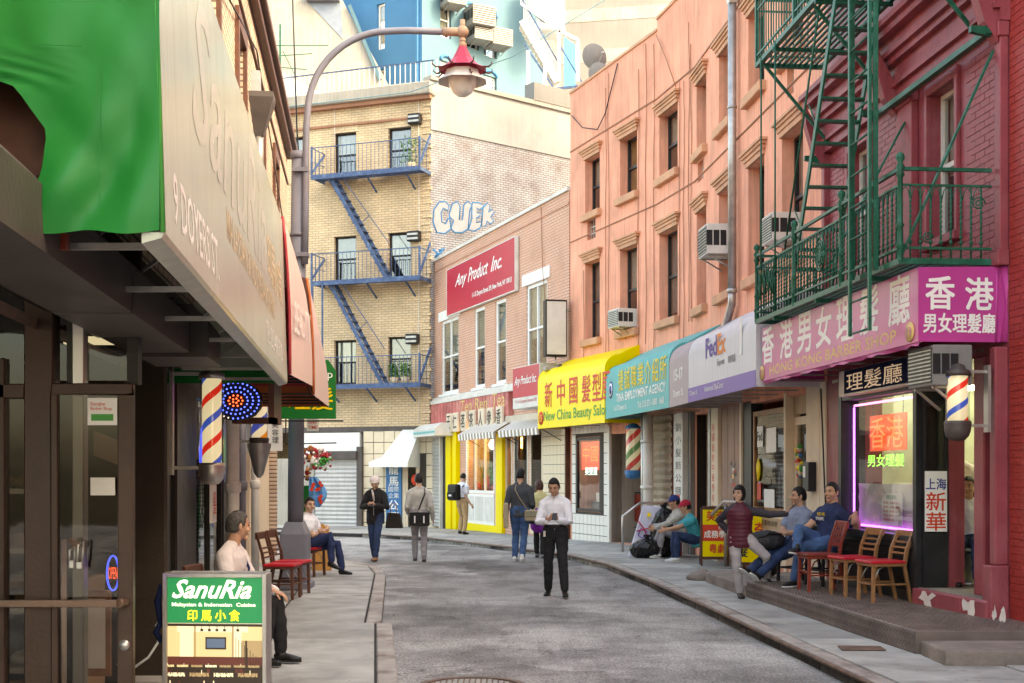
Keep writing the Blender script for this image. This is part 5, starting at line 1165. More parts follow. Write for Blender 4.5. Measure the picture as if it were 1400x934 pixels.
shell(Y_, 0, LY, -.4, zy, .22, 4.0, M['ybrick'])
for i, (a, b, c, d) in enumerate(wy):
    win(Y_, a, b, c, d, .12, M['darkframe'], ('blind','curtain','amber')[i % 2], .5, fw=.07)
    sill(Y_, a, b, c, M['ybrick'], .12, .05); 
    br = Y_.p(MB().box(a-.1, b+.1, -.025, .0, d, d+.4), 'brick_lintel', M['ybrick'])
Y_.p(MB().box(-.1, LY+.15, -.35, .3, zy, zy+.42), 'cornice', M['cream'], bevel=.03); Y_.p(MB().box(-.1, LY+.1, -.22, 0, zy-.14, zy).box(0, LY-.4, -.08, 0, zy-.75, zy-.68), 'cornice_moulding', M['tan'])
# quoin bricks at the corner
me = MB().box(0,.3,-.03,.22,0,.11).mesh('quoin_brick', M['ybrick'])
for i in range(46): Y_.xf(obj('quoin_brick', me, None, (LY-.3+(.05 if i % 2 else 0), 0, 3.6+i*.24)))
# roof railing
t2 = top('roof_railing', 'thin metal railing along the roof edge of the buff brick building', 'railing', FY, 0, .6, zy+.42); L_ = LS(t2)
mb = MB(); mb.bar((.5,0,1.0),(LY-.1,0,1.0),.04).bar((.5,0,.08),(LY-.1,0,.08),.03); L_.p(mb, 'rail', M['bluemetal'])
me = MB().bar((0,0,0),(0,0,1.0),.025).mesh('baluster', M['whitedirty'])
for i in range(46): L_.xf(obj('baluster', me, None, (.5+i*.2, 0, 0)))
# blue fire escape: three balconies with stairs
FE_ = FY; bm = M['bluemetal']
bx0, bx1 = FY.s(425, -.95), FY.s(574, -.95)
t2 = thing('fire_escape', 'blue painted iron fire escape with three balconies on the buff brick building', 'fire escape', FY.w(bx0, -.95), FY.rz); L_ = LS(t2); LBB = bx1-bx0
def blu(z):
    L_.p(MB().box(0, LBB, 0, .04, z-.15, z+.01).box(0,.04,.04,.95,z-.12,z).box(LBB-.04,LBB,.04,.95,z-.12,z), 'platform_frame', bm)
    me = MB().box(.04, LBB-.04, 0, .05, -.03, 0).mesh('platform_slat', bm)
    for i in range(11): L_.xf(obj('platform_slat', me, None, (0, .06+i*.08, z)))
    L_.p(MB().bar((0,.02,z+.95),(LBB,.02,z+.95),.03).bar((.02,.02,z+.95),(.02,.95,z+.95),.03).bar((LBB-.02,.02,z+.95),(LBB-.02,.95,z+.95),.03).bar((0,.02,z+.5),(0.02,.95,z+.5),.02), 'railing', bm)
    me = MB().bar((0,0,0),(0,0,.95),.014).mesh('baluster', bm)
    for i in range(1, 27): L_.xf(obj('baluster', me, None, (LBB*i/27, .02, z)))
    for x in (.02, LBB-.02):
        for y in (.3, .6): L_.xf(obj('baluster', me, None, (x, y, z)))
        L_.p(MB().bar((x,.05,z+.1),(x,.93,z+1.25 if x > 1 else z+.9),.06), 'brace', bm); L_.p(MB().bar((x,.02,z-.1),(x,.02,z+1.0),.06), 'post', bm)
    for x in (.6, LBB/2, LBB-.6): L_.p(MB().bar((x,.1,z-.1),(x,.95,z-.55),.05), 'bracket', bm)
bz = [yz(500, 243), yz(500, 387), yz(500, 528)]
for z in bz: blu(z)
def xb(px): return FY.s(px, -.6) - bx0
for (xt, zt2, xbm, zb2) in ((xb(452), bz[0], xb(530), bz[1]), (xb(452), bz[1], xb(524), bz[2])):
    for y in (.25, .7): L_.p(MB().bar((xt, y, zt2), (xbm, y, zb2), .04, .13), 'stair_stringer', bm)
    me = MB().box(-.13,.13,.26,.69,-.015,.015).mesh('stair_tread', bm)
    for i in range(1, 13): k = i/13; L_.xf(obj('stair_tread', me, None, (xt+(xbm-xt)*k, 0, zt2+(zb2-zt2)*k)))
    L_.p(MB().bar((xt+.5, .25, zt2-.1), (xbm+.1, .25, zb2+1.2), .025), 'stair_handrail', bm)
    L_.p(MB().bar(((xt+xbm)/2, .25, (zt2+zb2)/2), ((xt+xbm)/2+.45, .25, (zt2+zb2)/2+.35), .02), 'handrail_stay', bm)
L_.p(MB().bar((.05, .0, bz[1]), (.05, .0, bz[2]-.0), .07).bar((.45, .0, bz[1]), (.45, .0, bz[2]), .05), 'ladder_rail', bm)
# plants on the balconies
for k, (px, zb_, s_, lab) in enumerate(((562, bz[0], .55, 'bushy green plant on the top blue balcony'), (539, bz[2], .3, 'small potted plant on the lowest blue balcony, further from the corner'), (554, bz[2], .3, 'small potted plant on the lowest blue balcony, nearer the corner'))):
    t3 = top('potted_plant', lab, 'plant', FY, FY.s(px, -.5), -.5, zb_); L3 = LS(t3); L3.p(MB().lathe([(0,0),(.12,0),(.16,.24),(0,.24)], n=12), 'pot', M['tx_orange'])
    mb = MB()
    for i in range(160): a = random.random()*6.3; r_ = random.random()**.5*s_*.7; hh = .22+random.random()*s_*1.6; q = V(r_*math.cos(a), r_*math.sin(a), hh); d_ = V(random.uniform(-1,1),random.uniform(-1,1),random.uniform(-.3,1)).normalized()*.1; e_ = d_.cross(V(0,.5,1)).normalized()*.04; mb.add([q-e_,q+d_*.5,q+e_,q+d_], [(0,1,3,2)])
    o = L3.p(mb, 'foliage', mat('leaf green', (.1,.25,.04), .5, .3, 9)); o['kind'] = 'stuff'
for k, (px, py) in enumerate(((570,165),(569,325),(567,465))):
    t3 = top('wall_lamp', 'small black wall box beside the %s corner window of the buff brick building' % ('top', 'middle', 'lowest')[k], 'wall box', FY, FY.s(px-0), 0, yz(px, py)-.15); L3 = LS(t3)
    L3.p(MB().box(-.25,.2,-.25,0,0,.35), 'box', M['black'], bevel=.02); L3.p(MB().box(-.22,.17,-.27,-.25,.05,.12).box(-.22,.17,-.27,-.25,.2,.27), 'louvre', M['steel'])
pts_cable('cable', [FY.w(FY.s(573),-.04,zy), FY.w(FY.s(574),-.06,10), FY.w(FY.s(573),-.04,6), FY.w(FY.s(574),-.05,3.5)], .015, M['whitedirty'], 'pale cable running down the buff brick near its corner')
pts_cable('cable', [FY.w(FY.s(458),-.04,zy+.4), FY.w(FY.s(459),-.06,zy-2.2)], .015, M['whitedirty'], 'pale cable dropping from the roof of the buff brick building above the second window')
# ground floor: white board, shutter, grid tiled wall, white awning, blue sign, doors
Y_.p(MB().box(0, LY, -.02, .2, 3.22, 3.4), 'shop_beam', M['brownmetal'])
Y_.p(MB().box(FY.s(405), FY.s(493), -.08, .2, 2.75-.45, 3.2+.0), 'white_board', M['white'])
shutter(Y_, FY.s(432), FY.s(489), -.25, 2.25, -.05, M['shutter'], .145, .03, 'roller_shutter'); Y_.p(MB().box(FY.s(430), FY.s(491), -.25, .0, 2.25, 2.55), 'shutter_housing', M['brownmetal'], bevel=.03)
Y_.p(MB().box(FY.s(490), FY.s(497), -.15, .1, -.4, 2.7), 'post', M['brownmetal'])
Y_.p(MB().box(0, FY.s(430), .0, .2, -.4, 2.3), 'wall_base', M['cream'])
tf = Y_.p(MB().box(FY.s(497), LY, 0, .2, -.4, 3.22), 'tiled_wall', M['tilegap']); tx0 = FY.s(497)
me = MB().box(.012,.388,-.02,0,.012,.388).mesh('tile', M['tilec'])
dA = (FY.s(551), FY.s(574)); 
z = -.35
while z < 3.0:
    x = tx0
    while x < LY-.1:
        if not (dA[0]-.1 < x+.2 < dA[1]+.1 and z < 2.1): obj('tile', me, tf, (x, 0, z))
        x += .4
    z += .4
o = Y_.p(MB().box(dA[0], dA[0]+.12, -.06, .0, -.2, 2.2).box(dA[1]-.12, dA[1], -.06, 0, -.2, 2.2).box(dA[0]+.12, dA[1]-.12, -.06, 0, 2.05, 2.2).box(dA[0]+.12, dA[0]+.2, -.04, 0, -.2, 2.05), 'door', M['creamtrim'])
MB().box(dA[0]+.2, dA[1]-.12, -.03, -.022, .3, 2.0).build('pane', M['glass_dark'], o)
t3 = top('red_bell', 'small round red fire bell beside the corner door under the white awning', 'alarm bell', FY, FY.s(570), -.06, 1.55); o3 = LS(t3).p(MB().ball((0,-.06,0), (.16,.08,.2), 12, 8), 'bell', M['tx_red'])
t3 = top('white_awning', 'plain white sloping awning over the corner doorway beside the blue sign', 'awning', FY, FY.s(513,-.5), 0, 0); L3 = LS(t3); ww = FY.s(566,-.5)-FY.s(513,-.5)
L3.p(MB().add([(0,-1.0,2.15),(ww,-1.0,2.15),(ww,0,3.3),(ww*.55,0,3.3),(0,0,2.35),(0,-1.0,1.98),(ww,-1.0,1.98)], [(0,1,2,3,4),(5,6,1,0)]).add([(ww,-1.0,1.98),(ww,0,1.98),(ww,0,3.3),(ww,-1,2.15)], [(0,1,2,3)]).add([(0,-1.0,1.98),(0,0,1.98),(0,0,2.35),(0,-1,2.15)], [(3,2,1,0)]), 'cover', M['white'])
t3 = top('blue_sign', 'tall blue vertical sign with pale Chinese characters beside the corner doorway', 'shop sign', FY, FY.s(528,-.1), -.12, -.05); L3 = LS(t3); ww = FY.s(549,-.1)-FY.s(528,-.1)
L3.p(MB().box(0, ww, 0, .1, 0, 2.2), 'board', M['signblue'])
for i, ch in enumerate('龍馬'): L3.lettering(ch, .36, .32, ww/2, -.006, 1.78-i*.4, M['tx_faint'], bold=.02, cx=True)
L3.lettering('國際', .4, .18, ww/2, -.006, 1.18, M['tx_faint'], cx=True); L3.lettering('企業', .4, .18, ww/2, -.006, .96, M['tx_faint'], cx=True)
for i, ch in enumerate('公司'): L3.lettering(ch, .36, .34, ww/2, -.006, .55-i*.42, M['tx_faint'], bold=.02, cx=True)
# side wall of the buff building: whitewashed brick with a cream upper part and graffiti
E1 = C + V(.77, .64)*9.0
FW_ = F((C.x+.02, C.y+.03), (E1.x, E1.y)); t = thing('whitewashed_building', 'whitewashed brick side wall with blue graffiti and pale render above it', 'building', FW_.loc()); W_ = S(t, FW_)
W_.p(MB().box(0, FW_.L, 0, .3, -.4, 13.6), 'brick_wall', M['wbrick'])
W_.p(MB().box(0, FW_.L, -.04, .3, 13.6, 15.3), 'rendered_wall', mat('stained pale render', (.36,.365,.35), .9, .16, .5, .2, 20, streak=.1, dirt=(.24,.2,.17), dirt_amt=.5, dscale=.5)); W_.p(MB().box(-.05, FW_.L, -.12, .35, 15.3, 15.45), 'parapet_cap', M['cream'])
W_.p(MB().box(FW_.s(727), FW_.L, -.14, .4, 15.45, 16.1), 'upper_parapet', M['greywall'])
W_.p(MB().box(0, FW_.L, .3, 6, 15.0, 15.2), 'roof', M['wallblind'])
gpx = lambda px, py: V(FW_.s(px), -.012, FW_.z(px, py))
gm_ = mat('blue spray paint', (.05,.2,.4), .8, .15, 4, 0); gw = mat('white spray paint', (.4,.41,.42), .8, .08, 4, 0)
bub = [[(597,328),(592,310),(593,290),(600,278),(608,278),(614,286),(612,294),(606,289),(603,296),(604,312),(609,316),(612,308),(616,306),(620,312),(616,326),(608,332),(597,328)],
       [(617,326),(614,300),(618,284),(625,281),(629,290),(628,312),(632,313),(634,288),(639,283),(645,289),(645,312),(641,328),(632,334),(622,332),(617,326)],
       [(640,330),(642,300),(646,286),(655,288),(662,294),(656,300),(652,296),(652,304),(658,306),(654,312),(651,312),(651,320),(659,320),(656,330),(648,334),(640,330)],
       [(658,328),(660,298),(666,290),(670,296),(668,306),(672,302),(676,306),(671,314),(675,322),(670,326),(666,320),(664,328),(658,328)]]
t = thing('graffiti', 'blue outlined bubble letter graffiti sprayed on the whitewashed brick wall', 'graffiti', FW_.loc()); Gf = S(t, FW_)
for k, pl in enumerate(bub):
    pp = [gpx(a, 275+(b-275)*.82-(a-592)*.13) for a, b in pl]; mb = MB(); mb.tube(pp + [pp[1]], .032, 6); mb.v = [(x, -.006+(y+.012)*.06, z) for x, y, z in mb.v]
    Gf.p(mb, 'letter_outline', gm_)
    mb = MB(); mb.add([(q.x+.04, -.004, q.z+.0) for q in pp[:-1]], [tuple(range(len(pp)-1))]); Gf.p(mb, 'letter_fill', gw)
pp = [gpx(a, b) for a, b in ((592,341),(598,346),(594,352),(603,345),(608,340),(600,343))]; mb = MB(); mb.tube(pp, .05, 6); mb.v = [(x, -.006+(y+.012)*.06, z) for x, y, z in mb.v]; Gf.p(mb, 'tag_scrawl', gm_)
# ================================================================ left side buildings
def LX(y, x0): return x0 - .116*y
FLU = F((LX(3,-1.55),3),(LX(26,-1.55),26)); t = thing('tan_brick_building', 'two storey pale tan brick building above the awnings along the left pavement', 'building', FLU.loc()); U = S(t, FLU); lbld = t
hu = []
for y in (13.0, 16.0, 19.2, 22.4): s_ = (y-3)*1.0067; hu.append((s_-.45, s_+.45, 5.6, 7.2)); hu.append((s_-.45, s_+.45, 3.95, 4.9)) if y > 99 else None
U.p(wall_mb(0, FLU.L, 3.25, 8.15, hu, .2), 'wall', M['lbrick'])
for h in hu:
    win(U, *h, .1, M['darkframe'], 'curtain', .6); U.p(MB().box(h[0]-.14, h[0], -.05, 0, h[2]-.1, h[3]+.2).box(h[1], h[1]+.14, -.05, 0, h[2]-.1, h[3]+.2).box(h[0], h[1], -.05, 0, h[3], h[3]+.2), 'window_surround', M['darkwood'])
U.p(MB().box(-.1, FLU.L+.06, -.12, .2, 8.15, 8.3).box(-.1, FLU.L+.1, -.2, .2, 8.3, 8.42), 'cornice', M['darkwood'], bevel=.015)
for z in (7.62, 5.35, 5.05): U.p(MB().box(0, FLU.L, -.03, 0, z, z+.05), 'string_course', M['darkwood'])
U.p(MB().box(0, FLU.L, .2, 5.5, 8.0, 8.2), 'roof', M['wallblind']); U.p(MB().box(FLU.L-.2, FLU.L, .2, 5.5, -.1, 8.0), 'end_wall', M['lbrick']); U.p(MB().box(0, FLU.L, 5.5, 5.7, -.1, 8.2), 'rear_wall', M['lbrick'])
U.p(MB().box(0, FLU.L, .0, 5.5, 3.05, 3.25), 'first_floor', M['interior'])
pts_cable('cable', [V(LX(12,-1.5),12,7.9), V(LX(14,-1.5),14,7.0), V(LX(18,-1.5),18,7.7), V(LX(25,-1.5),25,6.2)], .012, M['black'], 'dark cable sagging along the upper tan brick wall')
t = thing('rain_hopper', 'brown metal rain hopper and pipe on the upper tan brick wall above the cream awning', 'drainpipe', (LX(16.9,-1.38), 16.9, 6.0), FLU.rz); L_ = LS(t)
L_.p(MB().add([(-.2,-.2,.75),(.2,-.2,.75),(.2,.12,.75),(-.2,.12,.75),(-.2,-.2,.68),(.2,-.2,.68),(.2,.12,.68),(-.2,.12,.68),(-.06,-.06,.2),(.06,-.06,.2),(.06,.06,.2),(-.06,.06,.2)], [(0,1,2,3),(0,4,5,1),(1,5,6,2),(2,6,7,3),(3,7,4,0),(4,8,9,5),(5,9,10,6),(6,10,11,7),(7,11,8,4),(11,10,9,8)]), 'hopper', M['brownmetal'])
L_.p(MB().tube([(0,0,.22),(0,0,-.2),(0,.08,-.35),(0,.08,-2.4)], .06, 10).box(-.09,.09,-.02,.1,.7,1.05), 'pipe', M['steel'])
# ground floor shop front line
FLG = F((LX(9.6,-1.9),9.6),(LX(27,-1.9),27)); t = thing('left_shop_front', 'row of dark framed shop fronts under the left awnings', 'shop front', FLG.loc()); G2 = S(t, FLG)
def sy(y): return (y-9.6)*1.0067
sect = [(10.65,12.9,'p'),(12.9,14.4,'d'),(14.4,17.2,'w'),(17.2,17.7,'d'),(17.7,20.2,'w2'),(20.2,21,'c'),(21,27,'c2')]
G2.p(MB().box(0, FLG.L, .02, .2, 2.7, 3.05), 'header_beam', M['darkframe'])
for a, b, k in sect:
    x0, x1 = sy(a), sy(b)
    if k == 'p':
        for i in range(4): G2.p(MB().box(x0+i*(x1-x0)/4+.02, x0+(i+1)*(x1-x0)/4-.05, .0+.03*(i % 2), .12, .1, 2.7), 'door_leaf', M['bronze'] if i % 2 == 0 else M['darkframe'], bevel=.012)
    elif k == 'd': G2.p(MB().box(x0, x1, -.02, .12, .1, 2.7), 'dark_post', M['darkframe'], bevel=.02)
    elif k == 'w': win(G2, x0, x1, .12, 2.7, .0, M['darkframe'], 'blind', .3, fw=.08, rows=1, vert=1, glass='glass_shop', name='shop_window')
    elif k == 'w2': win(G2, x0, x1, .7, 2.7, .0, M['alum'], 'curtain', .8, fw=.08, rows=1, glass='glass_shop', name='shop_window'); G2.p(MB().box(x0, x1, -.02, .1, .1, .7), 'stall_riser', M['greywall'])
    elif k == 'c': G2.p(MB().box(x0, x1, -.12, .1, .1, 2.7), 'cream_post', M['creamtrim'], bevel=.02)
    else: G2.p(MB().box(x0, x1, 0, .1, .1, 2.7), 'wall', M['creamtrim'])
G2.p(MB().box(0, FLG.L, 2.2, 2.4, .1, 3.05), 'inner_wall', M['tanwall'])
# near entrance: glazed screen square to the lane with the open door
YD = 7.2; dx = lambda px: (px-CX)/FL*YD; dz = lambda py: EYE+(CY-py)*YD/FL
t = thing('entrance_screen', 'dark brown glazed shop entrance with open door and horizontal push bar at the left edge', 'shop entrance', (dx(35), YD, .1)); E_ = LS(t); ox = dx(35)
def rx(px): return dx(px)-ox
E_.p(MB().box(rx(35), rx(75), -.03, .09, 0, 3.0).box(rx(-260), rx(-130), -.03,.09,0,3.0), 'post', M['bronze'], bevel=.008)
E_.p(MB().box(rx(-130), rx(35), -.02, .06, dz(395)-.1, dz(380)-.1+.7).box(rx(-130), rx(35), -.02, .06, dz(545)-.1, dz(525)-.1), 'rail', M['bronze'], bevel=.006)
E_.p(MB().box(rx(-130), rx(10), -.02, .06, 0, .35).box(rx(-9), rx(8), -.02, .06, .35, 2.3), 'window_frame', M['bronze'], bevel=.006)
wf_ = [c for c in kids(t) if c.name.startswith('window_frame')][0]; MB().box(rx(-130), rx(35), .02, .028, .35, 3.0).build('pane', M['glass_dark'], wf_)
E_.p(MB().box(rx(100), rx(116), -.02, .06, 0, 2.9), 'stile', M['alum'], bevel=.005); E_.p(MB().box(rx(92), rx(100), -.01, .08, 0, 2.9), 'stile', M['darkframe'])
tp_ = E_.p(MB().box(rx(75), rx(185), .0, .08, dz(400)-.1, dz(385)-.1), 'transom_rail', M['darkframe']); MB().box(rx(75), rx(172), .03, .036, dz(520)-.1, dz(400)-.1).build('pane', M['glass_dark'], tp_)
E_.p(MB().box(rx(172), rx(187), .02, .1, dz(525)-.1, 2.95), 'jamb', M['darkframe'])
d_ = E_.p(MB().box(rx(75), rx(186), -.06, -.01, dz(540)-.1, dz(525)-.1).box(rx(165), rx(186), -.06, -.01, .02, dz(540)-.1).box(rx(75), rx(84), -.06, -.01, .02, dz(540)-.1).box(rx(84), rx(165), -.06, -.01, .02, .3), 'door', M['bronze'], bevel=.006)
MB().box(rx(84), rx(165), -.04, -.034, .3, dz(540)-.1).build('pane', M['glass_dark'], d_)
MB().bar((rx(-140), -.13, dz(822)-.1), (rx(170), -.13, dz(822)-.1), .03, .04).tube([(rx(172), -.13, dz(822)-.1),(rx(176), -.06, dz(822)-.1)], .028, 8).build('push_bar', mat('worn bronze', (.16,.1,.075), .35, metal=.6), d_, bevel=.004)
MB().box(rx(125), rx(165), -.066, -.061, dz(582)-.1, dz(545)-.1).build('notice', M['white'], d_); text(d_, 'lettering', 'Shanghai\nBarber Shop', .12, .05, rx(129), -.068, dz(563)-.1, M['tx_red'])
MB().box(rx(130), rx(160), -.068, -.066, dz(576)-.1, dz(567)-.1).build('print', M['tx_green'], d_)
MB().box(rx(129), rx(162), -.066, -.061, dz(677)-.1, dz(653)-.1).build('notice', M['whitedirty'], d_)
MB().lathe([(0,0),(.03,0),(.03,.012),(0,.012)], n=16).build('lock', M['alum'], d_).location = (rx(175), -.065, dz(880)-.1); kids(d_)[-1]
lk = [c for c in kids(d_) if c.name.startswith('lock')][0]; lk.rotation_euler = (R(90),0,0)
t = thing('open_sign', 'small oval neon OPEN sign glowing red and blue behind the glass of the brown door', 'neon sign', (dx(143), YD+.15, dz(812))); L_ = LS(t)
L_.p(MB().tube([(.034*math.cos(a/20*6.2832), 0, .105+.1*math.sin(a/20*6.2832)) for a in range(21)], .006, 6), 'oval_tube', M['neon_b']); L_.lettering('OPEN', .052, .07, -.026, 0, .07, M['neon_r'], bold=.0)
t = thing('padlock_chain', 'steel padlock and chain hanging on the stile of the brown glazed door', 'padlock', (dx(111), YD-.1, dz(775))); L_ = LS(t)
L_.p(MB().box(-.03,.0,-.02,.0,0,.045).box(.01,.045,-.02,.0,-.005,.035), 'lock_body', M['steel'], bevel=.004); L_.p(MB().tube([(-.028,-.01,.04),(-.028,-.01,.1),(-.0,-.01,.12),(0,-.01,.04)], .006, 6).tube([(.015,-.01,.03),(.02,-.01,.13),(.05,-.01,.15),(.042,-.01,.03)], .006, 6), 'shackle', M['steel'])
for i in range(5): L_.p(MB().tube([(-.02+.012*math.cos(a)+.01*i, -.01+.004*(i % 2), .15+.016*math.sin(a)-.006*i) for a in [k*.7854 for k in range(9)]], .004, 5), 'chain_link', M['kerbsteel'])
# alcove and interior behind the screen
t = thing('bakery_room', 'dim interior behind the brown entrance screen', 'room', (-3.4, 8.4, 0)); t['kind'] = 'structure'; L_ = LS(t)
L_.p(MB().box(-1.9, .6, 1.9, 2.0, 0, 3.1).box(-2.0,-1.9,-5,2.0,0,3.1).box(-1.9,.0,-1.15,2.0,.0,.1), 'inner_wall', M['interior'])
for i in range(4):
    t = thing('display_shelf', 'metal bread shelf behind the left pane of the entrance, %s' % ('lowest','second from below','third from below','topmost')[i], 'shelf', (-3.25, 7.9, .55+.36*i), 0, 'bread shelves behind the left pane'); L_ = LS(t)
    L_.p(MB().box(-.5,.35,-.2,.2,0,.03), 'tray', M['alum'])
    for k in range(5): L_.p(MB().ball((-.4+.16*k, random.uniform(-.08,.08), .07), (.07,.1,.05), 10, 6), 'loaf', M['tanwall' if i % 2 else 'whitedirty'])
t = thing('paper_roll', 'tall white roll of paper standing behind the left pane of the entrance screen', 'paper roll', (-2.78, 7.75, .1)); LS(t).p(MB().lathe([(0,0),(.1,0),(.1,1.25),(0,1.25)], n=18), 'roll', M['whitedirty'])
t = thing('framed_picture', 'framed certificate leaning low inside behind the open brown door', 'picture', (-2.6, 7.9, .25), R(0)); L_ = LS(t); L_.p(MB().box(-.13,.12,0,.03,.25,.78), 'frame', M['wood']); L_.p(MB().box(-.1,.09,-.006,0,.3,.73), 'print', M['white'])
for k, (x, y) in enumerate(((-2.75, 8.6), (-2.5, 9.4))):
    t = thing('ceiling_light', ('small warm' if k else 'long white') + ' ceiling light inside the dark entrance', 'ceiling light', (x, y, 2.62)); L_ = LS(t); L_.p(MB().box(-.25,.2,-.04,.04,0,.05), 'tube', emit('room light %d' % k, (.95,.95,.8), .8))
t = thing('display_case', 'glass fronted cabinet low inside behind the brown door', 'cabinet', (-3.45, 9.3, .1)); L_ = LS(t); L_.p(MB().box(-.5,.4,-.3,.3,0,.9), 'cabinet', M['tanwall'], bevel=.01); L_.p(MB().box(-.45,.35,-.31,-.3,.2,.85), 'front_glass', M['black'])
t = thing('menu_board', 'pale yellow board leaning inside behind the glass of the brown door', 'board', (-2.86, 8.9, 1.8)); LS(t).p(MB().prism_y([(-.05,.08),(.15,0),(.15,.17),(-.05,.25)], 0, .02), 'board', M['tanwall'])
# soffit and metal box over the entrance
t = thing('roller_box', 'long dark brown metal shutter box in two sections under the cream awning', 'shutter box', (0,0,0)); L_ = LS(t)
def along(poly, y0, y1):    # poly (x0 offset, z) swept along the left street line
    mb = MB(); n = len(poly); vs = [(LX(y0, a), y0, z) for a, z in poly] + [(LX(y1, a), y1, z) for a, z in poly]
    return mb.add(vs, [tuple(range(n)), tuple(range(2*n-1, n-1, -1))] + [(i, i+n, (i+1) % n + n, (i+1) % n) for i in range(n)])
bxp = [(-1.12, 2.53), (-1.12, 2.76), (-1.2, 2.84), (-1.62, 2.84), (-1.62, 2.6), (-1.5, 2.53)]
L_.p(along(bxp, 3.0, 6.18), 'box_section', M['brownmetal']); L_.p(along([(a+.01, z-.008) for a, z in bxp], 6.2, 8.15), 'box_section', M['brownmetal'])
L_.p(along([(-1.0,2.5),(-1.0,2.72),(-1.1,2.84),(-1.45,2.84),(-1.55,2.7),(-1.45,2.5)], 8.2, 8.95), 'box_end', M['brownmetal'])
t = thing('entrance_soffit', 'dark soffit boards and rusty rail over the brown entrance', 'soffit', (0,0,0)); t['kind'] = 'structure'; L_ = LS(t)
L_.p(along([(-1.55,2.86),(-1.55,2.95),(-3.4,2.95),(-3.4,2.86)], 2.5, 12.0), 'soffit', M['darkframe'])
L_.p(along([(-1.7,2.66),(-1.7,2.86),(-1.78,2.86),(-1.78,2.66)], 2.5, 11.4), 'soffit_beam', M['darkframe'])
L_.p(along([(-1.84,2.56),(-1.82,2.62),(-1.88,2.62)], 4, 10.8), 'track_rail', M['kerbsteel'])
# ---------------------------------------------------------------- cream awning with green end
YA, YB = 4.5, 11.8
t = thing('awning', 'long cream restaurant awning with faded writing and a torn bright green end', 'awning', (0,0,0)); L_ = LS(t)
n1, n2 = 40, 8; mb = MB(); vs = []
for i in range(n1+1):
    y = YA+(YB-YA)*i/n1
    for k in range(n2+1):
        q = k/n2; z = 2.6+1.48*q; a = -.70-.05*q; vs.append((LX(y, a), y, z))
mb.add(vs, [(i*(n2+1)+k, (i+1)*(n2+1)+k, (i+1)*(n2+1)+k+1, i*(n2+1)+k+1) for i in range(n1) for k in range(n2)], 0, True); L_.p(mb, 'front_panel', M['c_awn'])
L_.p(along([(-.75,4.08),(-1.55,4.5),(-1.55,4.49),(-.75,4.07)], YA, YB), 'top_panel', M['c_awn'])
L_.p(along([(-.70,2.6),(-.71,2.58),(-.78,2.56),(-.78,2.6)], YA, YB), 'bottom_hem', M['c_awn'])
# torn green end
def lb(py):
    for (a, p), (b, q) in zip(((-700,-260),(60,-260),(108,0),(120,22),(178,62),(240,58),(270,36),(318,35)), ((60,-260),(108,0),(120,22),(178,62),(240,58),(270,36),(318,35),(400,35))):
        if a <= py <= b: return p+(q-p)*(py-a)/(b-a)
    return 35
rows = [-330+i*14 for i in range(46)] + [318]; nc = 44; vs = []
for py in rows:
    l = lb(py)
    for j in range(nc+1):
        px = l+(219-l)*j/nc; X_ = (px-CX)/FL*YA; Z_ = EYE+(CY-py)*YA/FL
        wv = .014*noise.noise((X_*5+Z_*3, Z_*2.2, 1.3))+.008*noise.noise((X_*9-Z_*7, Z_*6, 4)); edge = min(1, (219-px)/40); wv += .012*(1-abs(noise.noise((X_*3.2-Z_*2.2, Z_*2.6+X_, 7)))*3.2)*.6; fold = .025*math.sin((Z_*1.2-X_*2.2)*9)*max(0, 1-abs(Z_-2.75)/.5)
        vs.append((X_, YA-.01+(wv+fold)*edge, Z_-.008*math.sin(X_*22)*(py > 300)))
mb = MB().add(vs, [(i*(nc+1)+j, (i+1)*(nc+1)+j, (i+1)*(nc+1)+j+1, i*(nc+1)+j+1) for i in range(len(rows)-1) for j in range(nc)], 0, True); L_.p(mb, 'torn_end_panel', M['g_awn'])
L_.p(MB().tube([(LX(YA,-.705),YA,2.6),(LX(YA,-.75),YA,4.08)], .01, 6), 'edge_piping', M['tx_green'])
mb = MB()
for a, b in (((141,85),(141,290)),): mb.bar(((a[0]-CX)/FL*YA, YA-.03, EYE+(CY-a[1])*YA/FL), ((b[0]-CX)/FL*YA, YA-.045, EYE+(CY-b[1])*YA/FL), .0025)
mb.bar(((45-CX)/FL*YA, YA-.045, EYE+(CY-66)*YA/FL), ((122-CX)/FL*YA, YA-.045, EYE+(CY-69)*YA/FL), .0025); L_.p(mb, 'seam', M['g_awn'])
L_.p(MB().add([(LX(YB,-.70),YB,2.6),(LX(YB,-1.9),YB,2.6),(LX(YB,-1.9),YB,4.2),(LX(YB,-.75),YB,4.08)], [(0,1,2,3)]), 'far_end_panel', M['c_awn'])
L_.p(MB().box(LX(YB,-1.9), LX(YB,-.70), YB-.02, YB-.012, 2.585, 2.72), 'green_hem', M['g_awn'])
mb = MB()
for i in range(7):
    y = YA+.4+(YB-YA-.5)*i/6; mb.bar((LX(y,-.76),y,2.62),(LX(y,-1.5),y,2.62),.025).bar((LX(y,-.8),y,2.62),(LX(y,-.83),y,4.0),.02).bar((LX(y,-.8),y,3.2),(LX(y,-1.5),y,2.7),.018)
mb.bar((LX(YA+.2,-.76),YA+.2,2.63),(LX(YB,-.76),YB,2.63),.03).bar((LX(YA+.2,-.84),YA+.2,2.9),(LX(YB,-.84),YB,2.9),.02)
for i in range(30):
    y = YA+1+(YB-YA-1.2)*i/30; mb.bar((LX(y,-.76),y,2.63),(LX(y+.12,-.84),y+.12,2.9),.01)
L_.p(mb, 'frame', M['steel'])
mb = MB()
for i in range(80): y = 5.6+i*.075; mb.ball((LX(y,-.735), y, 2.6), .012, 6, 4)
o = L_.p(mb, 'string_lights', M['tx_faint']); o['kind'] = 'stuff'
rzf = math.atan2(1, -.116)
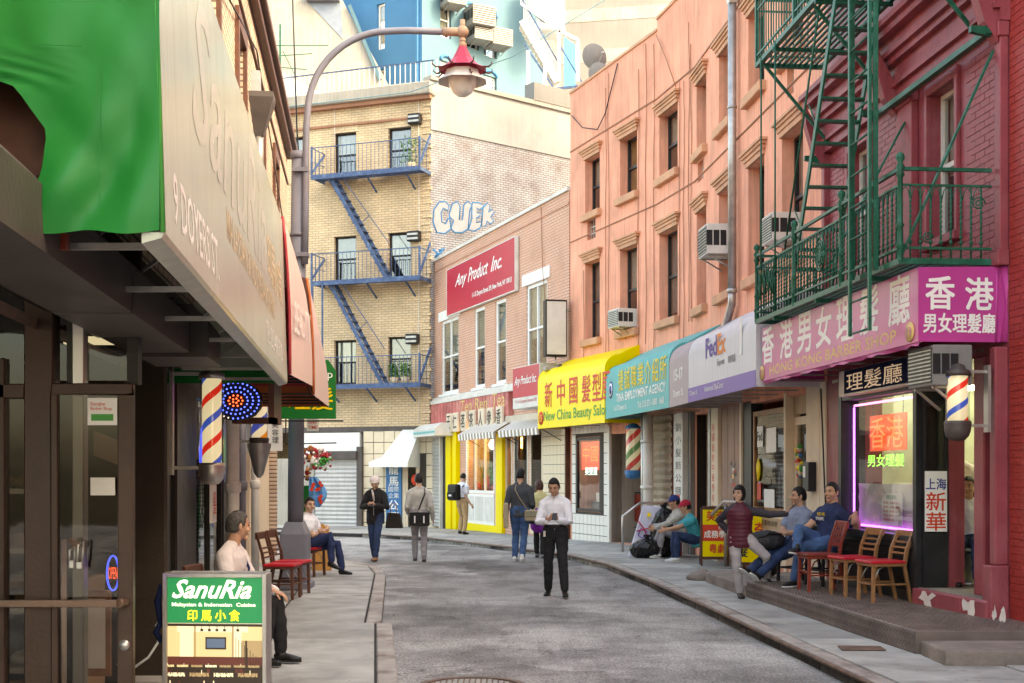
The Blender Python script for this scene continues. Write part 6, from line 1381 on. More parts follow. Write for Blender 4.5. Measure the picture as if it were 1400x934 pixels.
def fside(body, y, z, w_, h_, m, off=-.70, **k):
    a = off-.0338*(z-2.6); o = text(t, 'lettering', body, w_, h_, 0, 0, 0, M[m], **k); o.location = (LX(y, a)+.0015, y, z); o.rotation_euler = (-.034, 0, rzf); return o
fside('SanuRia', 5.4, 3.2, 4.2, .72, 'tx_ghost', shear=.35, bold=.008)
fside('9 DOYERS ST.', 4.75, 2.68, 1.5, .2, 'tx_faint', bold=.01)
fside('MALAYSIAN & INDONESIAN CUISINE', 6.7, 2.98, 3.6, .17, 'tx_orange', bold=.005)
fside('TEL: 212-406-9710', 9.3, 2.72, 1.8, .16, 'tx_faint')
fside('印馬小食', 9.7, 3.22, 1.6, .38, 'tx_orange', bold=.01)
# dark octagonal sign box seen through the tear
t = thing('octagon_sign', 'dark maroon octagonal sign box with red face behind the torn green awning end', 'sign', (-2.0, 4.75, 3.0)); L_ = LS(t)
oc = [(.26*math.cos(R(22.5+45*i))*1.05-.02, .27*math.sin(R(22.5+45*i))) for i in range(8)]
L_.p(MB().prism_y([(x*1.2, z*1.15) for x, z in oc], 0, .3), 'box', M['darkwood'], bevel=.01); L_.p(MB().prism_y([(x*.7-.16, z*.78) for x, z in oc], -.03, .0), 'face', M['signred'])
L_.p(MB().box(-.5,.35,-.02,.02,-.42,-.36), 'lower_rail', M['redwood'])
# ---------------------------------------------------------------- the next two awnings
def lawn(label, y0, y1, x0a, x0b, zb, z0t, z1t, m, me, letters=None, txt='tx_faint'):
    t = thing('awning', label, 'awning', (0,0,0)); L_ = LS(t); n1, n2 = 16, 8; vs = []
    for i in range(n1+1):
        q = i/n1; y = y0+(y1-y0)*q; x0 = x0a+(x0b-x0a)*q; zt = z0t+(z1t-z0t)*q**1.3
        for k in range(n2+1):
            r_ = k/n2; vs.append((LX(y, x0-.07*r_**2.5), y, zb+.0+(zt-zb)*r_))
    L_.p(MB().add(vs, [(i*(n2+1)+k, (i+1)*(n2+1)+k, (i+1)*(n2+1)+k+1, i*(n2+1)+k+1) for i in range(n1) for k in range(n2)], 0, True), 'front_panel', m)
    for y, zt in ((y1, z1t),):
        pl = [(LX(y, x0b-.07*(k/8)**2.5), y, zb+(zt-zb)*k/8) for k in range(9)] + [(LX(y,-1.6), y, zt+.3), (LX(y,-1.6), y, zb)]
        L_.p(MB().add(pl, [tuple(range(len(pl)))]), 'end_panel', me)
    L_.p(MB().add([(LX(y0,x0a-.07),y0,z0t),(LX(y1,x0b-.07),y1,z1t),(LX(y1,-1.6),y1,z1t+.3),(LX(y0,-1.6),y0,z0t+.3)], [(0,1,2,3)]), 'top_panel', m)
    x0 = x0a; L_.p(MB().tube([(LX(y0, x0-.07*(k/8)**2.5)+.004, y0-.005, zb+(z0t-zb)*k/8) for k in range(9)], .016, 6), 'edge_trim', me)
    mb = MB()
    for i in range(4):
        y = y0+(y1-y0)*(i+.3)/4; x0 = x0a+(x0b-x0a)*(i+.3)/4; mb.bar((LX(y,x0-.04),y,zb+.02),(LX(y,-1.6),y,zb+.02),.02).bar((LX(y,x0-.04),y,zb),(LX(y,x0-.3),y,zb+.7),.015)
    L_.p(mb, 'frame', M['black'])
    for (b_, y, z, w_, h_) in letters or ():
        o = text(t, 'lettering', b_, w_, h_, 0, 0, 0, M[txt]); o.location = (LX(y, x0a+(x0b-x0a)*(y-y0)/(y1-y0))+.012, y, z); o.rotation_euler = (0,0,rzf-(x0b-x0a)/(y1-y0))
lawn('pale red curved awning with dark red edge just beyond the long cream awning', 11.95, 13.55, -.69, -.54, 2.68, 4.15, 3.65, M['r_awn'], M['dr_awn'], [('BEAUTY', 12.2, 3.1, 1.1, .3)])
lawn('faded pinkish awning with orange-brown edge, furthest of the left awnings', 13.75, 16.2, -.54, -.44, 2.6, 3.85, 3.3, M['r_awn'], mat('rust vinyl', (.4,.1,.03), .4), [])
# green vertical sign beyond
t = thing('shop_sign', 'green hanging shop sign with white and yellow writing beyond the left awnings', 'shop sign', (-3.3, 17.4, 2.5)); L_ = LS(t); xe = (459-CX)/FL*17.4+3.3
L_.p(MB().prism_y([(0,0),(xe,0),(xe,.65),(xe-.1,.8),(0,.8)], 0, .05), 'board', M['g_awn']); L_.lettering('Barber Shop', xe-.06, .14, .02, -.006, .52, M['tx_white']); L_.lettering('理髮', .6, .3, xe-.64, -.006, .12, M['tx_yellow'], bold=.01)
L_.p(MB().bar((0,.02,-.03),(xe+.1,.02,-.03),.02), 'bracket', M['black'])
# ---------------------------------------------------------------- things on the left shop fronts
barber_pole('large barber pole with blue and red stripes under the long cream awning', (-2.72, 11.6, 1.84), FLG.rz, .78, .087, 1.0, 1.22, bracket=.35, pitch=2.3)
t = barber_pole('smaller barber pole with orange and blue stripes above a grey cone', (-3.22, 16.3, 2.2), FLG.rz, .5, .1, 1.0, 1.1, cols=((.9,.8,.65),(.8,.25,.02),(.9,.8,.65),(.05,.08,.5)), bracket=.3, metal='brownmetal', pitch=2.1)
LS(t).p(MB().lathe([(.02,-.5),(.06,-.45),(.15,-.1),(.15,-.06)], n=8), 'cone', M['steel'])
t = thing('led_sign', 'round black sign with rings of blue and red LEDs under the cream awning', 'led sign', (-2.72, 12.6, 2.47)); L_ = LS(t)
L_.p(MB().prism_y([(.25*math.cos(a*.3927), .2*math.sin(a*.3927)) for a in range(16)], 0, .12), 'box', M['black'], bevel=.01); L_.p(MB().box(-.06,.36,.1,.3,-.22,-.16).box(.3,.36,.1,.5,-.22,.25), 'bracket', M['darkwood'])
me = MB().ball((0,0,0), .009, 6, 4).mesh('led', M['neon_b']); me2 = MB().ball((0,0,0), .009, 6, 4).mesh('led', M['neon_r']); me3 = MB().ball((0,0,0), .009, 6, 4).mesh('led', M['lit_w'])
for (rr, n, m_) in ((.2, 30, me), (.15, 24, me), (.105, 17, me), (.06, 10, me2), (.025, 5, me2)):
    for i in range(n): a = 6.283*i/n; L_.xf(obj('led', m_ if (rr < .19 or a < 2.2 or a > 4.6) else me3, None, (rr*1.15*math.cos(a), -.008, rr*.88*math.sin(a))))
mb = MB()
for i in range(60): mb.ball((-.28+.035*(i % 3), -.0, -.26+.55*(i//3)/20), .008, 5, 3)
o = L_.p(mb, 'led_strip', M['neon_r']); o['kind'] = 'stuff'
for k, (y, off, r_, m_, lab) in enumerate(((15.2, -1.55, .075, 'whitedirty', 'white drain pipe with collar standing beside the left shop window'), (17.0, -1.62, .06, 'pole', 'thinner mauve pipe beyond the white drain pipe'), (19.5, -1.65, .06, 'whitedirty', 'grey white pipe beside the cream post beyond the barber poles'))):
    t = thing('drain_pipe', lab, 'pipe', (LX(y, off), y, .1)); L_ = LS(t); L_.p(MB().tube([(0,0,0),(0,0,3.0)], r_, 12), 'pipe', M[m_]); L_.p(MB().lathe([(r_,1.42),(r_*1.3,1.44),(r_*1.35,1.54),(r_,1.56)], n=12), 'collar', M[m_])
t = thing('shop_banner', 'narrow white vertical banner with red and black characters beside the white pipe', 'banner', (LX(14.3,-1.72), 14.3, 1.2), FLG.rz); L_ = LS(t); L_.p(MB().box(0,.42,-.03,0,0,1.35), 'banner_board', M['white'])
for i, ch in enumerate('上海美髮'): L_.lettering(ch, .3, .26, .06, -.034, 1.05-.32*i, M['tx_red'])
t = thing('shop_banner', 'white vertical sign with small black characters above the cream post, left of the lamp pole', 'banner', (LX(19.6,-1.5), 19.6, 2.2), 0); L_ = LS(t); L_.p(MB().box(-.3,.25,0,.05,-.1,.75), 'banner_board', M['white'])
for i in range(6): L_.lettering('理髮店美容'[i % 5], .1, .09, .1, -.006, .6-.115*i, M['tx_black'])
t = thing('parking_sign', 'small white street sign with red writing fixed to the mauve lamp pole', 'street sign', (-2.88, 17.95, 2.35), 0); L_ = LS(t); L_.p(MB().box(.0,.17,0,.01,0,.38), 'plate', M['white'], bevel=.003)
for i, b_ in enumerate(('NO', 'STAND', 'ING', 'ANY', 'TIME')): L_.lettering(b_, .13, .045, .02, -.004, .31-.07*i, M['tx_red'], bold=.01)
t = thing('round_neon', 'round glowing orange, green and blue sign in the left shop window behind the pipe', 'neon sign', (LX(17.5,-1.7), 17.5, 2.05), FLG.rz); L_ = LS(t)
for r_, m_ in ((.3,'neon_o'),(.22,'neon_g'),(.36,'neon_b')): L_.p(MB().tube([(r_*math.cos(a*.3927), 0, r_*math.sin(a*.3927)) for a in range(17)], .03, 6), 'ring_tube', M[m_])
# ---------------------------------------------------------------- street lamp
t = thing('street_lamp', 'tall mauve grey street lamp with curved arm and red pagoda shaped shade', 'street lamp', (-3.08, 18.2, .12)); L_ = LS(t); pm = M['pole']
L_.p(MB().tube([(0,0,.75),(.02,0,3),(.06,0,6.15)], .112, 20), 'pole', pm)
L_.p(MB().prism_z([(-.19,-.19),(.19,-.19),(.19,.19),(-.19,.19)], .1, .78).prism_z([(-.24,-.24),(.24,-.24),(.24,.24),(-.24,.24)], 0, .1).add([(-.19,-.19,.78),(.19,-.19,.78),(.19,.19,.78),(-.19,.19,.78),(-.12,-.12,.95),(.12,-.12,.95),(.12,.12,.95),(-.12,.12,.95)], [(0,1,5,4),(1,2,6,5),(2,3,7,6),(3,0,4,7)]), 'base_box', M['pole'], bevel=.012)
L_.p(MB().lathe([(.12,6.1),(.135,6.12),(.135,6.2),(0,6.24)], (.06,0,0), n=20).lathe([(.115,5.0),(.13,5.0),(.13,5.05),(.115,5.05)], (.05,0,0), 20), 'pole_cap', pm)
arm = [(.15,-.1,4.6),(.16,-.1,5.4),(.17,-.1,6.5)] + [(lambda a: (.19+1.15*(1-math.cos(a)), -.1, 6.72+1.17*math.sin(a)))(R(q)) for q in range(6, 91, 7)] + [(1.6,-.1,7.9),(2.15,-.1,7.88)]
L_.p(MB().tube(arm, .048, 12), 'arm', pm)
for z in (4.7, 5.9): L_.p(MB().box(-.02,.2,-.16,.02,z,z+.06), 'clamp', pm)
hx = 2.38
L_.p(MB().tube([(2.1,-.1,7.88),(hx,-.1,7.88)], .06, 10).ball((hx,-.1,7.88), .09, 12, 8).tube([(hx,-.1,7.9),(hx,-.1,8.05)], .04, 8).ball((hx,-.1,7.76), .05, 12, 8).ball((hx,-.1,7.69), .06, 12, 8).tube([(hx,-.1,7.66),(hx,-.1,7.5)], .03, 8), 'finial', mat('tan lamp fitting', (.38,.24,.16), .5))
LZ = lambda z: 7.34+(z-6.86)*.6
n8 = 8; prof = [(.06,7.46),(.12,7.3),(.2,7.12),(.32,6.97),(.5,6.86)]; vs = []
for r_, z in prof:
    for i in range(n8): a = R(22.5+45*i); vs.append((hx+.72*r_*math.cos(a), -.1+.72*r_*math.sin(a), LZ(z)))
mb = MB().add(vs, [(k*n8+i, k*n8+(i+1) % n8, (k+1)*n8+(i+1) % n8, (k+1)*n8+i) for k in range(4) for i in range(n8)]); L_.p(mb, 'lamp_shade', mat('lamp shade red', (.42,.03,.07), .4))
vs = []
for r_, z in ((.34,6.84),(.36,6.74),(.42,6.66),(.52,6.58)):
    for i in range(n8): a = R(22.5+45*i); vs.append((hx+.7*r_*math.cos(a), -.1+.7*r_*math.sin(a), LZ(z)))
L_.p(MB().add(vs, [(k*n8+i, k*n8+(i+1) % n8, (k+1)*n8+(i+1) % n8, (k+1)*n8+i) for k in range(3) for i in range(n8)]), 'shade_skirt', M['whitedirty'])
mb = MB()
for i in range(0, n8): a = R(22.5+45*i); c_, s_ = math.cos(a), math.sin(a); mb.tube([(hx+.72*.44*c_,-.1+.72*.44*s_,LZ(6.88)),(hx+.72*.56*c_,-.1+.72*.56*s_,LZ(6.86)),(hx+.72*.63*c_,-.1+.72*.63*s_,LZ(6.92)),(hx+.72*.62*c_,-.1+.72*.62*s_,LZ(6.98))], [.014,.012,.01,.005], 6); (i % 2) or mb.tube([(hx+.72*.4*c_,-.1+.72*.4*s_,LZ(6.74)),(hx+.72*.5*c_,-.1+.72*.5*s_,LZ(6.62)),(hx+.72*.56*c_,-.1+.72*.56*s_,LZ(6.64))], [.014,.011,.005], 6)
L_.p(mb, 'curled_tips', M['darkwood'])
gb = bpy.data.materials.new('lamp globe'); N, L, P = nodes(gb); P.inputs['Base Color'].default_value = (.85,.8,.72,1); P.inputs['Roughness'].default_value = .15; P.inputs['Transmission Weight'].default_value = .35
L_.p(MB().lathe([(.72*r_,LZ(z)) for r_, z in ((.26,6.8),(.29,6.65),(.26,6.48),(.19,6.33),(.1,6.25),(0,6.22))], (hx,-.1,0), 20), 'globe', gb)
# ---------------------------------------------------------------- lightbox board of the restaurant
YS = 7.8; X0_, X1_ = (223-CX)/FL*YS, (368-CX)/FL*YS; ws = X1_-X0_; ztop = EYE-(783-CY)*YS/FL
t = thing('menu_sign_board', 'green and white restaurant sign board with a dining room photo standing on the left pavement', 'sign board', (X0_, YS, .12), R(-4)); L_ = LS(t); zt_ = ztop-.12
L_.p(MB().box(0,.028,-.02,.1,.0,zt_).box(ws-.028,ws,-.02,.1,.0,zt_).box(.028,ws-.028,-.02,.1,zt_-.028,zt_).box(.028,ws-.028,-.02,.1,.08,.11), 'frame', M['alum'], bevel=.005)
L_.p(MB().box(.028,ws-.028,0,.08,.11,zt_-.028), 'light_box', M['white'])
gs = emit('lit green panel', (.0,.28,.1), .35); ww_ = emit('lit white lettering', (1,1,.95), .75); yy_ = emit('lit yellow lettering', (.95,.8,.05), .7)
zg = zt_-.028-.275
L_.p(MB().box(.03,ws-.03,-.006,-.001,zg,zt_-.03), 'green_panel', gs)
L_.lettering('SanuRia', ws*.76, .115, ws*.09, -.01, zt_-.155, ww_, shear=.42, bold=.02); L_.lettering('Malaysian & Indonesian  Cuisine', ws*.8, .03, ws*.09, -.01, zg+.093, ww_, bold=.012); L_.lettering('印馬小食', ws*.5, .068, ws*.24, -.01, zg+.012, yy_, bold=.03, spacing=1.5)
pc = [emit('print cream', (.8,.66,.38), .35), emit('print pale', (.9,.84,.62), .4), emit('print maroon', (.16,.04,.03), .25), emit('print dark', (.05,.03,.02), .2), emit('print tan', (.5,.36,.2), .3), emit('print blue', (.12,.18,.3), .3)]
L_.p(MB().box(.03,ws-.03,-.005,-.001,.11,zg-.006), 'printed_photo', pc[0])
pp_ = MB(); W_0, W_1 = .03, ws-.03; Hh = zg-.006; 
def pr_(x0, x1, z0, z1, m, k=0): pp_.box(W_0+(W_1-W_0)*x0, W_0+(W_1-W_0)*x1, -.0062-.0004*k, -.0058-.0004*k, max(.0,Hh-z0)+.11*0, max(.112,Hh-z1), m) if Hh-z0 > .115 else None
pr_(.1,.85,.0,.05,1); pr_(.13,.27,.05,.2,1,1); pr_(.4,.62,.08,.155,3,1); pr_(.415,.605,.09,.145,5,2); pr_(.0,1,.2,.25,2,1); pr_(.78,1,.1,.2,4,1); pr_(.82,.84,.1,.26,3,2); pr_(.0,1,.25,.75,3,0)
rr_ = random.Random(5)
pr_(0,1,0,.015,3,3); pr_(.0,.1,.03,.2,0,2); pr_(.28,.3,.0,.2,4,2); pr_(.68,.7,.0,.2,4,2); pr_(.7,.78,.02,.2,1,2)
for i in range(9): pr_(.72+.03*i, .726+.03*i, .08+.016*i, .2+.01*i, 3, 4)
for x in (.36,.44,.52,.6,.74): pr_(x, x+.006, .0, .03, 3, 4); pr_(x-.012, x+.018, .03, .045, 3, 5)
for i in range(5):      # rows of tables and chairs, larger toward the front
    z = .25+.035*i*(1+.35*i); s_ = .05+.035*i; x = -.05+.03*(i % 2); k = 0
    while x < 1:
        w_ = s_*2.4; pr_(max(0,x), min(1,x+w_), z, z+s_*.28, rr_.choice([4,1,0]), 5+i); 
        for q in (.05,.3,.62,.85): pr_(max(0,x+w_*q), min(1,max(0,x+w_*q)+s_*.18), z+s_*.22, z+s_*1.2, 3, 6+i)
        for q in (.15,.5): pr_(max(0,x+w_*q), min(1,max(0,x+w_*q)+s_*.6), z+s_*.45, z+s_*.95, rr_.choice([3,2,3]), 7+i)
        for q in (.25,.6): pr_(max(0,x+w_*q), min(1,max(0,x+w_*q)+s_*.1), z-s_*.2, z+s_*.1, rr_.choice([2,1,3]), 8+i)
        x += w_*1.25
o = L_.p(pp_, 'photo_print', pc); o['kind'] = 'stuff'
mb = MB().tube([(-.02,.05,.75),(-.06,.05,.7),(-.05,.06,.6),(-.12,.08,.5),(-.25,.2,.42),(-.4,.3,.42)], .008, 6); L_.p(mb, 'power_cord', M['white'])
L_.p(MB().tube([(-.02,.04,.95),(-.05,.04,.85),(-.03,.05,.72),(-.06,.04,.66),(-.02,.04,.6)], .02, 6), 'cord_bundle', M['navy'])
# merchandise beyond the pole
t = thing('hanging_toys', 'cluster of red, white and brown knitted toys and ornaments hanging beyond the lamp pole', 'toys', (-3.45, 21.5, 1.95)); L_ = LS(t); rr_ = random.Random(9)
cl = [mat('toy brown', (.36,.14,.05), .8), mat('toy orange', (.55,.25,.1), .8), M['white'], mat('toy red', (.4,.04,.05), .8), M['tx_green'], M['darkwood']]
for i in range(110):
    x, z = rr_.uniform(-.2,.3), rr_.uniform(-.35,.25); k = rr_.choice([0,1,0,3,5,2]) if x < .1 else rr_.choice([2,3,2,4,3,2])
    if z < -.1 and x > .1: z += .3
    L_.p(MB().ball((x, rr_.uniform(-.1,.1), z), (rr_.uniform(.02,.05), .03, rr_.uniform(.02,.06)), 7, 5), 'toy', cl[k]) if i < 110 else None
for i in range(70):
    a = rr_.random()*6.283; r_ = rr_.uniform(.03,.15); L_.p(MB().ball((.3+r_*math.cos(a), -.1+rr_.uniform(-.03,.03), .02+r_*math.sin(a)), rr_.uniform(.016,.035), 6, 4), 'wreath_bead', cl[4] if r_ < .07 else (cl[3] if .02+r_*math.sin(a) > .08 else rr_.choice([cl[2], cl[2], cl[4], cl[3]])))
L_.p(MB().bar((-.35,0,.3),(.5,0,.32),.02).bar((-.35,0,.3),(-.35,0,.75),.02), 'hanging_rail', M['black'])
t = thing('floral_cloth', 'blue cloth with red flowers hanging beside the lamp pole', 'cloth', (-3.28, 21.3, 1.2)); L_ = LS(t); vs = []
for i in range(9):
    for k in range(7): vs.append((-.1+.3*i/8*(.6+.4*math.sin(k*.6)), .04*math.sin(i*1.8), .5*k/6))
L_.p(MB().add(vs, [(i*7+k, (i+1)*7+k, (i+1)*7+k+1, i*7+k+1) for i in range(8) for k in range(6)], 0, True), 'cloth', mat('blue floral cloth', (.1,.3,.6), .8, .5, 14))
me = MB().prism_y([(.03*math.cos(a*.785), .03*math.sin(a*.785)) for a in range(8)], -.06, -.055).mesh('flower', M['tx_red'])
for i in range(12): L_.xf(obj('flower', me, None, (rr_.uniform(-.05,.14), 0, rr_.uniform(.05,.45))))
t = thing('wooden_board', 'plain orange brown wooden board standing on edge beside the second seated man', 'board', (-3.38, 21.6, .12)); LS(t).p(MB().prism_y([(0,0),(.33,0),(.33,.62),(.2,.78),(0,.8)], 0, .05), 'board', mat('plywood', (.55,.27,.08), .6, .15))
t = thing('display_stand', 'green and white panel standing behind the second seated man', 'sign', (-3.62, 21.9, .5)); LS(t).p(MB().box(0,.2,0,.04,0,1.05), 'panel', M['g_awn']); LS(t).p(MB().box(.02,.18,-.006,0,.35,.6), 'white_stripe', M['white'])
# ================================================================ buildings far behind
def slab(name, label, poly, Y, depth, m, z0=-.5, rz=0, cat='building'):
    xs = [(px-CX)/FL*Y for px, py in poly]; zs = [EYE+(CY-py)*Y/FL for px, py in poly]; x0 = xs[0]
    t = thing(name, label, cat, (x0, Y, 0)); L_ = LS(t); L_.p(MB().prism_y([(x-x0, z) for x, z in zip(xs, zs)], 0, depth), 'wall', m); return t, L_, x0
def fp(L0, px, py, Y): return (px-CX)/FL*Y - L0, EYE+(CY-py)*Y/FL
t, L_, x0 = slab('white_gabled_building', 'sunlit white rendered building with a long sloping roof edge behind the buff brick roof', [(365,300),(540,300),(540,132),(468,0),(440,-60),(365,-60)], 56, 6, M['cream'])
q = [fp(x0, *p, 56) for p in ((422,4),(466,4),(469,54))]; L_.p(MB().prism_y([q[0], q[2], q[1]], -.02, .0), 'shaded_gable', mat('gable shade tone', (.2,.24,.3), .8))  # shade under the eave painted in as a grey blue triangle
q = [fp(x0, *p, 56) for p in ((420,0),(465,-2))]; L_.p(MB().box(q[0][0], q[1][0], -.3, 0, q[0][1]-.1, q[0][1]+.25), 'eave', M['pole'])
L_.p(MB().bar((fp(x0,478,8,56)[0],-.05,fp(x0,478,8,56)[1]), (fp(x0,520,110,56)[0],-.05,fp(x0,520,110,56)[1]), .15), 'roof_pipe', M['blue_l'])
t, L_, x0 = slab('green_brick_building', 'pale green painted brick building far behind the left roofs', [(300,300),(368,300),(368,-60),(300,-60)], 58, 6, M['gbrick'])
t, L_, x0 = slab('cream_lean_to', 'low cream rooftop lean-to with sloping pipe behind the buff brick roof', [(383,160),(455,160),(455,135),(383,98)], 49, 1.5, M['whitedirty'], cat='rooftop shed')
t = thing('roof_mast', 'tangle of thin roof masts and aerials above the left end of the buff brick roof', 'aerial', fp(0, 383, 150, 48)[0:1] + (48,) + fp(0, 383, 150, 48)[1:2]); L_ = LS(t)
L_.p(MB().bar((0,0,0),(0,0,3.2),.06).bar((-.3,0,2.4),(1.8,0,2.4),.03).bar((-.3,0,2.0),(1.2,0,2.1),.03).bar((-.2,0,1.6),(1.0,0,1.5),.03).bar((.1,0,2.2),(.6,0,1.2),.03), 'mast', M['greenmetal'])
# overhead cables
pts_cable('cable', [V((400-CX)/FL*30,30,EYE+655/FL*30), V((406-CX)/FL*31,31,EYE+470/FL*31), V((411-CX)/FL*33,33,EYE+400/FL*33)], .02, M['black'], 'dark cable hanging steeply past the left end of the buff building')
pts_cable('cable', [V((380-CX)/FL*40,40,EYE+500/FL*40), V((460-CX)/FL*42,42,EYE+510/FL*42), V((560-CX)/FL*43,43,EYE+522/FL*43), V((700-CX)/FL*45,45,EYE+570/FL*45), V((830-CX)/FL*46,46,EYE+650/FL*46)], .02, M['blue_l'], 'long thin cable crossing in front of the blue building')
# blue building: dark blue face to the left, pale sunlit face to the right
Bc = V((577-CX)/FL*60, 60, 0)
FBL = F((Bc.x-5.6, Bc.y+4.2), (Bc.x, Bc.y)); FBR = F((Bc.x, Bc.y), (Bc.x+6.2, Bc.y+6.4))
t = thing('blue_building', 'tall blue painted building with arched windows behind the street roofs', 'building', (Bc.x, Bc.y, 0)); SL_, SR_ = S(t, FBL), S(t, FBR)
wl = [(FBL.s(515), FBL.s(526), FBL.z(520,42), FBL.z(520,5)), (FBL.s(515), FBL.s(526), FBL.z(520,68), FBL.z(520,44)), (FBL.s(516), FBL.s(527), FBL.z(520,125), FBL.z(520,95))]
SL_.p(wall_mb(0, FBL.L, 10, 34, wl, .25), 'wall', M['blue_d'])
for w_ in wl: win(SL_, *w_, .15, M['white'], 'blind', .6, fw=.08, rows=1)
wr = [(FBR.s(602), FBR.s(617), FBR.z(610,52), FBR.z(610,2)), (FBR.s(635), FBR.s(655), FBR.z(645,66), FBR.z(645,12)), (FBR.s(662), FBR.s(679), FBR.z(670,78), FBR.z(670,22)), (FBR.s(661), FBR.s(679), FBR.z(670,125), FBR.z(670,104)), (FBR.s(602), FBR.s(617), FBR.z(610,112), FBR.z(610,84))]
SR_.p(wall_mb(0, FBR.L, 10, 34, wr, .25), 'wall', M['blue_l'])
for w_ in wr:
    win(SR_, *w_, .15, M['white'], 'blind', .7, fw=.08, rows=2)
    mb = MB().tube([(w_[0]+(w_[1]-w_[0])*(.5-.5*math.cos(k*.3142)), -.03, w_[3]+.25*math.sin(k*.3142)) for k in range(11)], .07, 6); SR_.p(mb, 'arch', M['blue_d'])
SL_.p(MB().box(FBL.L-.35, FBL.L-.2, -.12, .0, 10, 34), 'drain_pipe', M['blue_d'])
for k, (px, py, s_) in enumerate(((612,14,1),(646,44,1.25),(648,62,1.0),(673,70,1.1))):
    q = FBR.w(FBR.s(px), -.1, FBR.z(px, py)); ac_unit('grey window air conditioner on the pale blue facade, %s' % ('the small one at the top left', 'the large uppermost of the middle pair', 'the lower of the middle pair', 'the lowest one on the right')[k], q, FBR.rz-.3, 1.0*s_, .75*s_, .9*s_, m='greywall')
# grey concrete wall, water tank, white fire stair
t, L_, x0 = slab('grey_tower', 'large pale grey concrete building filling the sky behind the salmon roof', [(690,200),(933,200),(933,-80),(690,-80)], 72, 8, M['greywall'])
for i in range(6):
    z = 20+i*2.3; L_.p(MB().prism_y([(0,z),(9.6,z+.6),(9.6,z+1.3),(0,z+.7)], -.02, 0), 'cast_band', M['cream'])
t, L_, x0 = slab('white_stair_building', 'white walled building carrying the exterior stair between blue and grey buildings', [(712,160),(768,160),(768,100),(735,-40),(712,-40)], 66, 3, M['cream'])
t = thing('water_tank', 'pale round roof tank partly seen above the white exterior stair', 'water tank', ((752-CX)/FL*64, 64, EYE+600/FL*64)); L_ = LS(t); mb = MB(); mb.lathe([(0,0),(.75,0),(.78,.3),(.72,.35),(.75,.9),(.78,1.2),(.72,1.25),(.75,2.8)], n=24); L_.p(mb, 'tank', M['white'])
YSt = 58
def sp(px, py, dy=0): return V((px-CX)/FL*YSt, YSt+dy, EYE+(CY-py)*YSt/FL)
t = thing('exterior_stair', 'white metal exterior stair with railings between the blue building and the grey wall', 'staircase', sp(760,125)); L_ = LS(t); o0 = t.location.copy(); 
a, b = sp(714,28)-o0, sp(762,112)-o0
for dy in (0, .8): L_.p(MB().bar(a+V(0,dy,0), b+V(0,dy,0), .1, .3), 'stringer', M['white']); L_.p(MB().bar(a+V(0,dy,.95), b+V(0,dy,.95), .06), 'handrail', M['bluemetal'])
me = MB().box(-.22,.22,.0,.8,-.03,.03).mesh('tread', M['whitedirty'])
for i in range(1, 14): q = a.lerp(b, i/14); L_.xf(obj('tread', me, None, q))
me = MB().bar((0,0,0),(0,0,.95),.03).mesh('stair_baluster', M['whitedirty'])
for i in range(1, 22): q = a.lerp(b, i/22); L_.xf(obj('stair_baluster', me, None, q))
L_.p(MB().box(-1.3,.6,-.1,1.0,-.1,0).add([tuple(sp(*p)-o0) for p in ((712,0),(740,30),(764,40),(764,36),(740,26),(712,-4))], [(0,1,2,3,4,5)]), 'landing', M['greywall'])
c0 = sp(712,5)-o0; c1 = sp(764,42)-o0
for i in range(20):
    q = c0.lerp(c1, i/20); L_.xf(obj('stair_baluster', me, None, q))
L_.p(MB().bar(c0+V(0,0,.95), c1+V(0,0,.95), .06).bar(c0, c1, .1), 'landing_rail', M['white'])
for p, q in (((764,42),(764,112)),((790,55),(790,112)),((764,42),(790,55)),((722,70),(722,125)),((745,85),(745,128))): L_.p(MB().bar(sp(*p)-o0, sp(*q)-o0, .16), 'post', M['whitedirty'])
L_.p(MB().bar(sp(717,60)-o0, sp(760,125)-o0, .08).bar(sp(764,60)-o0, sp(795,112)-o0, .06).bar(sp(735,125)-o0, sp(790,118)-o0, .1), 'diagonal_brace', M['bluemetal'])
pa = top
t, L_, x0 = slab('metal_gate', 'bright blue door panel at the foot of the white exterior stair', [(771,118),(787,118),(787,62),(771,50)], 59.5, .1, mat('bright blue panel', (.1,.4,.75), .6), cat='door')
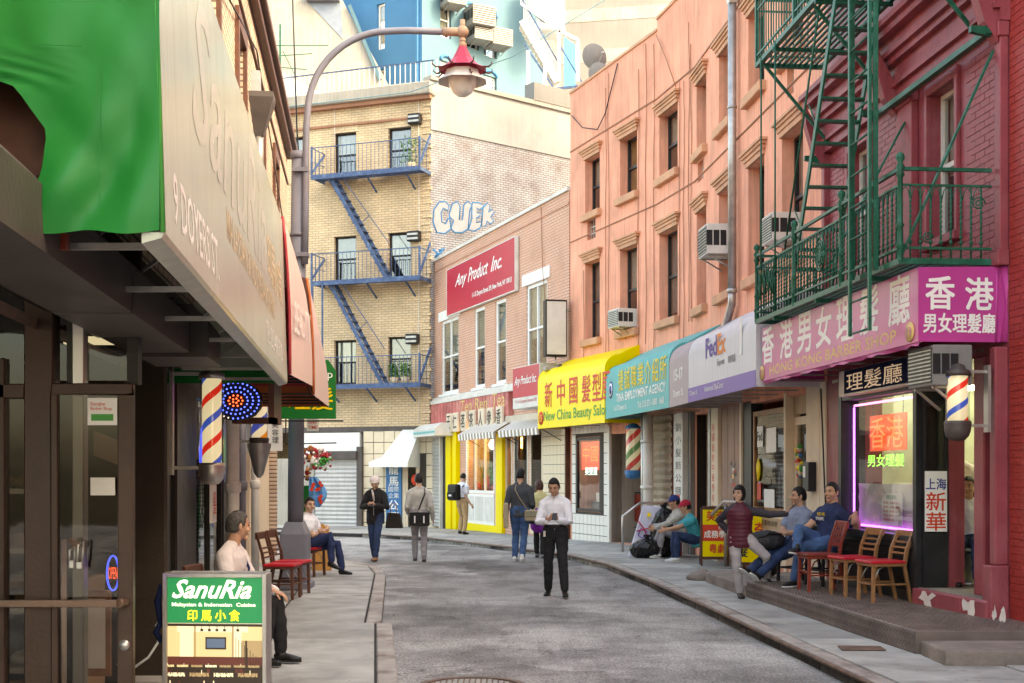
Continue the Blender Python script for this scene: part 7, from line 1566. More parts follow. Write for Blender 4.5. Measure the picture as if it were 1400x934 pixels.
# ================================================================ people
def ring_tube(mb, P, r, side=(1,0,0), n=12, flat=None, cap=(.9,.9)):
    """closed tube through points P with radii r (along side) and r*flat (across); round caps"""
    P = [Vector(p) for p in P]; flat = flat or [1]*len(P)
    pts, rr, ff = [], [], []
    t0 = (P[0]-P[1]).normalized(); t1 = (P[-1]-P[-2]).normalized()
    for k in (1, .85, .5): pts.append(P[0]+t0*r[0]*min(1,flat[0])*k*cap[0]); rr.append(r[0]*(1-k*k)**.5+1e-4); ff.append(flat[0])
    pts += P; rr += list(r); ff += list(flat)
    for k in (.5, .85, 1): pts.append(P[-1]+t1*r[-1]*min(1,flat[-1])*k*cap[1]); rr.append(r[-1]*(1-k*k)**.5+1e-4); ff.append(flat[-1])
    vs = []; prev = None
    for i, p in enumerate(pts):
        t = (pts[min(i+1, len(pts)-1)]-pts[max(i-1, 0)]).normalized(); a = Vector(side) if prev is None else prev
        a = a - t*a.dot(t)
        if a.length < .05: a = Vector((0,0,1)) - t*t.z
        if a.length < .05: a = Vector((0,1,0)) - t*t.y
        a.normalize(); prev = a if prev is not None else Vector(side); b = t.cross(a)
        if prev is None or True: prev = Vector(side)
        for j in range(n): q = 2*math.pi*j/n; vs.append(p + a*math.cos(q)*rr[i] + b*math.sin(q)*rr[i]*ff[i])
    k = len(pts)
    fs = [(i*n+j, i*n+(j+1) % n, (i+1)*n+(j+1) % n, (i+1)*n+j) for i in range(k-1) for j in range(n)] + [tuple(range(n-1,-1,-1)), tuple((k-1)*n+j for j in range(n))]
    mb.add(vs, fs)
def remesh(mb, name, m, vox, smooth=3, wr=0, wscale=(9,9,5), seed=0, clip=None):
    me = mb.mesh(name, m); o = bpy.data.objects.new('tmp', me); COL.objects.link(o)
    bm = bmesh.new(); bm.from_mesh(me); bmesh.ops.recalc_face_normals(bm, faces=bm.faces); bm.to_mesh(me); bm.free()
    r = o.modifiers.new('r', 'REMESH'); r.mode = 'VOXEL'; r.voxel_size = vox
    s = o.modifiers.new('s', 'SMOOTH'); s.factor = .5; s.iterations = smooth
    out = bpy.data.meshes.new_from_object(o.evaluated_get(bpy.context.evaluated_depsgraph_get())); bpy.data.objects.remove(o)
    if wr:
        no = [v.normal.copy() for v in out.vertices]
        for v, nn in zip(out.vertices, no):
            c = v.co; a = noise.noise((c.x*wscale[0]+seed, c.y*wscale[1], c.z*wscale[2])); b = noise.noise((c.x*22+c.z*9, c.y*22+seed, c.z*20-c.x*8))
            rg = 1-abs(a)*2.2
            v.co += nn * (wr*(rg*.7 + b*.5))
    out.materials.clear(); out.materials.append(m); out.name = name
    out.polygons.foreach_set('use_smooth', [True]*len(out.polygons)); out.update(); return out
def ik(a, c, l1, l2, pole):
    a, c, pole = Vector(a), Vector(c), Vector(pole); d = c-a; L = min(d.length, (l1+l2)*.995); u = d.normalized(); c = a+u*L
    x = (l1*l1-l2*l2+L*L)/(2*L); h = max(0, l1*l1-x*x)**.5; p = pole-u*pole.dot(u); p.normalize(); return a+u*x+p*h, c
SKIN = {}
def skin(c, nm):
    if nm not in SKIN: 
        SKIN[nm] = mat('skin '+nm, c, .5, .08, 14, .08, 120); SKIN[nm].node_tree.nodes['Principled BSDF'].inputs['Subsurface Weight'].default_value = .08
    return SKIN[nm]
def cloth(nm, c, rough=.85, var=.12, bump=.25): return mat(nm, c, rough, var, 8, bump, 160)
def rotm(yaw, pitch, roll=0): return Matrix.Rotation(yaw, 3, 'Z') @ Matrix.Rotation(pitch, 3, 'X') @ Matrix.Rotation(roll, 3, 'Y')
def hand(mb, wrist, direction, palm, curl=.4, s=1.0, thumb=1, fat=1.0, hold=False):
    d = Vector(direction).normalized(); n = Vector(palm); n = (n-d*n.dot(d)).normalized(); w_ = d.cross(n)*thumb      # w_ points to thumb side
    L = .19*s; pc = Vector(wrist)
    ring_tube(mb, [pc-d*.02, pc+d*.03*s, pc+d*.07*s, pc+d*.09*s], [.026*s, .036*s, .041*s, .038*s], side=w_, flat=[.75,.5,.42,.4], n=10)
    for k, (off, ln, rad) in enumerate(((.03,.068,.0092),(.01,.078,.0095),(-.011,.072,.009),(-.031,.056,.0082))):
        b = pc + d*(.088 - abs(off)*.12)*s + w_*off*s; q = b; ang = curl*(.7+.08*k); dd = d.copy(); P = [b - d*.012*s]
        for j, f in enumerate((.44,.31,.25)):
            dd = (dd*math.cos(ang*(.75, 1.0, .8)[j]) + n*math.sin(ang*(.75, 1.0, .8)[j])).normalized(); n_ = n
            q = q + dd*ln*f*s; P.append(q)
            
        ring_tube(mb, P, [rad*s*fat*1.05, rad*s*fat, rad*s*fat*.95, rad*s*fat*.8], side=w_, n=8)
    b = pc + d*.028*s + w_*.026*s; t1 = (d*.55+w_*.75+n*.35).normalized(); t2 = (d*.85+w_*.15+n*.5).normalized()
    ring_tube(mb, [b, b+t1*.036*s, b+t1*.036*s+t2*.03*s, b+t1*.036*s+t2*.052*s], [.014*s, .0115*s*fat, .0105*s*fat, .008*s*fat], side=n, n=8)
def head_mesh(mb, c, Rm, s=1.0):
    c = Vector(c); n, k = 28, 22; vs = []
    for i in range(k+1):
        th = math.pi*i/k
        for j in range(n):
            ph = 2*math.pi*j/n; x, y, z = math.sin(th)*math.cos(ph), math.sin(th)*math.sin(ph), math.cos(th)
            X_, Y_2, Z_ = x*.076, y*.096, z*.118
            if z < 0: t = -z; X_ *= 1-.3*t*t; Y_2 = Y_2*(1-.18*t) - .012*t     # jaw
            if y < 0 and abs(z) < .75: Y_2 *= .95                                 # flat face
            if y < -.5 and -.05 < z < .25: Y_2 += .006*math.cos((z-.1)*8)         # eye sockets
            if y > .3 and z < -.3: Y_2 -= .02*(-z)
            if y < -.3: Y_2 -= .006*math.exp(-((z-.33)**2)/.01)                  # brow
            vs.append(c + Rm @ V(X_, Y_2, Z_)*s)
    mb.add(vs, [(i*n+j, (i+1)*n+j, (i+1)*n+(j+1) % n, i*n+(j+1) % n) for i in range(k) for j in range(n)])
    def b(p, r): mb.ball(c+Rm@(V(*p)*s), tuple(q*s for q in r), 10, 8, rot=Rm)
    ring_tube(mb, [c+Rm@(V(0,-.088,.022)*s), c+Rm@(V(0,-.1,-.006)*s), c+Rm@(V(0,-.109,-.024)*s)], [.008*s,.0105*s,.0125*s], n=8); b((.011,-.098,-.028),(.009,.01,.008)); b((-.011,-.098,-.028),(.009,.01,.008))
    for sx in (-1, 1): b((sx*.077,.008,-.006),(.009,.019,.032)); b((sx*.046,-.062,-.03),(.024,.022,.022))
    b((0,-.09,-.058),(.022,.011,.007)); b((0,-.088,-.068),(.019,.01,.007)); b((0,-.078,-.1),(.02,.018,.016))
def person(label, loc, rz, H=1.72, pel=(0,0,.93), chest=None, neckz=.49, lean=(0,0,1), head=(0,0), wl=None, wr=None, pl=(-.3,.6,-.6), pr=(.3,.6,-.6),
           al=(.1,0,.08), ar=(-.1,0,.08), kl=(0,-1,0), kr=(0,-1,0), tl=(0,-1,0), tr=(0,-1,0), top_=None, topname='shirt', legs=None, shoes=None, hair='short', hairm=None, sk=None,
           sleeve='long', vox=.0085, build=1.0, hl=None, hr=None, curl=(.5,.5), vest=None, cap_=None, wrinkle=.009, yaw=0, group=None, collar=False, soles=None, puffy=False, skirt=0, hide_legs=False, tuck=False):
    """local frame: faces -y; l = the person's left (+x)"""
    s = H/1.72; t = thing('person', label, 'person', loc, rz, group); k_ = s
    pel = Vector(pel)*k_; up = Vector(lean).normalized(); side = Matrix.Rotation(yaw, 3, 'Z') @ V(1,0,0); side = (side-up*side.dot(up)).normalized(); fwd = up.cross(side)*1.0; fwd = -fwd if fwd.y > 0 and abs(yaw) < 1 else fwd
    ch = pel+up*.3*k_; sh = pel+up*.405*k_; nk = pel+up*.49*k_
    hd_R = rotm(yaw*1+head[0], -head[1]); nkt = nk + (up*.05 + V(0,-.012,.03))*k_; hc = nkt + (hd_R @ V(0,-.022,.098))*k_
    SL = sh+side*.163*k_*build; SR2 = sh-side*.163*k_*build; HL = pel+side*.085*k_; HR = pel-side*.085*k_
    wl = Vector(wl)*k_ if wl is not None else SL+V(.07,-.05,-.53)*k_; wr = Vector(wr)*k_ if wr is not None else SR2+V(-.07,-.05,-.53)*k_
    EL, WL = ik(SL, wl, .285*k_, .255*k_, pl); ER, WR = ik(SR2, wr, .285*k_, .255*k_, pr)
    AL, AR = Vector(al)*k_, Vector(ar)*k_
    KL_, AL = ik(HL, AL, .435*k_, .425*k_, kl); KR_, AR = ik(HR, AR, .435*k_, .425*k_, kr)
    b = build
    def torso(mb, g, z0=-.06, z1=.5, n=20):
        P = [pel+up*z*k_ for z in (z0, max(.04,z0+.02), .13, .24, .34, .41, .455, .49)]
        r = [.157, .16, .148, .153, .168, .168, .128, .075]; fl = [.68,.66,.66,.66,.66,.6,.58,.7]
        P2 = [p + (V(0,-.0,0)) for p in P]
        ring_tube(mb, P2, [(q*b+g)*k_ for q in r], side=side, flat=fl, n=n, cap=(.12,.5))
    def arm(mb, S_, E_, W_, g, full=1.0):
        if full >= 1: ring_tube(mb, [S_, S_.lerp(E_,.5), E_, E_.lerp(W_,.35), W_], [(.056*b+g)*k_, (.049*b+g)*k_, (.041*b+g)*k_, (.039*b+g)*k_, (.03+g)*k_], side=(.3,.9,.1), n=12)
        else: e = S_.lerp(E_, full*1.7); ring_tube(mb, [S_, S_.lerp(e,.6), e], [(.058*b+g)*k_, (.056*b+g)*k_, (.054*b+g)*k_], side=(.3,.9,.1), n=12)
    def traps(mb, g):
        for S_ in (SL, SR2): ring_tube(mb, [nk+up*.015*k_, nk.lerp(S_,.5)+up*.008*k_, S_+up*.01*k_], [(.052+g)*k_, (.056+g)*k_, (.052+g)*k_], side=(0,.2,1), n=12, cap=(.4,.6))
    def leg(mb, H_, K_, A_, g, low=1.0):
        ring_tube(mb, [H_+up*.02*k_, H_.lerp(K_,.4), K_, K_.lerp(A_,.35), A_+(K_-A_).normalized()*.03*k_], [(.092*b+g)*k_, (.078*b+g)*k_, (.055+g)*k_, (.052+g)*k_, (.036+g*1.4)*k_], side=(.9,.1,.1), n=14)
    # body
    mb = MB(); torso(mb, -.006); traps(mb, -.008); arm(mb, SL, EL, WL, -.002); arm(mb, SR2, ER, WR, -.002)
    if not hide_legs: leg(mb, HL, KL_, AL, -.004); leg(mb, HR, KR_, AR, -.004)
    ring_tube(mb, [nk-up*.05*k_, nk+up*.02*k_, nkt.lerp(hc,.25), nkt.lerp(hc,.5)], [.066*k_,.06*k_,.056*k_,.052*k_], side=side, n=14)
    head_mesh(mb, hc, hd_R, k_*1.04)
    hdl = Vector(hl[0]) if hl else (WL-EL).normalized(); hdr = Vector(hr[0]) if hr else (WR-ER).normalized()
    hand(mb, WL, hdl, hl[1] if hl else (-1,0,0), curl[0], k_*.95, thumb=-1, fat=max(1, vox/.0072)); hand(mb, WR, hdr, hr[1] if hr else (1,0,0), curl[1], k_*.95, thumb=1, fat=max(1, vox/.0072))
    obj('body', remesh(mb, 'body', sk, vox, 2), t)
    # eyes, brows, lips
    dk = M['black']; wm = M['tx_faint']
    for sx in (-1, 1):
        MB().ball(hc+hd_R@(V(sx*.03,-.0845,.012)*k_), (.0125*k_,.006*k_,.0062*k_), 10, 6, rot=hd_R).build('eye', dk, t)
        MB().tube([hc+hd_R@(V(sx*.016,-.094,.03)*k_), hc+hd_R@(V(sx*.032,-.094,.035)*k_), hc+hd_R@(V(sx*.05,-.082,.029)*k_)], .0038*k_, 6).build('eyebrow', hairm or dk, t)
    MB().ball(hc+hd_R@(V(0,-.0965,-.063)*k_), (.02*k_,.006*k_,.0045*k_), 10, 6, rot=hd_R).build('lips', mat_lips, t)
    # top
    mb = MB(); torso(mb, .012+(.02 if puffy else 0), z0=(.09 if tuck else -.09-skirt))
    traps(mb, .008+(.012 if puffy else 0))
    fullL = {'long': 1, 'short': .33, 'none': 0}[sleeve]
    if fullL: arm(mb, SL, EL, WL, .013+(.012 if puffy else 0), fullL); arm(mb, SR2, ER, WR, .013+(.012 if puffy else 0), fullL)
    ring_tube(mb, [nk-up*.07*k_, nk-up*.012*k_], [.085*k_,.064*k_], side=side, n=14)
    obj(topname, remesh(mb, topname, top_, max(vox,.009), 5, wrinkle, seed=loc[0]*3), t)
    if collar:
        for sx in (-1, 1):
            c0 = nk-up*.0*k_; mb = MB(); a = c0+(side*sx*.0+fwd*.07+up*-.045)*k_; bq = c0+(side*sx*.06+fwd*.03+up*.03)*k_; cq = c0+(side*sx*.062+fwd*-.03+up*.035)*k_; dq = c0+(side*sx*.072+fwd*.045-up*.04)*k_
            mb.add([a+fwd*.012, bq, cq, dq+fwd*.02+side*sx*.012], [(0,1,2,3)]).add([a+fwd*.016, bq+side*sx*.006, cq+side*sx*.006, dq+fwd*.024+side*sx*.016], [(3,2,1,0)]); mb.build('collar', top_, t)
        for i in range(6): MB().ball(pel+up*(.05+.075*i)*k_+fwd*(.118+.0*i)*k_, .005*k_, 6, 4).build('button', M['tx_faint'], t)
    if vest: 
        mb = MB(); torso(mb, .036, z0=-.14); mb2 = remesh(mb, 'vest', vest, .01, 2, 0)
        for v in mb2.vertices:
            q = (v.co-pel).dot(up); v.co += v.normal*(.0045*abs(math.sin(q*math.pi/.055)))
        obj('vest', mb2, t); ring_tube(mb := MB(), [nk-up*.04*k_, nk+up*.035*k_], [.085*k_,.07*k_], side=side); obj('vest_collar', remesh(mb, 'vest_collar', vest, .01, 1), t)
    # legs
    if not hide_legs:
        mb = MB(); leg(mb, HL, KL_, AL, .012); leg(mb, HR, KR_, AR, .012); ring_tube(mb, [pel-up*.05*k_, pel+up*.07*k_, pel+up*.11*k_], [.162*b*k_,.166*b*k_,.16*b*k_], side=side, flat=[.72,.68,.66], n=18, cap=(.7,.1))
        obj('trousers', remesh(mb, 'trousers', legs, .0095, 2, wrinkle*1.1, (7,7,9), seed=loc[1]), t)
        ring_tube(mb := MB(), [pel+up*.095*k_, pel+up*.125*k_], [.167*b*k_,.166*b*k_], side=side, flat=[.67,.67], n=24)
        for A_, td in ((AL, tl), (AR, tr)):
            td = Vector(td).normalized(); upf = V(0,0,1) if abs(td.z) < .8 else V(1,0,0); sd = td.cross(upf).normalized(); upf = sd.cross(td); mb = MB()
            ring_tube(mb, [A_-td*.035*k_-upf*.03*k_, A_+td*.04*k_-upf*.035*k_, A_+td*.11*k_-upf*.048*k_, A_+td*.165*k_-upf*.052*k_], [.036*k_,.04*k_,.046*k_,.036*k_], side=sd, flat=[.95,.85,.62,.5], n=14)
            ring_tube(mb, [A_-td*.01*k_+upf*.03*k_, A_-upf*.03*k_], [.04*k_,.042*k_], side=sd, n=12)
            obj('shoe', remesh(mb, 'shoe', shoes, .006, 2), t)
            mb = MB(); pl_ = []
            for a in range(18):
                q = a/18*2*math.pi; pl_.append((math.cos(q)*.118+.065, math.sin(q)*(.042+.006*math.cos(q))))
            vs = [A_+td*x*k_+sd*y*k_-upf*(.078 if kz else .062)*k_ for kz in (1,0) for x, y in pl_]
            mb.add(vs, [tuple(range(17,-1,-1)), tuple(range(18,36))]+[(i,(i+1) % 18,(i+1) % 18+18,i+18) for i in range(18)]); mb.build('sole', soles or M['rubber'], t)
    # hair
    if hair:
        n, k2 = 36, 20; vs = []; ok = []
        for i in range(k2+1):
            th = math.pi*i/k2
            for j in range(n):
                ph = 2*math.pi*j/n; x, y, z = math.sin(th)*math.cos(ph), math.sin(th)*math.sin(ph), math.cos(th)
                if hair == 'bob': lim = .36 if y < -.55 else (-.75 if y > -.35 else .36-(y+.55)*5.5)
                elif hair == 'cap': lim = .2
                elif hair == 'thin': lim = .5 if y < -.3 else (-.25 if y > .2 else .5-(y+.3)*1.5)
                else: lim = .58 if y < -.62 else (-.5 if y > .35 else (.58-(y+.62)*2.2 if y < -.3 else -.12-(y+.3)*.585))
                th2 = .112 if hair in ('short','thin') else .14
                sc = 1.085 if hair != 'bob' else 1.19
                nzv = 1+.035*noise.noise((x*7, y*7, z*7+loc[0])) + (.02*noise.noise((x*30, y*30, z*4)))
                if z < lim: zz = lim; rr2 = math.sqrt(max(0,1-lim*lim)); m_ = math.hypot(x, y) or 1; f_ = max(.2, 1-(lim-z)*1.2); x2, y2 = x/m_*rr2*f_*.98, y/m_*rr2*f_*.98; z2 = lim+(.02)
                else: x2, y2, z2 = x, y, z
                q = V(x2*.0775*sc*nzv, y2*.099*sc*nzv+.004, z2*.122*sc*nzv+.003)
                vs.append(hc+hd_R@q*k_)
        mb = MB().add(vs, [(i*n+j, (i+1)*n+j, (i+1)*n+(j+1) % n, i*n+(j+1) % n) for i in range(k2) for j in range(n)], 0, True)
        mb.build('hair', hairm, t)
    if cap_:
        mb = MB(); vs = []; n, k2 = 28, 8
        for i in range(k2+1):
            th = math.pi/2*i/k2*1.05
            for j in range(n): ph = 2*math.pi*j/n; vs.append(hc+hd_R@(V(math.sin(th)*math.cos(ph)*.09, math.sin(th)*math.sin(ph)*.112+.003, math.cos(th)*.1+.035))*k_)
        mb.add(vs, [(i*n+j, (i+1)*n+j, (i+1)*n+(j+1) % n, i*n+(j+1) % n) for i in range(k2) for j in range(n)], 0, True)
        vs = []
        for j in range(9): a = math.pi+math.pi*j/8; vs += [hc+hd_R@(V(.088*math.cos(a), .108*math.sin(a), .037))*k_, hc+hd_R@(V(.085*math.cos(a), .17*math.sin(a)*(1 if 0 < j < 8 else .6), .02))*k_]
        mb.add(vs, [(2*j, 2*j+2, 2*j+3, 2*j+1) for j in range(8)]); mb.build('cap', cap_, t)
    info = dict(hc=hc, R=hd_R, WL=WL, WR=WR, pel=pel, up=up, SL=SL, SR=SR2, EL=EL, ER=ER, k=k_, KL=KL_, KR=KR_, AL=AL, AR=AR, nk=nk, fwd=fwd, side=side, t=t)
    return info
mat_lips = mat('lips', (.35,.13,.1), .5, .05, 5, 0)
blackhair = mat('black hair', (.009,.008,.008), .55, .4, 20, .5, 90); greyhair = mat('dark grey hair', (.06,.055,.05), .45, .5, 30, .5, 90)
skA, skB = skin((.56,.34,.24), 'light tan'), skin((.48,.27,.18), 'tan')
c_white = cloth('white cotton', (.72,.73,.78), .8, .05); c_black = cloth('black wool', (.016,.016,.018), .85, .2); c_navy = cloth('navy cotton', (.02,.032,.09)); c_denim = cloth('blue denim', (.045,.1,.22), .85, .35)
c_dden = cloth('dark denim', (.02,.04,.1), .85, .3); c_grey = cloth('grey knit', (.42,.41,.38)); c_ggrey = cloth('light grey trousers', (.26,.25,.27)); c_khaki = cloth('khaki cotton', (.42,.28,.15)); c_char = cloth('charcoal knit', (.055,.06,.07))
c_vest = cloth('maroon quilted nylon', (.085,.012,.025), .45, .15, .1); c_teal = cloth('teal cotton', (.03,.32,.38)); c_bluegrey = cloth('blue grey cotton', (.2,.24,.33)); c_pink = cloth('pale pinkish white cotton', (.62,.56,.56), .8, .05); c_yel = cloth('pale yellow cotton', (.55,.5,.25)); c_pur = cloth('purple cloth', (.2,.02,.3))
leather = mat('black leather', (.015,.013,.012), .35, .2, 5, .1); brownl = mat('tan leather', (.2,.09,.035), .5, .2, 5, .1); greysh = mat('grey trainer', (.15,.15,.16), .6, .2, 9, .1); whitesh = mat('white trainer', (.65,.64,.62), .5, .1, 9, .05)
def strap(t, pts, m, w=.02, th=.004, name='strap'):
    mb = MB(); mb.tube(pts, w, 6, flat=.25); return mb.build(name, m, t)
def belt(i, m, z=.1, r=.172):
    t = i['t']; mb = MB(); P = i['pel']+i['up']*z*i['k']; n = 32; vs = []
    for j in range(n):
        a = 2*math.pi*j/n
        for dz_ in (-.016, .016): vs.append(P+i['side']*math.cos(a)*r*i['k']+i['fwd']*math.sin(a)*r*.69*i['k']+i['up']*dz_)
    mb.add(vs, [(2*j, (2*j+2) % (2*n), (2*j+3) % (2*n), 2*j+1) for j in range(n)], 0, True); mb.build('belt', m, t)
def phone(label, i, off=(0,0,0), rot=0):
    q = (i['WL']+i['WR'])/2+Vector(off); t_ = i['t']; rz = t_.rotation_euler.z; w_ = Matrix.Rotation(rz, 3, 'Z') @ q + t_.location
    o = thing('phone', label, 'phone', w_, rz+rot); o2 = MB().box(-.036,.036,-.005,.005,-.065,.065).build('body', M['black'], o, bevel=.003); o2.rotation_euler = (R(-45),0,0)
# 1 man in white shirt walking towards us with a phone
i = person('man in white shirt walking down the middle of the lane looking at a phone', (.62, 18.25, 0), R(-8), 1.72, pel=(0,0,.92), lean=(-.01,-.02,1), head=(R(-6), R(-26)),
    wl=(.07,-.31,1.1), wr=(-.1,-.31,1.09), pl=(.5,.25,-.75), pr=(-.5,.25,-.75), al=(.16,-.26,.09), ar=(-.12,.14,.08), tl=(.2,-1,-.0), tr=(-.12,-1,-.05), top_=c_white, topname='shirt', tuck=True, legs=c_black, shoes=leather,
    hairm=blackhair, sk=skB, vox=.0068, hl=((-.75,-.5,.42),(-.3,.3,.9)), hr=((.75,-.5,.42),(.3,.3,.9)), curl=(.85,.85), collar=True, build=.98)
belt(i, leather); phone('black phone held in both hands by the man in the white shirt', i, (.045,-.09,.06))
q = i['pel']; MB().box(-.0,.03,-.05,.02,-.04,.04).build('key_ring', M['alum'], i['t']).location = q+V(-.16,-.08,-.02)
# 2 woman in black coat and white cap with phone and bag
i = person('woman in black jacket, blue jeans and pale knitted cap looking at her phone while walking', (-2.74, 25.7, 0), R(-8), 1.72, pel=(0,0,.92), head=(R(5), R(-24)), wl=(.07,-.26,1.12), wr=(-.08,-.27,1.12), pl=(.6,.2,-.7), pr=(-.6,.2,-.7),
    al=(.06,-.22,.09), ar=(-.05,.12,.08), top_=c_black, topname='jacket', legs=c_dden, shoes=brownl, hair='short', hairm=blackhair, sk=skA, hl=((-.8,-.5,.2),(0,.3,.9)), hr=((.8,-.5,.2),(0,.3,.9)), curl=(.8,.8), puffy=True, skirt=.08, build=.95)
hc = i['hc']; MB().ball(hc+i['R']@V(0,.01,.06), (.098,.118,.085), 20, 12, rot=i['R']).build('knitted_cap', cloth('pale pink knit', (.62,.55,.54), .9), i['t']); MB().tube([hc+i['R']@V(.092*math.cos(a*.3927), .112*math.sin(a*.3927)+.005, .045) for a in range(17)], .016, 8).build('cap_brim', cloth('cap rib', (.6,.52,.5)), i['t'])
MB().tube([i['nk']+V(-.05,-.075,.02), i['nk']+V(-.02,-.11,-.08), i['nk']+V(0,-.125,-.2)], .02, 8).build('collar', c_pink, i['t']); MB().bar(i['pel']+V(0,-.15,.0), i['pel']+V(0,-.152,.42), .008).build('zip', M['alum'], i['t'])
phone('phone held in both hands by the woman in the black jacket', i, (0,-.07,.03))
w_ = i['t'].location; t = thing('handbag', 'large black handbag hanging from the arm of the woman in the black jacket', 'bag', (w_.x+.36, w_.y-.02, .66), R(-8)); L_ = LS(t)
L_.p(MB().add([(-.16,-.06,0),(.2,-.06,0),(.2,.06,0),(-.16,.06,0),(-.12,-.03,.32),(.14,-.03,.3),(.14,.03,.3),(-.12,.03,.32)], [(3,2,1,0),(4,5,6,7),(0,1,5,4),(1,2,6,5),(2,3,7,6),(3,0,4,7)]), 'bag_body', leather, bevel=.025, seg=3); L_.p(MB().tube([(-.06,0,.3),(-.06,0,.46),(.0,0,.5),(.06,0,.45),(.07,0,.29)], .01, 6), 'handle', brownl)
# 3 man in pale sweater seen from behind with messenger bag
i = person('man in pale grey sweater with messenger bag walking away near the blue sign', (-1.86, 25.6, 0), R(183), 1.76, al=(.08,-.1,.09), ar=(-.1,.12,.08), head=(R(8),R(-5)), wl=(.22,-.16,.95), wr=(-.27,-.02,.84), pl=(.15,1,-.2), pr=(-.15,1,-.2), top_=c_grey, topname='sweater', legs=c_ggrey, shoes=greysh, hairm=blackhair, sk=skA, build=1.05)
strap(i['t'], [i['SR']+V(.07,-.08,.06), i['SR']+V(.06,.05,.1), i['SR']+V(.05,.14,0), i['pel']+V(-.02,.16,.15), i['pel']+V(.0,.16,.1)], leather, .03)
t = thing('messenger_bag', 'black messenger bag with pale clips worn behind by the man in the pale sweater', 'bag', (-1.83, 25.36, .72)); L_ = LS(t); L_.p(MB().box(-.2,.2,-.07,.06,0,.27), 'bag_body', leather, bevel=.03, seg=3); L_.p(MB().box(-.2,.2,-.085,-.065,.07,.27), 'flap', c_black, bevel=.01)
for x in (-.09,.09): L_.p(MB().box(x-.012,x+.012,-.095,-.08,.06,.2), 'clip', M['tx_faint'])
# 4 man with backpack facing the tea shop
i = person('man in white shirt and khaki trousers with a black backpack facing the yellow tea shop', (-1.42, 36.4, .03), R(140), 1.74, head=(R(10), R(-14)), wl=(.22,-.2,1.0), wr=(-.24,-.1,.85), al=(.12,-.04,.09), ar=(-.12,.04,.08), top_=c_white, tuck=True, legs=c_khaki, shoes=leather, hair='thin', hairm=blackhair, sk=skA, sleeve='short', build=1.1); belt(i, leather, .1, .19)
t = thing('backpack', 'black backpack worn by the man in khaki trousers', 'backpack', (-1.55, 36.2, 1.0), R(140)); L_ = LS(t); L_.p(MB().box(-.18,.18,.02,.24,0,.46), 'bag_body', leather, bevel=.07, seg=4); L_.p(MB().box(-.13,.13,.22,.3,.04,.24), 'pocket', c_black, bevel=.03, seg=3); L_.p(MB().box(-.05,.05,.3,.305,.12,.17), 'label_patch', M['whitedirty'])
strap(i['t'], [i['SR']+V(.05,-.13,-.2), i['SR']+V(.06,-.1,.0), i['SR']+V(.06,.02,.08), i['SR']+V(.05,.13,.0)], leather, .025)
# 5 man in charcoal sweater with shoulder bag, back view
i = person('tall man in charcoal sweater and blue jeans seen from behind with a canvas shoulder bag', (.16, 25.4, 0), R(172), 1.86, al=(.1,-.02,.09), ar=(-.06,.16,.1), head=(R(-6),R(-4)), wl=(.27,-.02,.82), wr=(-.2,-.22,1.0), pl=(.2,.9,0), pr=(-.2,.9,-.2), top_=c_char, topname='sweater', legs=c_denim, shoes=whitesh, soles=whitesh, hairm=blackhair, sk=skB, build=1.05)
canv = cloth('beige canvas', (.4,.32,.22), .9)
strap(i['t'], [i['SL']+V(-.13,-.1,.06), i['SL']+V(-.12,.02,.11), i['SL']+V(-.1,.13,0), i['pel']+V(.0,.14,.28), i['pel']+V(-.12,.16,.1), i['pel']+V(-.18,.15,.03)], canv, .028)
t = thing('shoulder_bag', 'beige canvas shoulder bag at the hip of the man in the charcoal sweater', 'bag', (.42, 25.22, .82), R(-10)); L_ = LS(t); L_.p(MB().box(-.17,.15,-.08,.06,0,.22), 'bag_body', canv, bevel=.05, seg=3); L_.p(MB().box(-.15,.13,-.1,-.07,.08,.21), 'flap', cloth('greenish canvas', (.28,.25,.17)), bevel=.02)
t = thing('jacket_over_arm', 'brown jacket draped over the left arm of the man in the charcoal sweater', 'jacket', (-.12, 25.35, .68)); L_ = LS(t); L_.p(MB().box(-.05,.05,-.08,.08,0,.5), 'cloth', canv, bevel=.04, seg=3)
# 6 woman in purple beside him
i = person('short woman with purple jacket tied at her waist beside the tall man', (.58, 26.6, 0), R(178), 1.62, al=(.07,-.14,.09), ar=(-.06,.1,.08), head=(R(25),R(-12)), wl=(.2,-.2,1.0), wr=(-.2,-.2,.95), top_=c_yel, topname='top', legs=c_black, shoes=greysh, hair='bob', hairm=mat('brown hair', (.07,.03,.02), .5, .3, 20, .4, 80), sk=skA)
ring_tube(mb := MB(), [i['pel']-V(0,0,.22), i['pel'], i['pel']+V(0,0,.12)], [.2,.19,.165], side=(1,0,0), flat=[.75,.72,.7], n=20); obj('tied_jacket', remesh(mb, 'tied_jacket', c_pur, .012, 2, .01), i['t'])
t = thing('shoulder_bag', 'black shoulder bag carried by the woman in purple', 'bag', (.47, 26.35, .72)); LS(t).p(MB().box(-.2,.14,-.08,.05,0,.26), 'bag_body', leather, bevel=.05, seg=3)
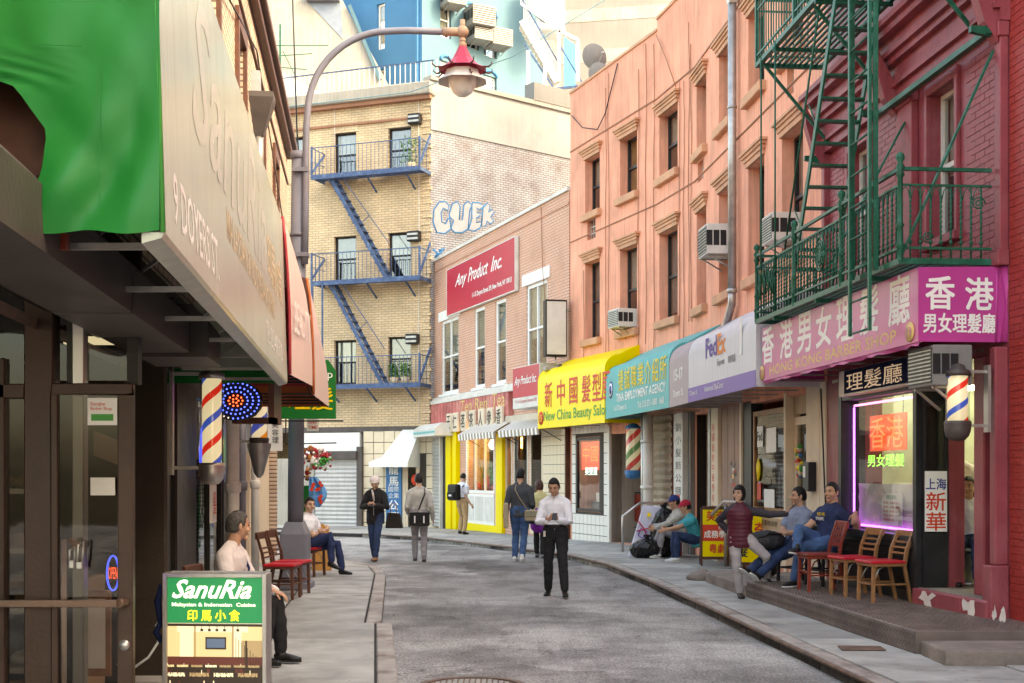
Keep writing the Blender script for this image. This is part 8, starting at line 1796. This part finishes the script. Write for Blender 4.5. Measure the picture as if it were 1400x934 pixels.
# 7 woman in maroon vest leaning with her arm out
i = person('woman with glasses in maroon quilted vest standing with one arm stretched to the wall', (2.99, 16.8, .12), R(-12), 1.47, head=(R(-28), R(3)), wl=(.72,-.1,1.3), wr=(-.16,.12,1.0), pl=(0,0,-1), pr=(-.7,.5,0), hl=((.55,-.1,.85),(.6,-.2,.3)), al=(.42,.22,.3), kl=(.6,-.75,.3), ar=(.0,.0,.08), tl=(.2,-1,0), tr=(.35,-1,0),
    top_=cloth('charcoal sleeve', (.04,.035,.045)), topname='sweater', legs=cloth('pale grey lilac trousers', (.36,.33,.34)), shoes=leather, hair='bob', hairm=blackhair, sk=skA, vest=c_vest, vox=.0068, curl=(.25,.5))
hc, Rm, k_ = i['hc'], i['R'], i['k']
mb = MB()
for sx in (-1, 1): mb.tube([hc+Rm@(V(sx*.031+.022*math.cos(a*.524), -.1, .01+.016*math.sin(a*.524))*k_) for a in range(13)], .002, 6); mb.tube([hc+Rm@(V(sx*.053,-.098,.014)*k_), hc+Rm@(V(sx*.08,-.02,.014)*k_)], .002, 5)
mb.tube([hc+Rm@(V(-.009,-.101,.012)*k_), hc+Rm@(V(.009,-.101,.012)*k_)], .002, 5); mb.build('glasses', M['kerbsteel'], i['t'])
# 8 + 9 men sitting on the platform
PT = .33
i = person('seated man in navy T shirt with one arm over the red chair', (3.98, 16.25, PT), R(-66), 1.72, pel=(0,0,.53), lean=(.06,.2,1), head=(R(14), R(0)), wl=(.43,.12,.93), wr=(-.1,-.38,.64), pl=(.4,.6,-.6), pr=(-.3,.4,-.6), al=(.08,-.55,.09), kl=(0,-.5,1), ar=(.24,-.62,.5), kr=(-.55,-.4,1), tl=(.05,-1,.0), tr=(.4,-.8,.15),
    top_=c_navy, topname='t_shirt', legs=c_denim, shoes=leather, soles=whitesh, hairm=blackhair, sk=skB, sleeve='short', vox=.0068, build=1.12, hl=((.15,-.3,-1),(-.5,.3,0)), hr=((.6,-.7,-.2),(0,0,-1)), curl=(.5,.4))
navy_man = i
i = person('seated man in grey blue T shirt with legs stretched over the platform edge', (3.78, 17.1, PT-.04), R(-58), 1.70, pel=(0,0,.52), lean=(0,.22,1), head=(R(-28), R(-2)), wl=(-.03,-.28,.68), wr=(.0,-.27,.7), pl=(.6,.4,-.5), pr=(-.6,.4,-.5), al=(.12,-.84,.12), kl=(0,-.3,1), ar=(-.02,-.9,.16), kr=(0,-.3,1), tl=(.2,-.8,.5), tr=(.1,-.8,.5),
    top_=c_bluegrey, topname='t_shirt', legs=c_dden, shoes=leather, soles=whitesh, hairm=blackhair, sk=skB, sleeve='short', vox=.0068, build=1.05, hl=((-.8,-.3,.1),(0,.5,-.8)), hr=((.8,-.3,.1),(0,.5,-.8)), curl=(.7,.7))
w_ = i['t'].location; t = thing('backpack', 'dark grey backpack lying on the lap of the man in the grey blue T shirt', 'backpack', (w_.x-.42, w_.y-.16, PT+.44), R(20)); L_ = LS(t); mb = MB().ball((0,0,.1), (.27,.18,.13), 20, 12); obj('bag_body', remesh(mb, 'bag_body', cloth('dark grey nylon', (.035,.035,.04), .6), .012, 1, .012), t)
L_.p(MB().tube([(-.2,-.1,.12),(-.05,-.17,.2),(.15,-.12,.18)], .018, 6), 'strap', leather)
# T shirt print: two rows of pale lettering on the chest of the navy man
i = navy_man; q = i['pel']+i['up']*.34*i['k']+i['fwd']*.142*i['k']
for k, b_ in enumerate(('ASK ME', 'PRIME')):
    o = text(i['t'], 'shirt_lettering', b_, .16, .045, 0, 0, 0, M['tx_yellow'] if k == 0 else M['tx_faint'], cx=True, bold=.02); o.location = q-i['up']*.058*k+V(.0,-.012,0); o.rotation_euler = (R(12),0,0)
# third figure part hidden: man in brown behind them
# 10 + 11 crouching men beside the sandwich boards
i = person('man in teal T shirt and red cap sitting low beside the yellow boards', (3.42, 23.7, .12), R(-78), 1.7, pel=(0,0,.4), lean=(0,-.32,1), head=(R(-20), R(-12)), wl=(.0,-.62,.6), wr=(-.15,-.55,.62), pl=(.5,0,-.6), pr=(-.5,0,-.6), al=(.1,-.42,.09), kl=(0,-.6,1), ar=(-.12,-.4,.08), kr=(0,-.6,1), tl=(0,-1,0), tr=(0,-1,0),
    top_=c_teal, topname='t_shirt', legs=c_dden, shoes=whitesh, soles=whitesh, hair='short', hairm=blackhair, sk=skB, sleeve='short', cap_=cloth('red cap cotton', (.45,.02,.05)), curl=(.4,.4))
i = person('man in grey shirt and navy cap sitting behind the man in the teal T shirt', (3.3, 24.9, .12), R(-75), 1.74, pel=(0,0,.42), lean=(0,-.2,1), head=(R(-15), R(-5)), wl=(.05,-.62,.55), wr=(-.2,-.5,.6), pl=(.5,0,-.6), pr=(-.5,0,-.6), al=(.1,-.52,.09), kl=(0,-.6,1), ar=(-.12,-.5,.08), kr=(0,-.6,1),
    top_=c_grey, topname='shirt', legs=c_ggrey, shoes=whitesh, soles=whitesh, hair='short', hairm=blackhair, sk=skB, cap_=cloth('navy cap cotton', (.02,.04,.16)))
# 12 seated man in the left front
i = person('seated man in pale shirt and black trousers with grey hair beside the restaurant sign board', (-2.46, 11.0, .12), R(82), 1.72, pel=(0,0,.52), lean=(.02,-.12,1), head=(R(42), R(-4)), wl=(.1,-.4,.62), wr=(-.16,-.38,.66), pl=(.5,.4,-.6), pr=(-.5,.4,-.6), al=(.1,-.46,.09), kl=(0,-.6,1), ar=(-.12,-.36,.09), kr=(0,-.6,1), tl=(.0,-1,0), tr=(-.1,-1,0),
    top_=c_pink, topname='shirt', legs=c_black, shoes=brownl if False else leather, hair='short', hairm=greyhair, sk=skB, vox=.006, build=1.08, collar=True, curl=(.6,.7), hl=((0,-.8,-.3),(0,.3,-1)), hr=((.3,-.8,.0),(0,.3,-1)))
strap(i['t'], [i['SL']+V(-.06,.08,.05), i['SL']+V(-.04,-.03,.06), i['SL']+V(-.1,-.13,-.1), i['SL']+V(-.16,-.14,-.25)], c_navy, .016)
# 13 second seated man behind the lamp pole
i = person('seated man in white shirt and navy trousers partly hidden behind the lamp pole', (-3.22, 20.5, .12), R(72), 1.68, pel=(0,0,.5), lean=(0,.1,1), head=(R(-35), R(-6)), wl=(-.02,-.24,.72), wr=(.04,-.26,.76), pl=(.6,.4,-.5), pr=(-.6,.4,-.5), al=(.12,-.5,.1), kl=(0,-.5,1), ar=(-.1,-.42,.24), kr=(0,-.5,1), tl=(0,-1,0), tr=(0,-1,-.3),
    top_=c_white, legs=c_navy, shoes=leather, hairm=blackhair, sk=skA, sleeve='short', build=1.1, hl=((-.8,0,.2),(0,.5,0)), hr=((.8,0,.2),(0,.5,0)))
# 14 + 15 barber and customer inside
i = person('barber in pale shirt with dark hair bending over inside the barber shop doorway', (5.44, 15.5, .5), R(-40), 1.68, lean=(0,-.25,1), head=(R(10), R(-25)), wl=(.1,-.42,1.15), wr=(-.15,-.4,1.1), top_=c_pink, legs=c_khaki, shoes=leather, hairm=blackhair, sk=skA, hide_legs=False)
i = person('young customer with short black hair seated inside the barber shop doorway', (5.17, 14.5, .5), R(-20), 1.62, pel=(0,0,.5), head=(R(-10), R(0)), al=(.1,-.42,.09), kl=(0,-.5,1), ar=(-.1,-.42,.09), kr=(0,-.5,1), top_=c_white, legs=c_dden, shoes=leather, hairm=blackhair, sk=skB)
t = thing('barber_chair', 'black and steel barber chair under the young customer in the doorway', 'chair', (5.17, 14.5, .5), R(-20)); L_ = LS(t)
L_.p(MB().box(-.25,.25,-.2,.28,.42,.54), 'seat', leather, bevel=.03); L_.p(MB().box(-.24,.24,.22,.3,.5,1.15), 'backrest', leather, bevel=.03); L_.p(MB().lathe([(0,0),(.25,0),(.25,.04),(.06,.06),(.05,.42),(0,.42)], n=20), 'pedestal', M['alum'])
# ================================================================ chairs
def slat_chair(label, loc, rz, wm, h=.82, seat_m='redseat', group=None, grid=False, w=.4, zs=.44, d=.4):
    t = thing('chair', label, 'chair', loc, rz, group); L_ = LS(t)     # faces -y
    L_.p(MB().box(-w/2, w/2, -d/2, d/2, zs-.045, zs-.012), 'seat_frame', wm, bevel=.006)
    L_.p(MB().box(-w/2-.008, w/2+.008, -d/2-.015, d/2, zs-.012, zs+.022), 'seat', M[seat_m], bevel=.012, seg=2)
    for sx in (-1, 1):
        L_.p(MB().bar((sx*(w/2-.02), -d/2+.02, 0), (sx*(w/2-.025), -d/2+.03, zs-.03), .034, .034, up=(0,1,0)), 'leg', wm)
        mb = MB(); x = sx*(w/2-.02); mb.bar((x, d/2+.07, 0), (x, d/2-.01, zs-.05), .032, .034, up=(0,1,0)).bar((x, d/2-.012, zs-.06), (x, d/2+.02, zs+.15), .032, .034, up=(0,1,0)).bar((x, d/2+.018, zs+.14), (x, d/2+.1, h), .032, .03, up=(0,1,0))
        L_.p(mb, 'leg', wm)
        L_.p(MB().tube([(sx*(w/2-.03), -d/2+.04, zs-.2), (sx*(w/2-.05), -d/2+.1, zs-.08), (sx*(w/2-.06), -d/2+.16, zs-.05)], .009, 6), 'brace', M['steel'] if not grid else wm)
        L_.p(MB().bar((sx*(w/2-.022), -d/2+.03, zs-.24), (sx*(w/2-.022), d/2+.04, zs-.24), .02), 'stretcher', wm)
    L_.p(MB().bar((-w/2+.02, -d/2+.025, zs-.2 if grid else .2), (w/2-.02, -d/2+.025, zs-.2 if grid else .2), .02), 'stretcher', wm)
    yy = lambda z: d/2+.018+(z-zs-.14)*.082/(h-zs-.14)
    L_.p(MB().box(-w/2+.005, w/2-.005, yy(h)-.012, yy(h)+.016, h-.085, h+.01), 'top_rail', wm, bevel=.01)
    if grid:
        for z in (zs+.13, zs+.2, zs+.27): L_.p(MB().box(-w/2+.03, w/2-.03, yy(z)-.008, yy(z)+.008, z-.015, z+.018), 'back_slat', wm)
        for k in range(4): x = -.12+.08*k; L_.p(MB().bar((x, yy(zs+.1), zs+.1), (x, yy(h-.06), h-.06), .022, .014, up=(0,1,0)), 'back_upright', wm)
    else:
        for z in (zs+.1, zs+.16, zs+.22): L_.p(MB().box(-w/2+.03, w/2-.03, yy(z)-.007, yy(z)+.007, z-.011, z+.011), 'back_slat', wm)
    return t
c0 = slat_chair('worn wooden chair with red seat by the shop window, next to the entrance panel', (4.12, 14.3, .33), R(-80), M['wood'], .78)
copy_tree(c0, (3.98, 14.98, .33), R(-77), 'worn wooden chair with red seat next to the all red lattice chair')
slat_chair('all red wooden chair with square lattice back under the arm of the man in navy', (3.72, 15.55, .33), R(-84), M['redwood'], .84, 'redwood', grid=True)
t = slat_chair('dark folding chair under the seated man in navy', (4.0, 16.3, .33), R(-68), M['black'], .75, 'black')
t = slat_chair('dark folding chair under the man in the grey blue T shirt', (3.82, 17.12, .3), R(-60), M['black'], .75, 'black')
c1 = slat_chair('brown wooden chair with red seat on the left pavement, the nearer of two empty ones', (-3.0, 16.75, .12), R(84), M['darkwood'], .86)
copy_tree(c1, (-2.98, 17.35, .12), R(82), 'brown wooden chair with red seat, the further of two empty ones by the lamp pole')
slat_chair('brown chair with red seat under the seated man in the pale shirt', (-2.46, 11.0, .12), R(82), M['darkwood'], .84)
slat_chair('plain chair under the second seated man behind the lamp pole', (-3.25, 20.5, .12), R(72), M['darkwood'], .8)
# folded chair leaning at the tiled wall
t = thing('folding_chair', 'maroon folding chair leaning folded against the wall beside the tiled beauty shop window', 'chair', (3.0, 30.6, .12), segs[0].rz+R(4)); L_ = LS(t)
L_.p(MB().box(-.24,.24,-.02,.0,.5,1.15), 'backrest', M['redwood'], bevel=.05, seg=3); L_.p(MB().tube([(-.25,-.02,0),(-.25,-.02,1.05),(-.17,-.02,1.18),(.17,-.02,1.18),(.25,-.02,1.05),(.25,-.02,0)], .015, 8).tube([(-.25,-.02,.35),(.25,-.02,.35)], .012, 6).tube([(-.25,-.02,.15),(.25,-.02,.15)], .012, 6), 'frame', M['darkframe'])
# ================================================================ sandwich boards
def aboard(label, loc, rz, w, h, bands, lines):
    t = thing('sandwich_board', label, 'sandwich board', loc, rz); L_ = LS(t)
    L_.p(MB().box(0,.035,-.02,.05,0,h).box(w-.035,w,-.02,.05,0,h).box(.035,w-.035,-.02,.05,h-.03,h+.03).box(.035,w-.035,-.02,.05,.12,.17), 'frame', M['darkwood'] , bevel=.006)
    for z0, z1, m_ in bands: L_.p(MB().box(.035,w-.035,-.012,.03,.17+(h-.2)*z0+.001,.17+(h-.2)*z1), 'panel', M[m_])
    for (b_, x, z, ww, hh, m_) in lines: L_.lettering(b_, ww*w, hh, x*w, -.018, .17+(h-.2)*z, M[m_], bold=.02)
    L_.p(MB().bar((.02,.05,h-.05),(.02,.4,0),.03).bar((w-.02,.05,h-.05),(w-.02,.4,0),.03), 'rear_leg', M['darkwood'])
    L_.p(MB().tube([(w-.1,-.03,h+.02),(w-.06,-.05,h+.06),(w-.02,-.03,h-.02),(w-.08,-.03,h-.06),(w-.1,-.03,h+.02)], .012, 6), 'cord', M['black'])
aboard('narrow yellow, red and yellow sandwich board with Chinese characters beside the crouching men', (3.33, 22.6, .12), R(-4), .5, 1.03, [(0,.33,'y_awn'),(.33,.68,'tx_red'),(.68,1,'y_awn')],
    [('美奇', .2, .76, .66, .18, 'tx_red'), ('台山', .62, .58, .26, .07, 'tx_white'), ('成務學', .12, .4, .75, .13, 'tx_white'), ('粵劇', .3, .08, .55, .16, 'tx_red')])
aboard('wide yellow sandwich board with red characters behind the woman in the maroon vest', (3.68, 21.2, .12), R(-8), .92, 1.05, [(0,1,'y_awn')],
    [('奇莊', .36, .48, .38, .25, 'tx_red'), ('美', .04, .75, .2, .2, 'tx_red'), ('髮', .06, .1, .18, .18, 'tx_black'), ('電話 212', .45, .12, .35, .08, 'tx_black')])
t = [o for o in bpy.data.objects if o.name.startswith('sandwich_board')][-1]; L_ = LS([o for o in COL.objects if o.get('label', '').startswith('wide yellow')][0])
for i in range(7): L_.p(MB().add([(.72,-.016,.6+.055*i),(.82,-.016,.63+.055*i),(.82,-.016,.655+.055*i),(.72,-.016,.625+.055*i)], [(0,1,2,3)]), 'stripe', M['tx_red'] if i % 2 else M['tx_white'])
# ================================================================ garbage bags, wrapped board
def bag(label, loc, r, seed, m='bagplastic'):
    t = thing('garbage_bag', label, 'garbage bag', loc); mb = MB(); mb.ball((0,0,r[2]*.92), r, 20, 14); me = remesh(mb, 'bag_body', M[m], .016, 0)
    for v in me.vertices:
        c = v.co; f_ = 1-abs(noise.noise((c.x*7+seed, c.y*7, c.z*5)))*2; g_ = noise.noise((c.x*3+seed, c.y*3, c.z*3)); q = noise.noise((c.x*20, c.y*20+seed, c.z*16))
        v.co += v.normal*(.03*f_*.6+.05*g_+.012*q); v.co.z = max(.002, v.co.z)
    obj('bag_body', me, t)
    mb = MB(); vs = []
    for j in range(10): a = j*.628; vs += [(.03*math.cos(a), .03*math.sin(a), r[2]*1.85), ((.05+.03*(j % 2))*math.cos(a), (.05+.03*(j % 2))*math.sin(a), r[2]*1.85+.1)]
    mb.add(vs, [(2*j, (2*j+2) % 20, (2*j+3) % 20, 2*j+1) for j in range(10)]); mb.build('tied_neck', M[m], t)
bag('squat black garbage bag lying in front of the wrapped board on the right pavement', (2.62, 24.8, .12), (.34,.28,.19), 1)
bag('tall black garbage bag standing upright behind the squat one', (3.0, 25.25, .12), (.26,.24,.5), 5)
t = thing('red_case', 'dark red suitcase standing just right of the tall black garbage bag', 'case', (3.28, 25.5, .12)); LS(t).p(MB().box(-.12,.1,-.1,.15,0,.85), 'case_body', M['dr_awn'], bevel=.03, seg=3)
t = thing('wrapped_board', 'tall pale lilac wrapped package with ribbon leaning behind the black garbage bags', 'package', (2.47, 25.2, .12)); L_ = LS(t)
o = L_.p(MB().add([(-.18,0,0),(.28,0,0),(.52,.25,.98),(.14,.25,1.0),(-.18,.12,0),(.28,.12,0),(.52,.34,.98),(.14,.34,1.0)], [(0,1,2,3),(5,4,7,6),(0,4,5,1),(1,5,6,2),(2,6,7,3),(3,7,4,0)]), 'package_body', M['foam'], bevel=.02, seg=2)
L_.p(MB().tube([(-.02,.05,.5),(.2,.07,.55),(.42,.14,.5)], .014, 6).tube([(.02,.09,.7),(.14,.1,.55),(.24,.02,.28)], .014, 6), 'ribbon', M['signred']); L_.p(MB().tube([(.02,.06,.42),(.1,.04,.36),(.2,.08,.5),(.08,.09,.56),(.02,.06,.42)], .012, 6).tube([(.3,.1,.3),(.36,.1,.24),(.34,.12,.34),(.3,.1,.3)], .02, 6), 'bow', M['purple'])
L_.p(MB().add([(.2,.115,.78),(.27,.115,.78),(.28,.14,.86),(.21,.14,.86)], [(0,1,2,3)]), 'sticker', M['tx_yellow'])
# tripod / scooter like black base near the vest woman
t = thing('black_crate', 'small black bag standing on the platform behind the woman in the vest', 'bag', (3.6, 18.3, .27)); LS(t).p(MB().ball((0,0,.13), (.22,.16,.14), 16, 10), 'bag_body', leather)
# drop nothing: report totals
print('objects', len(bpy.data.objects), 'tris', sum(len(p.vertices)-2 for m in bpy.data.meshes if m.users for p in m.polygons))
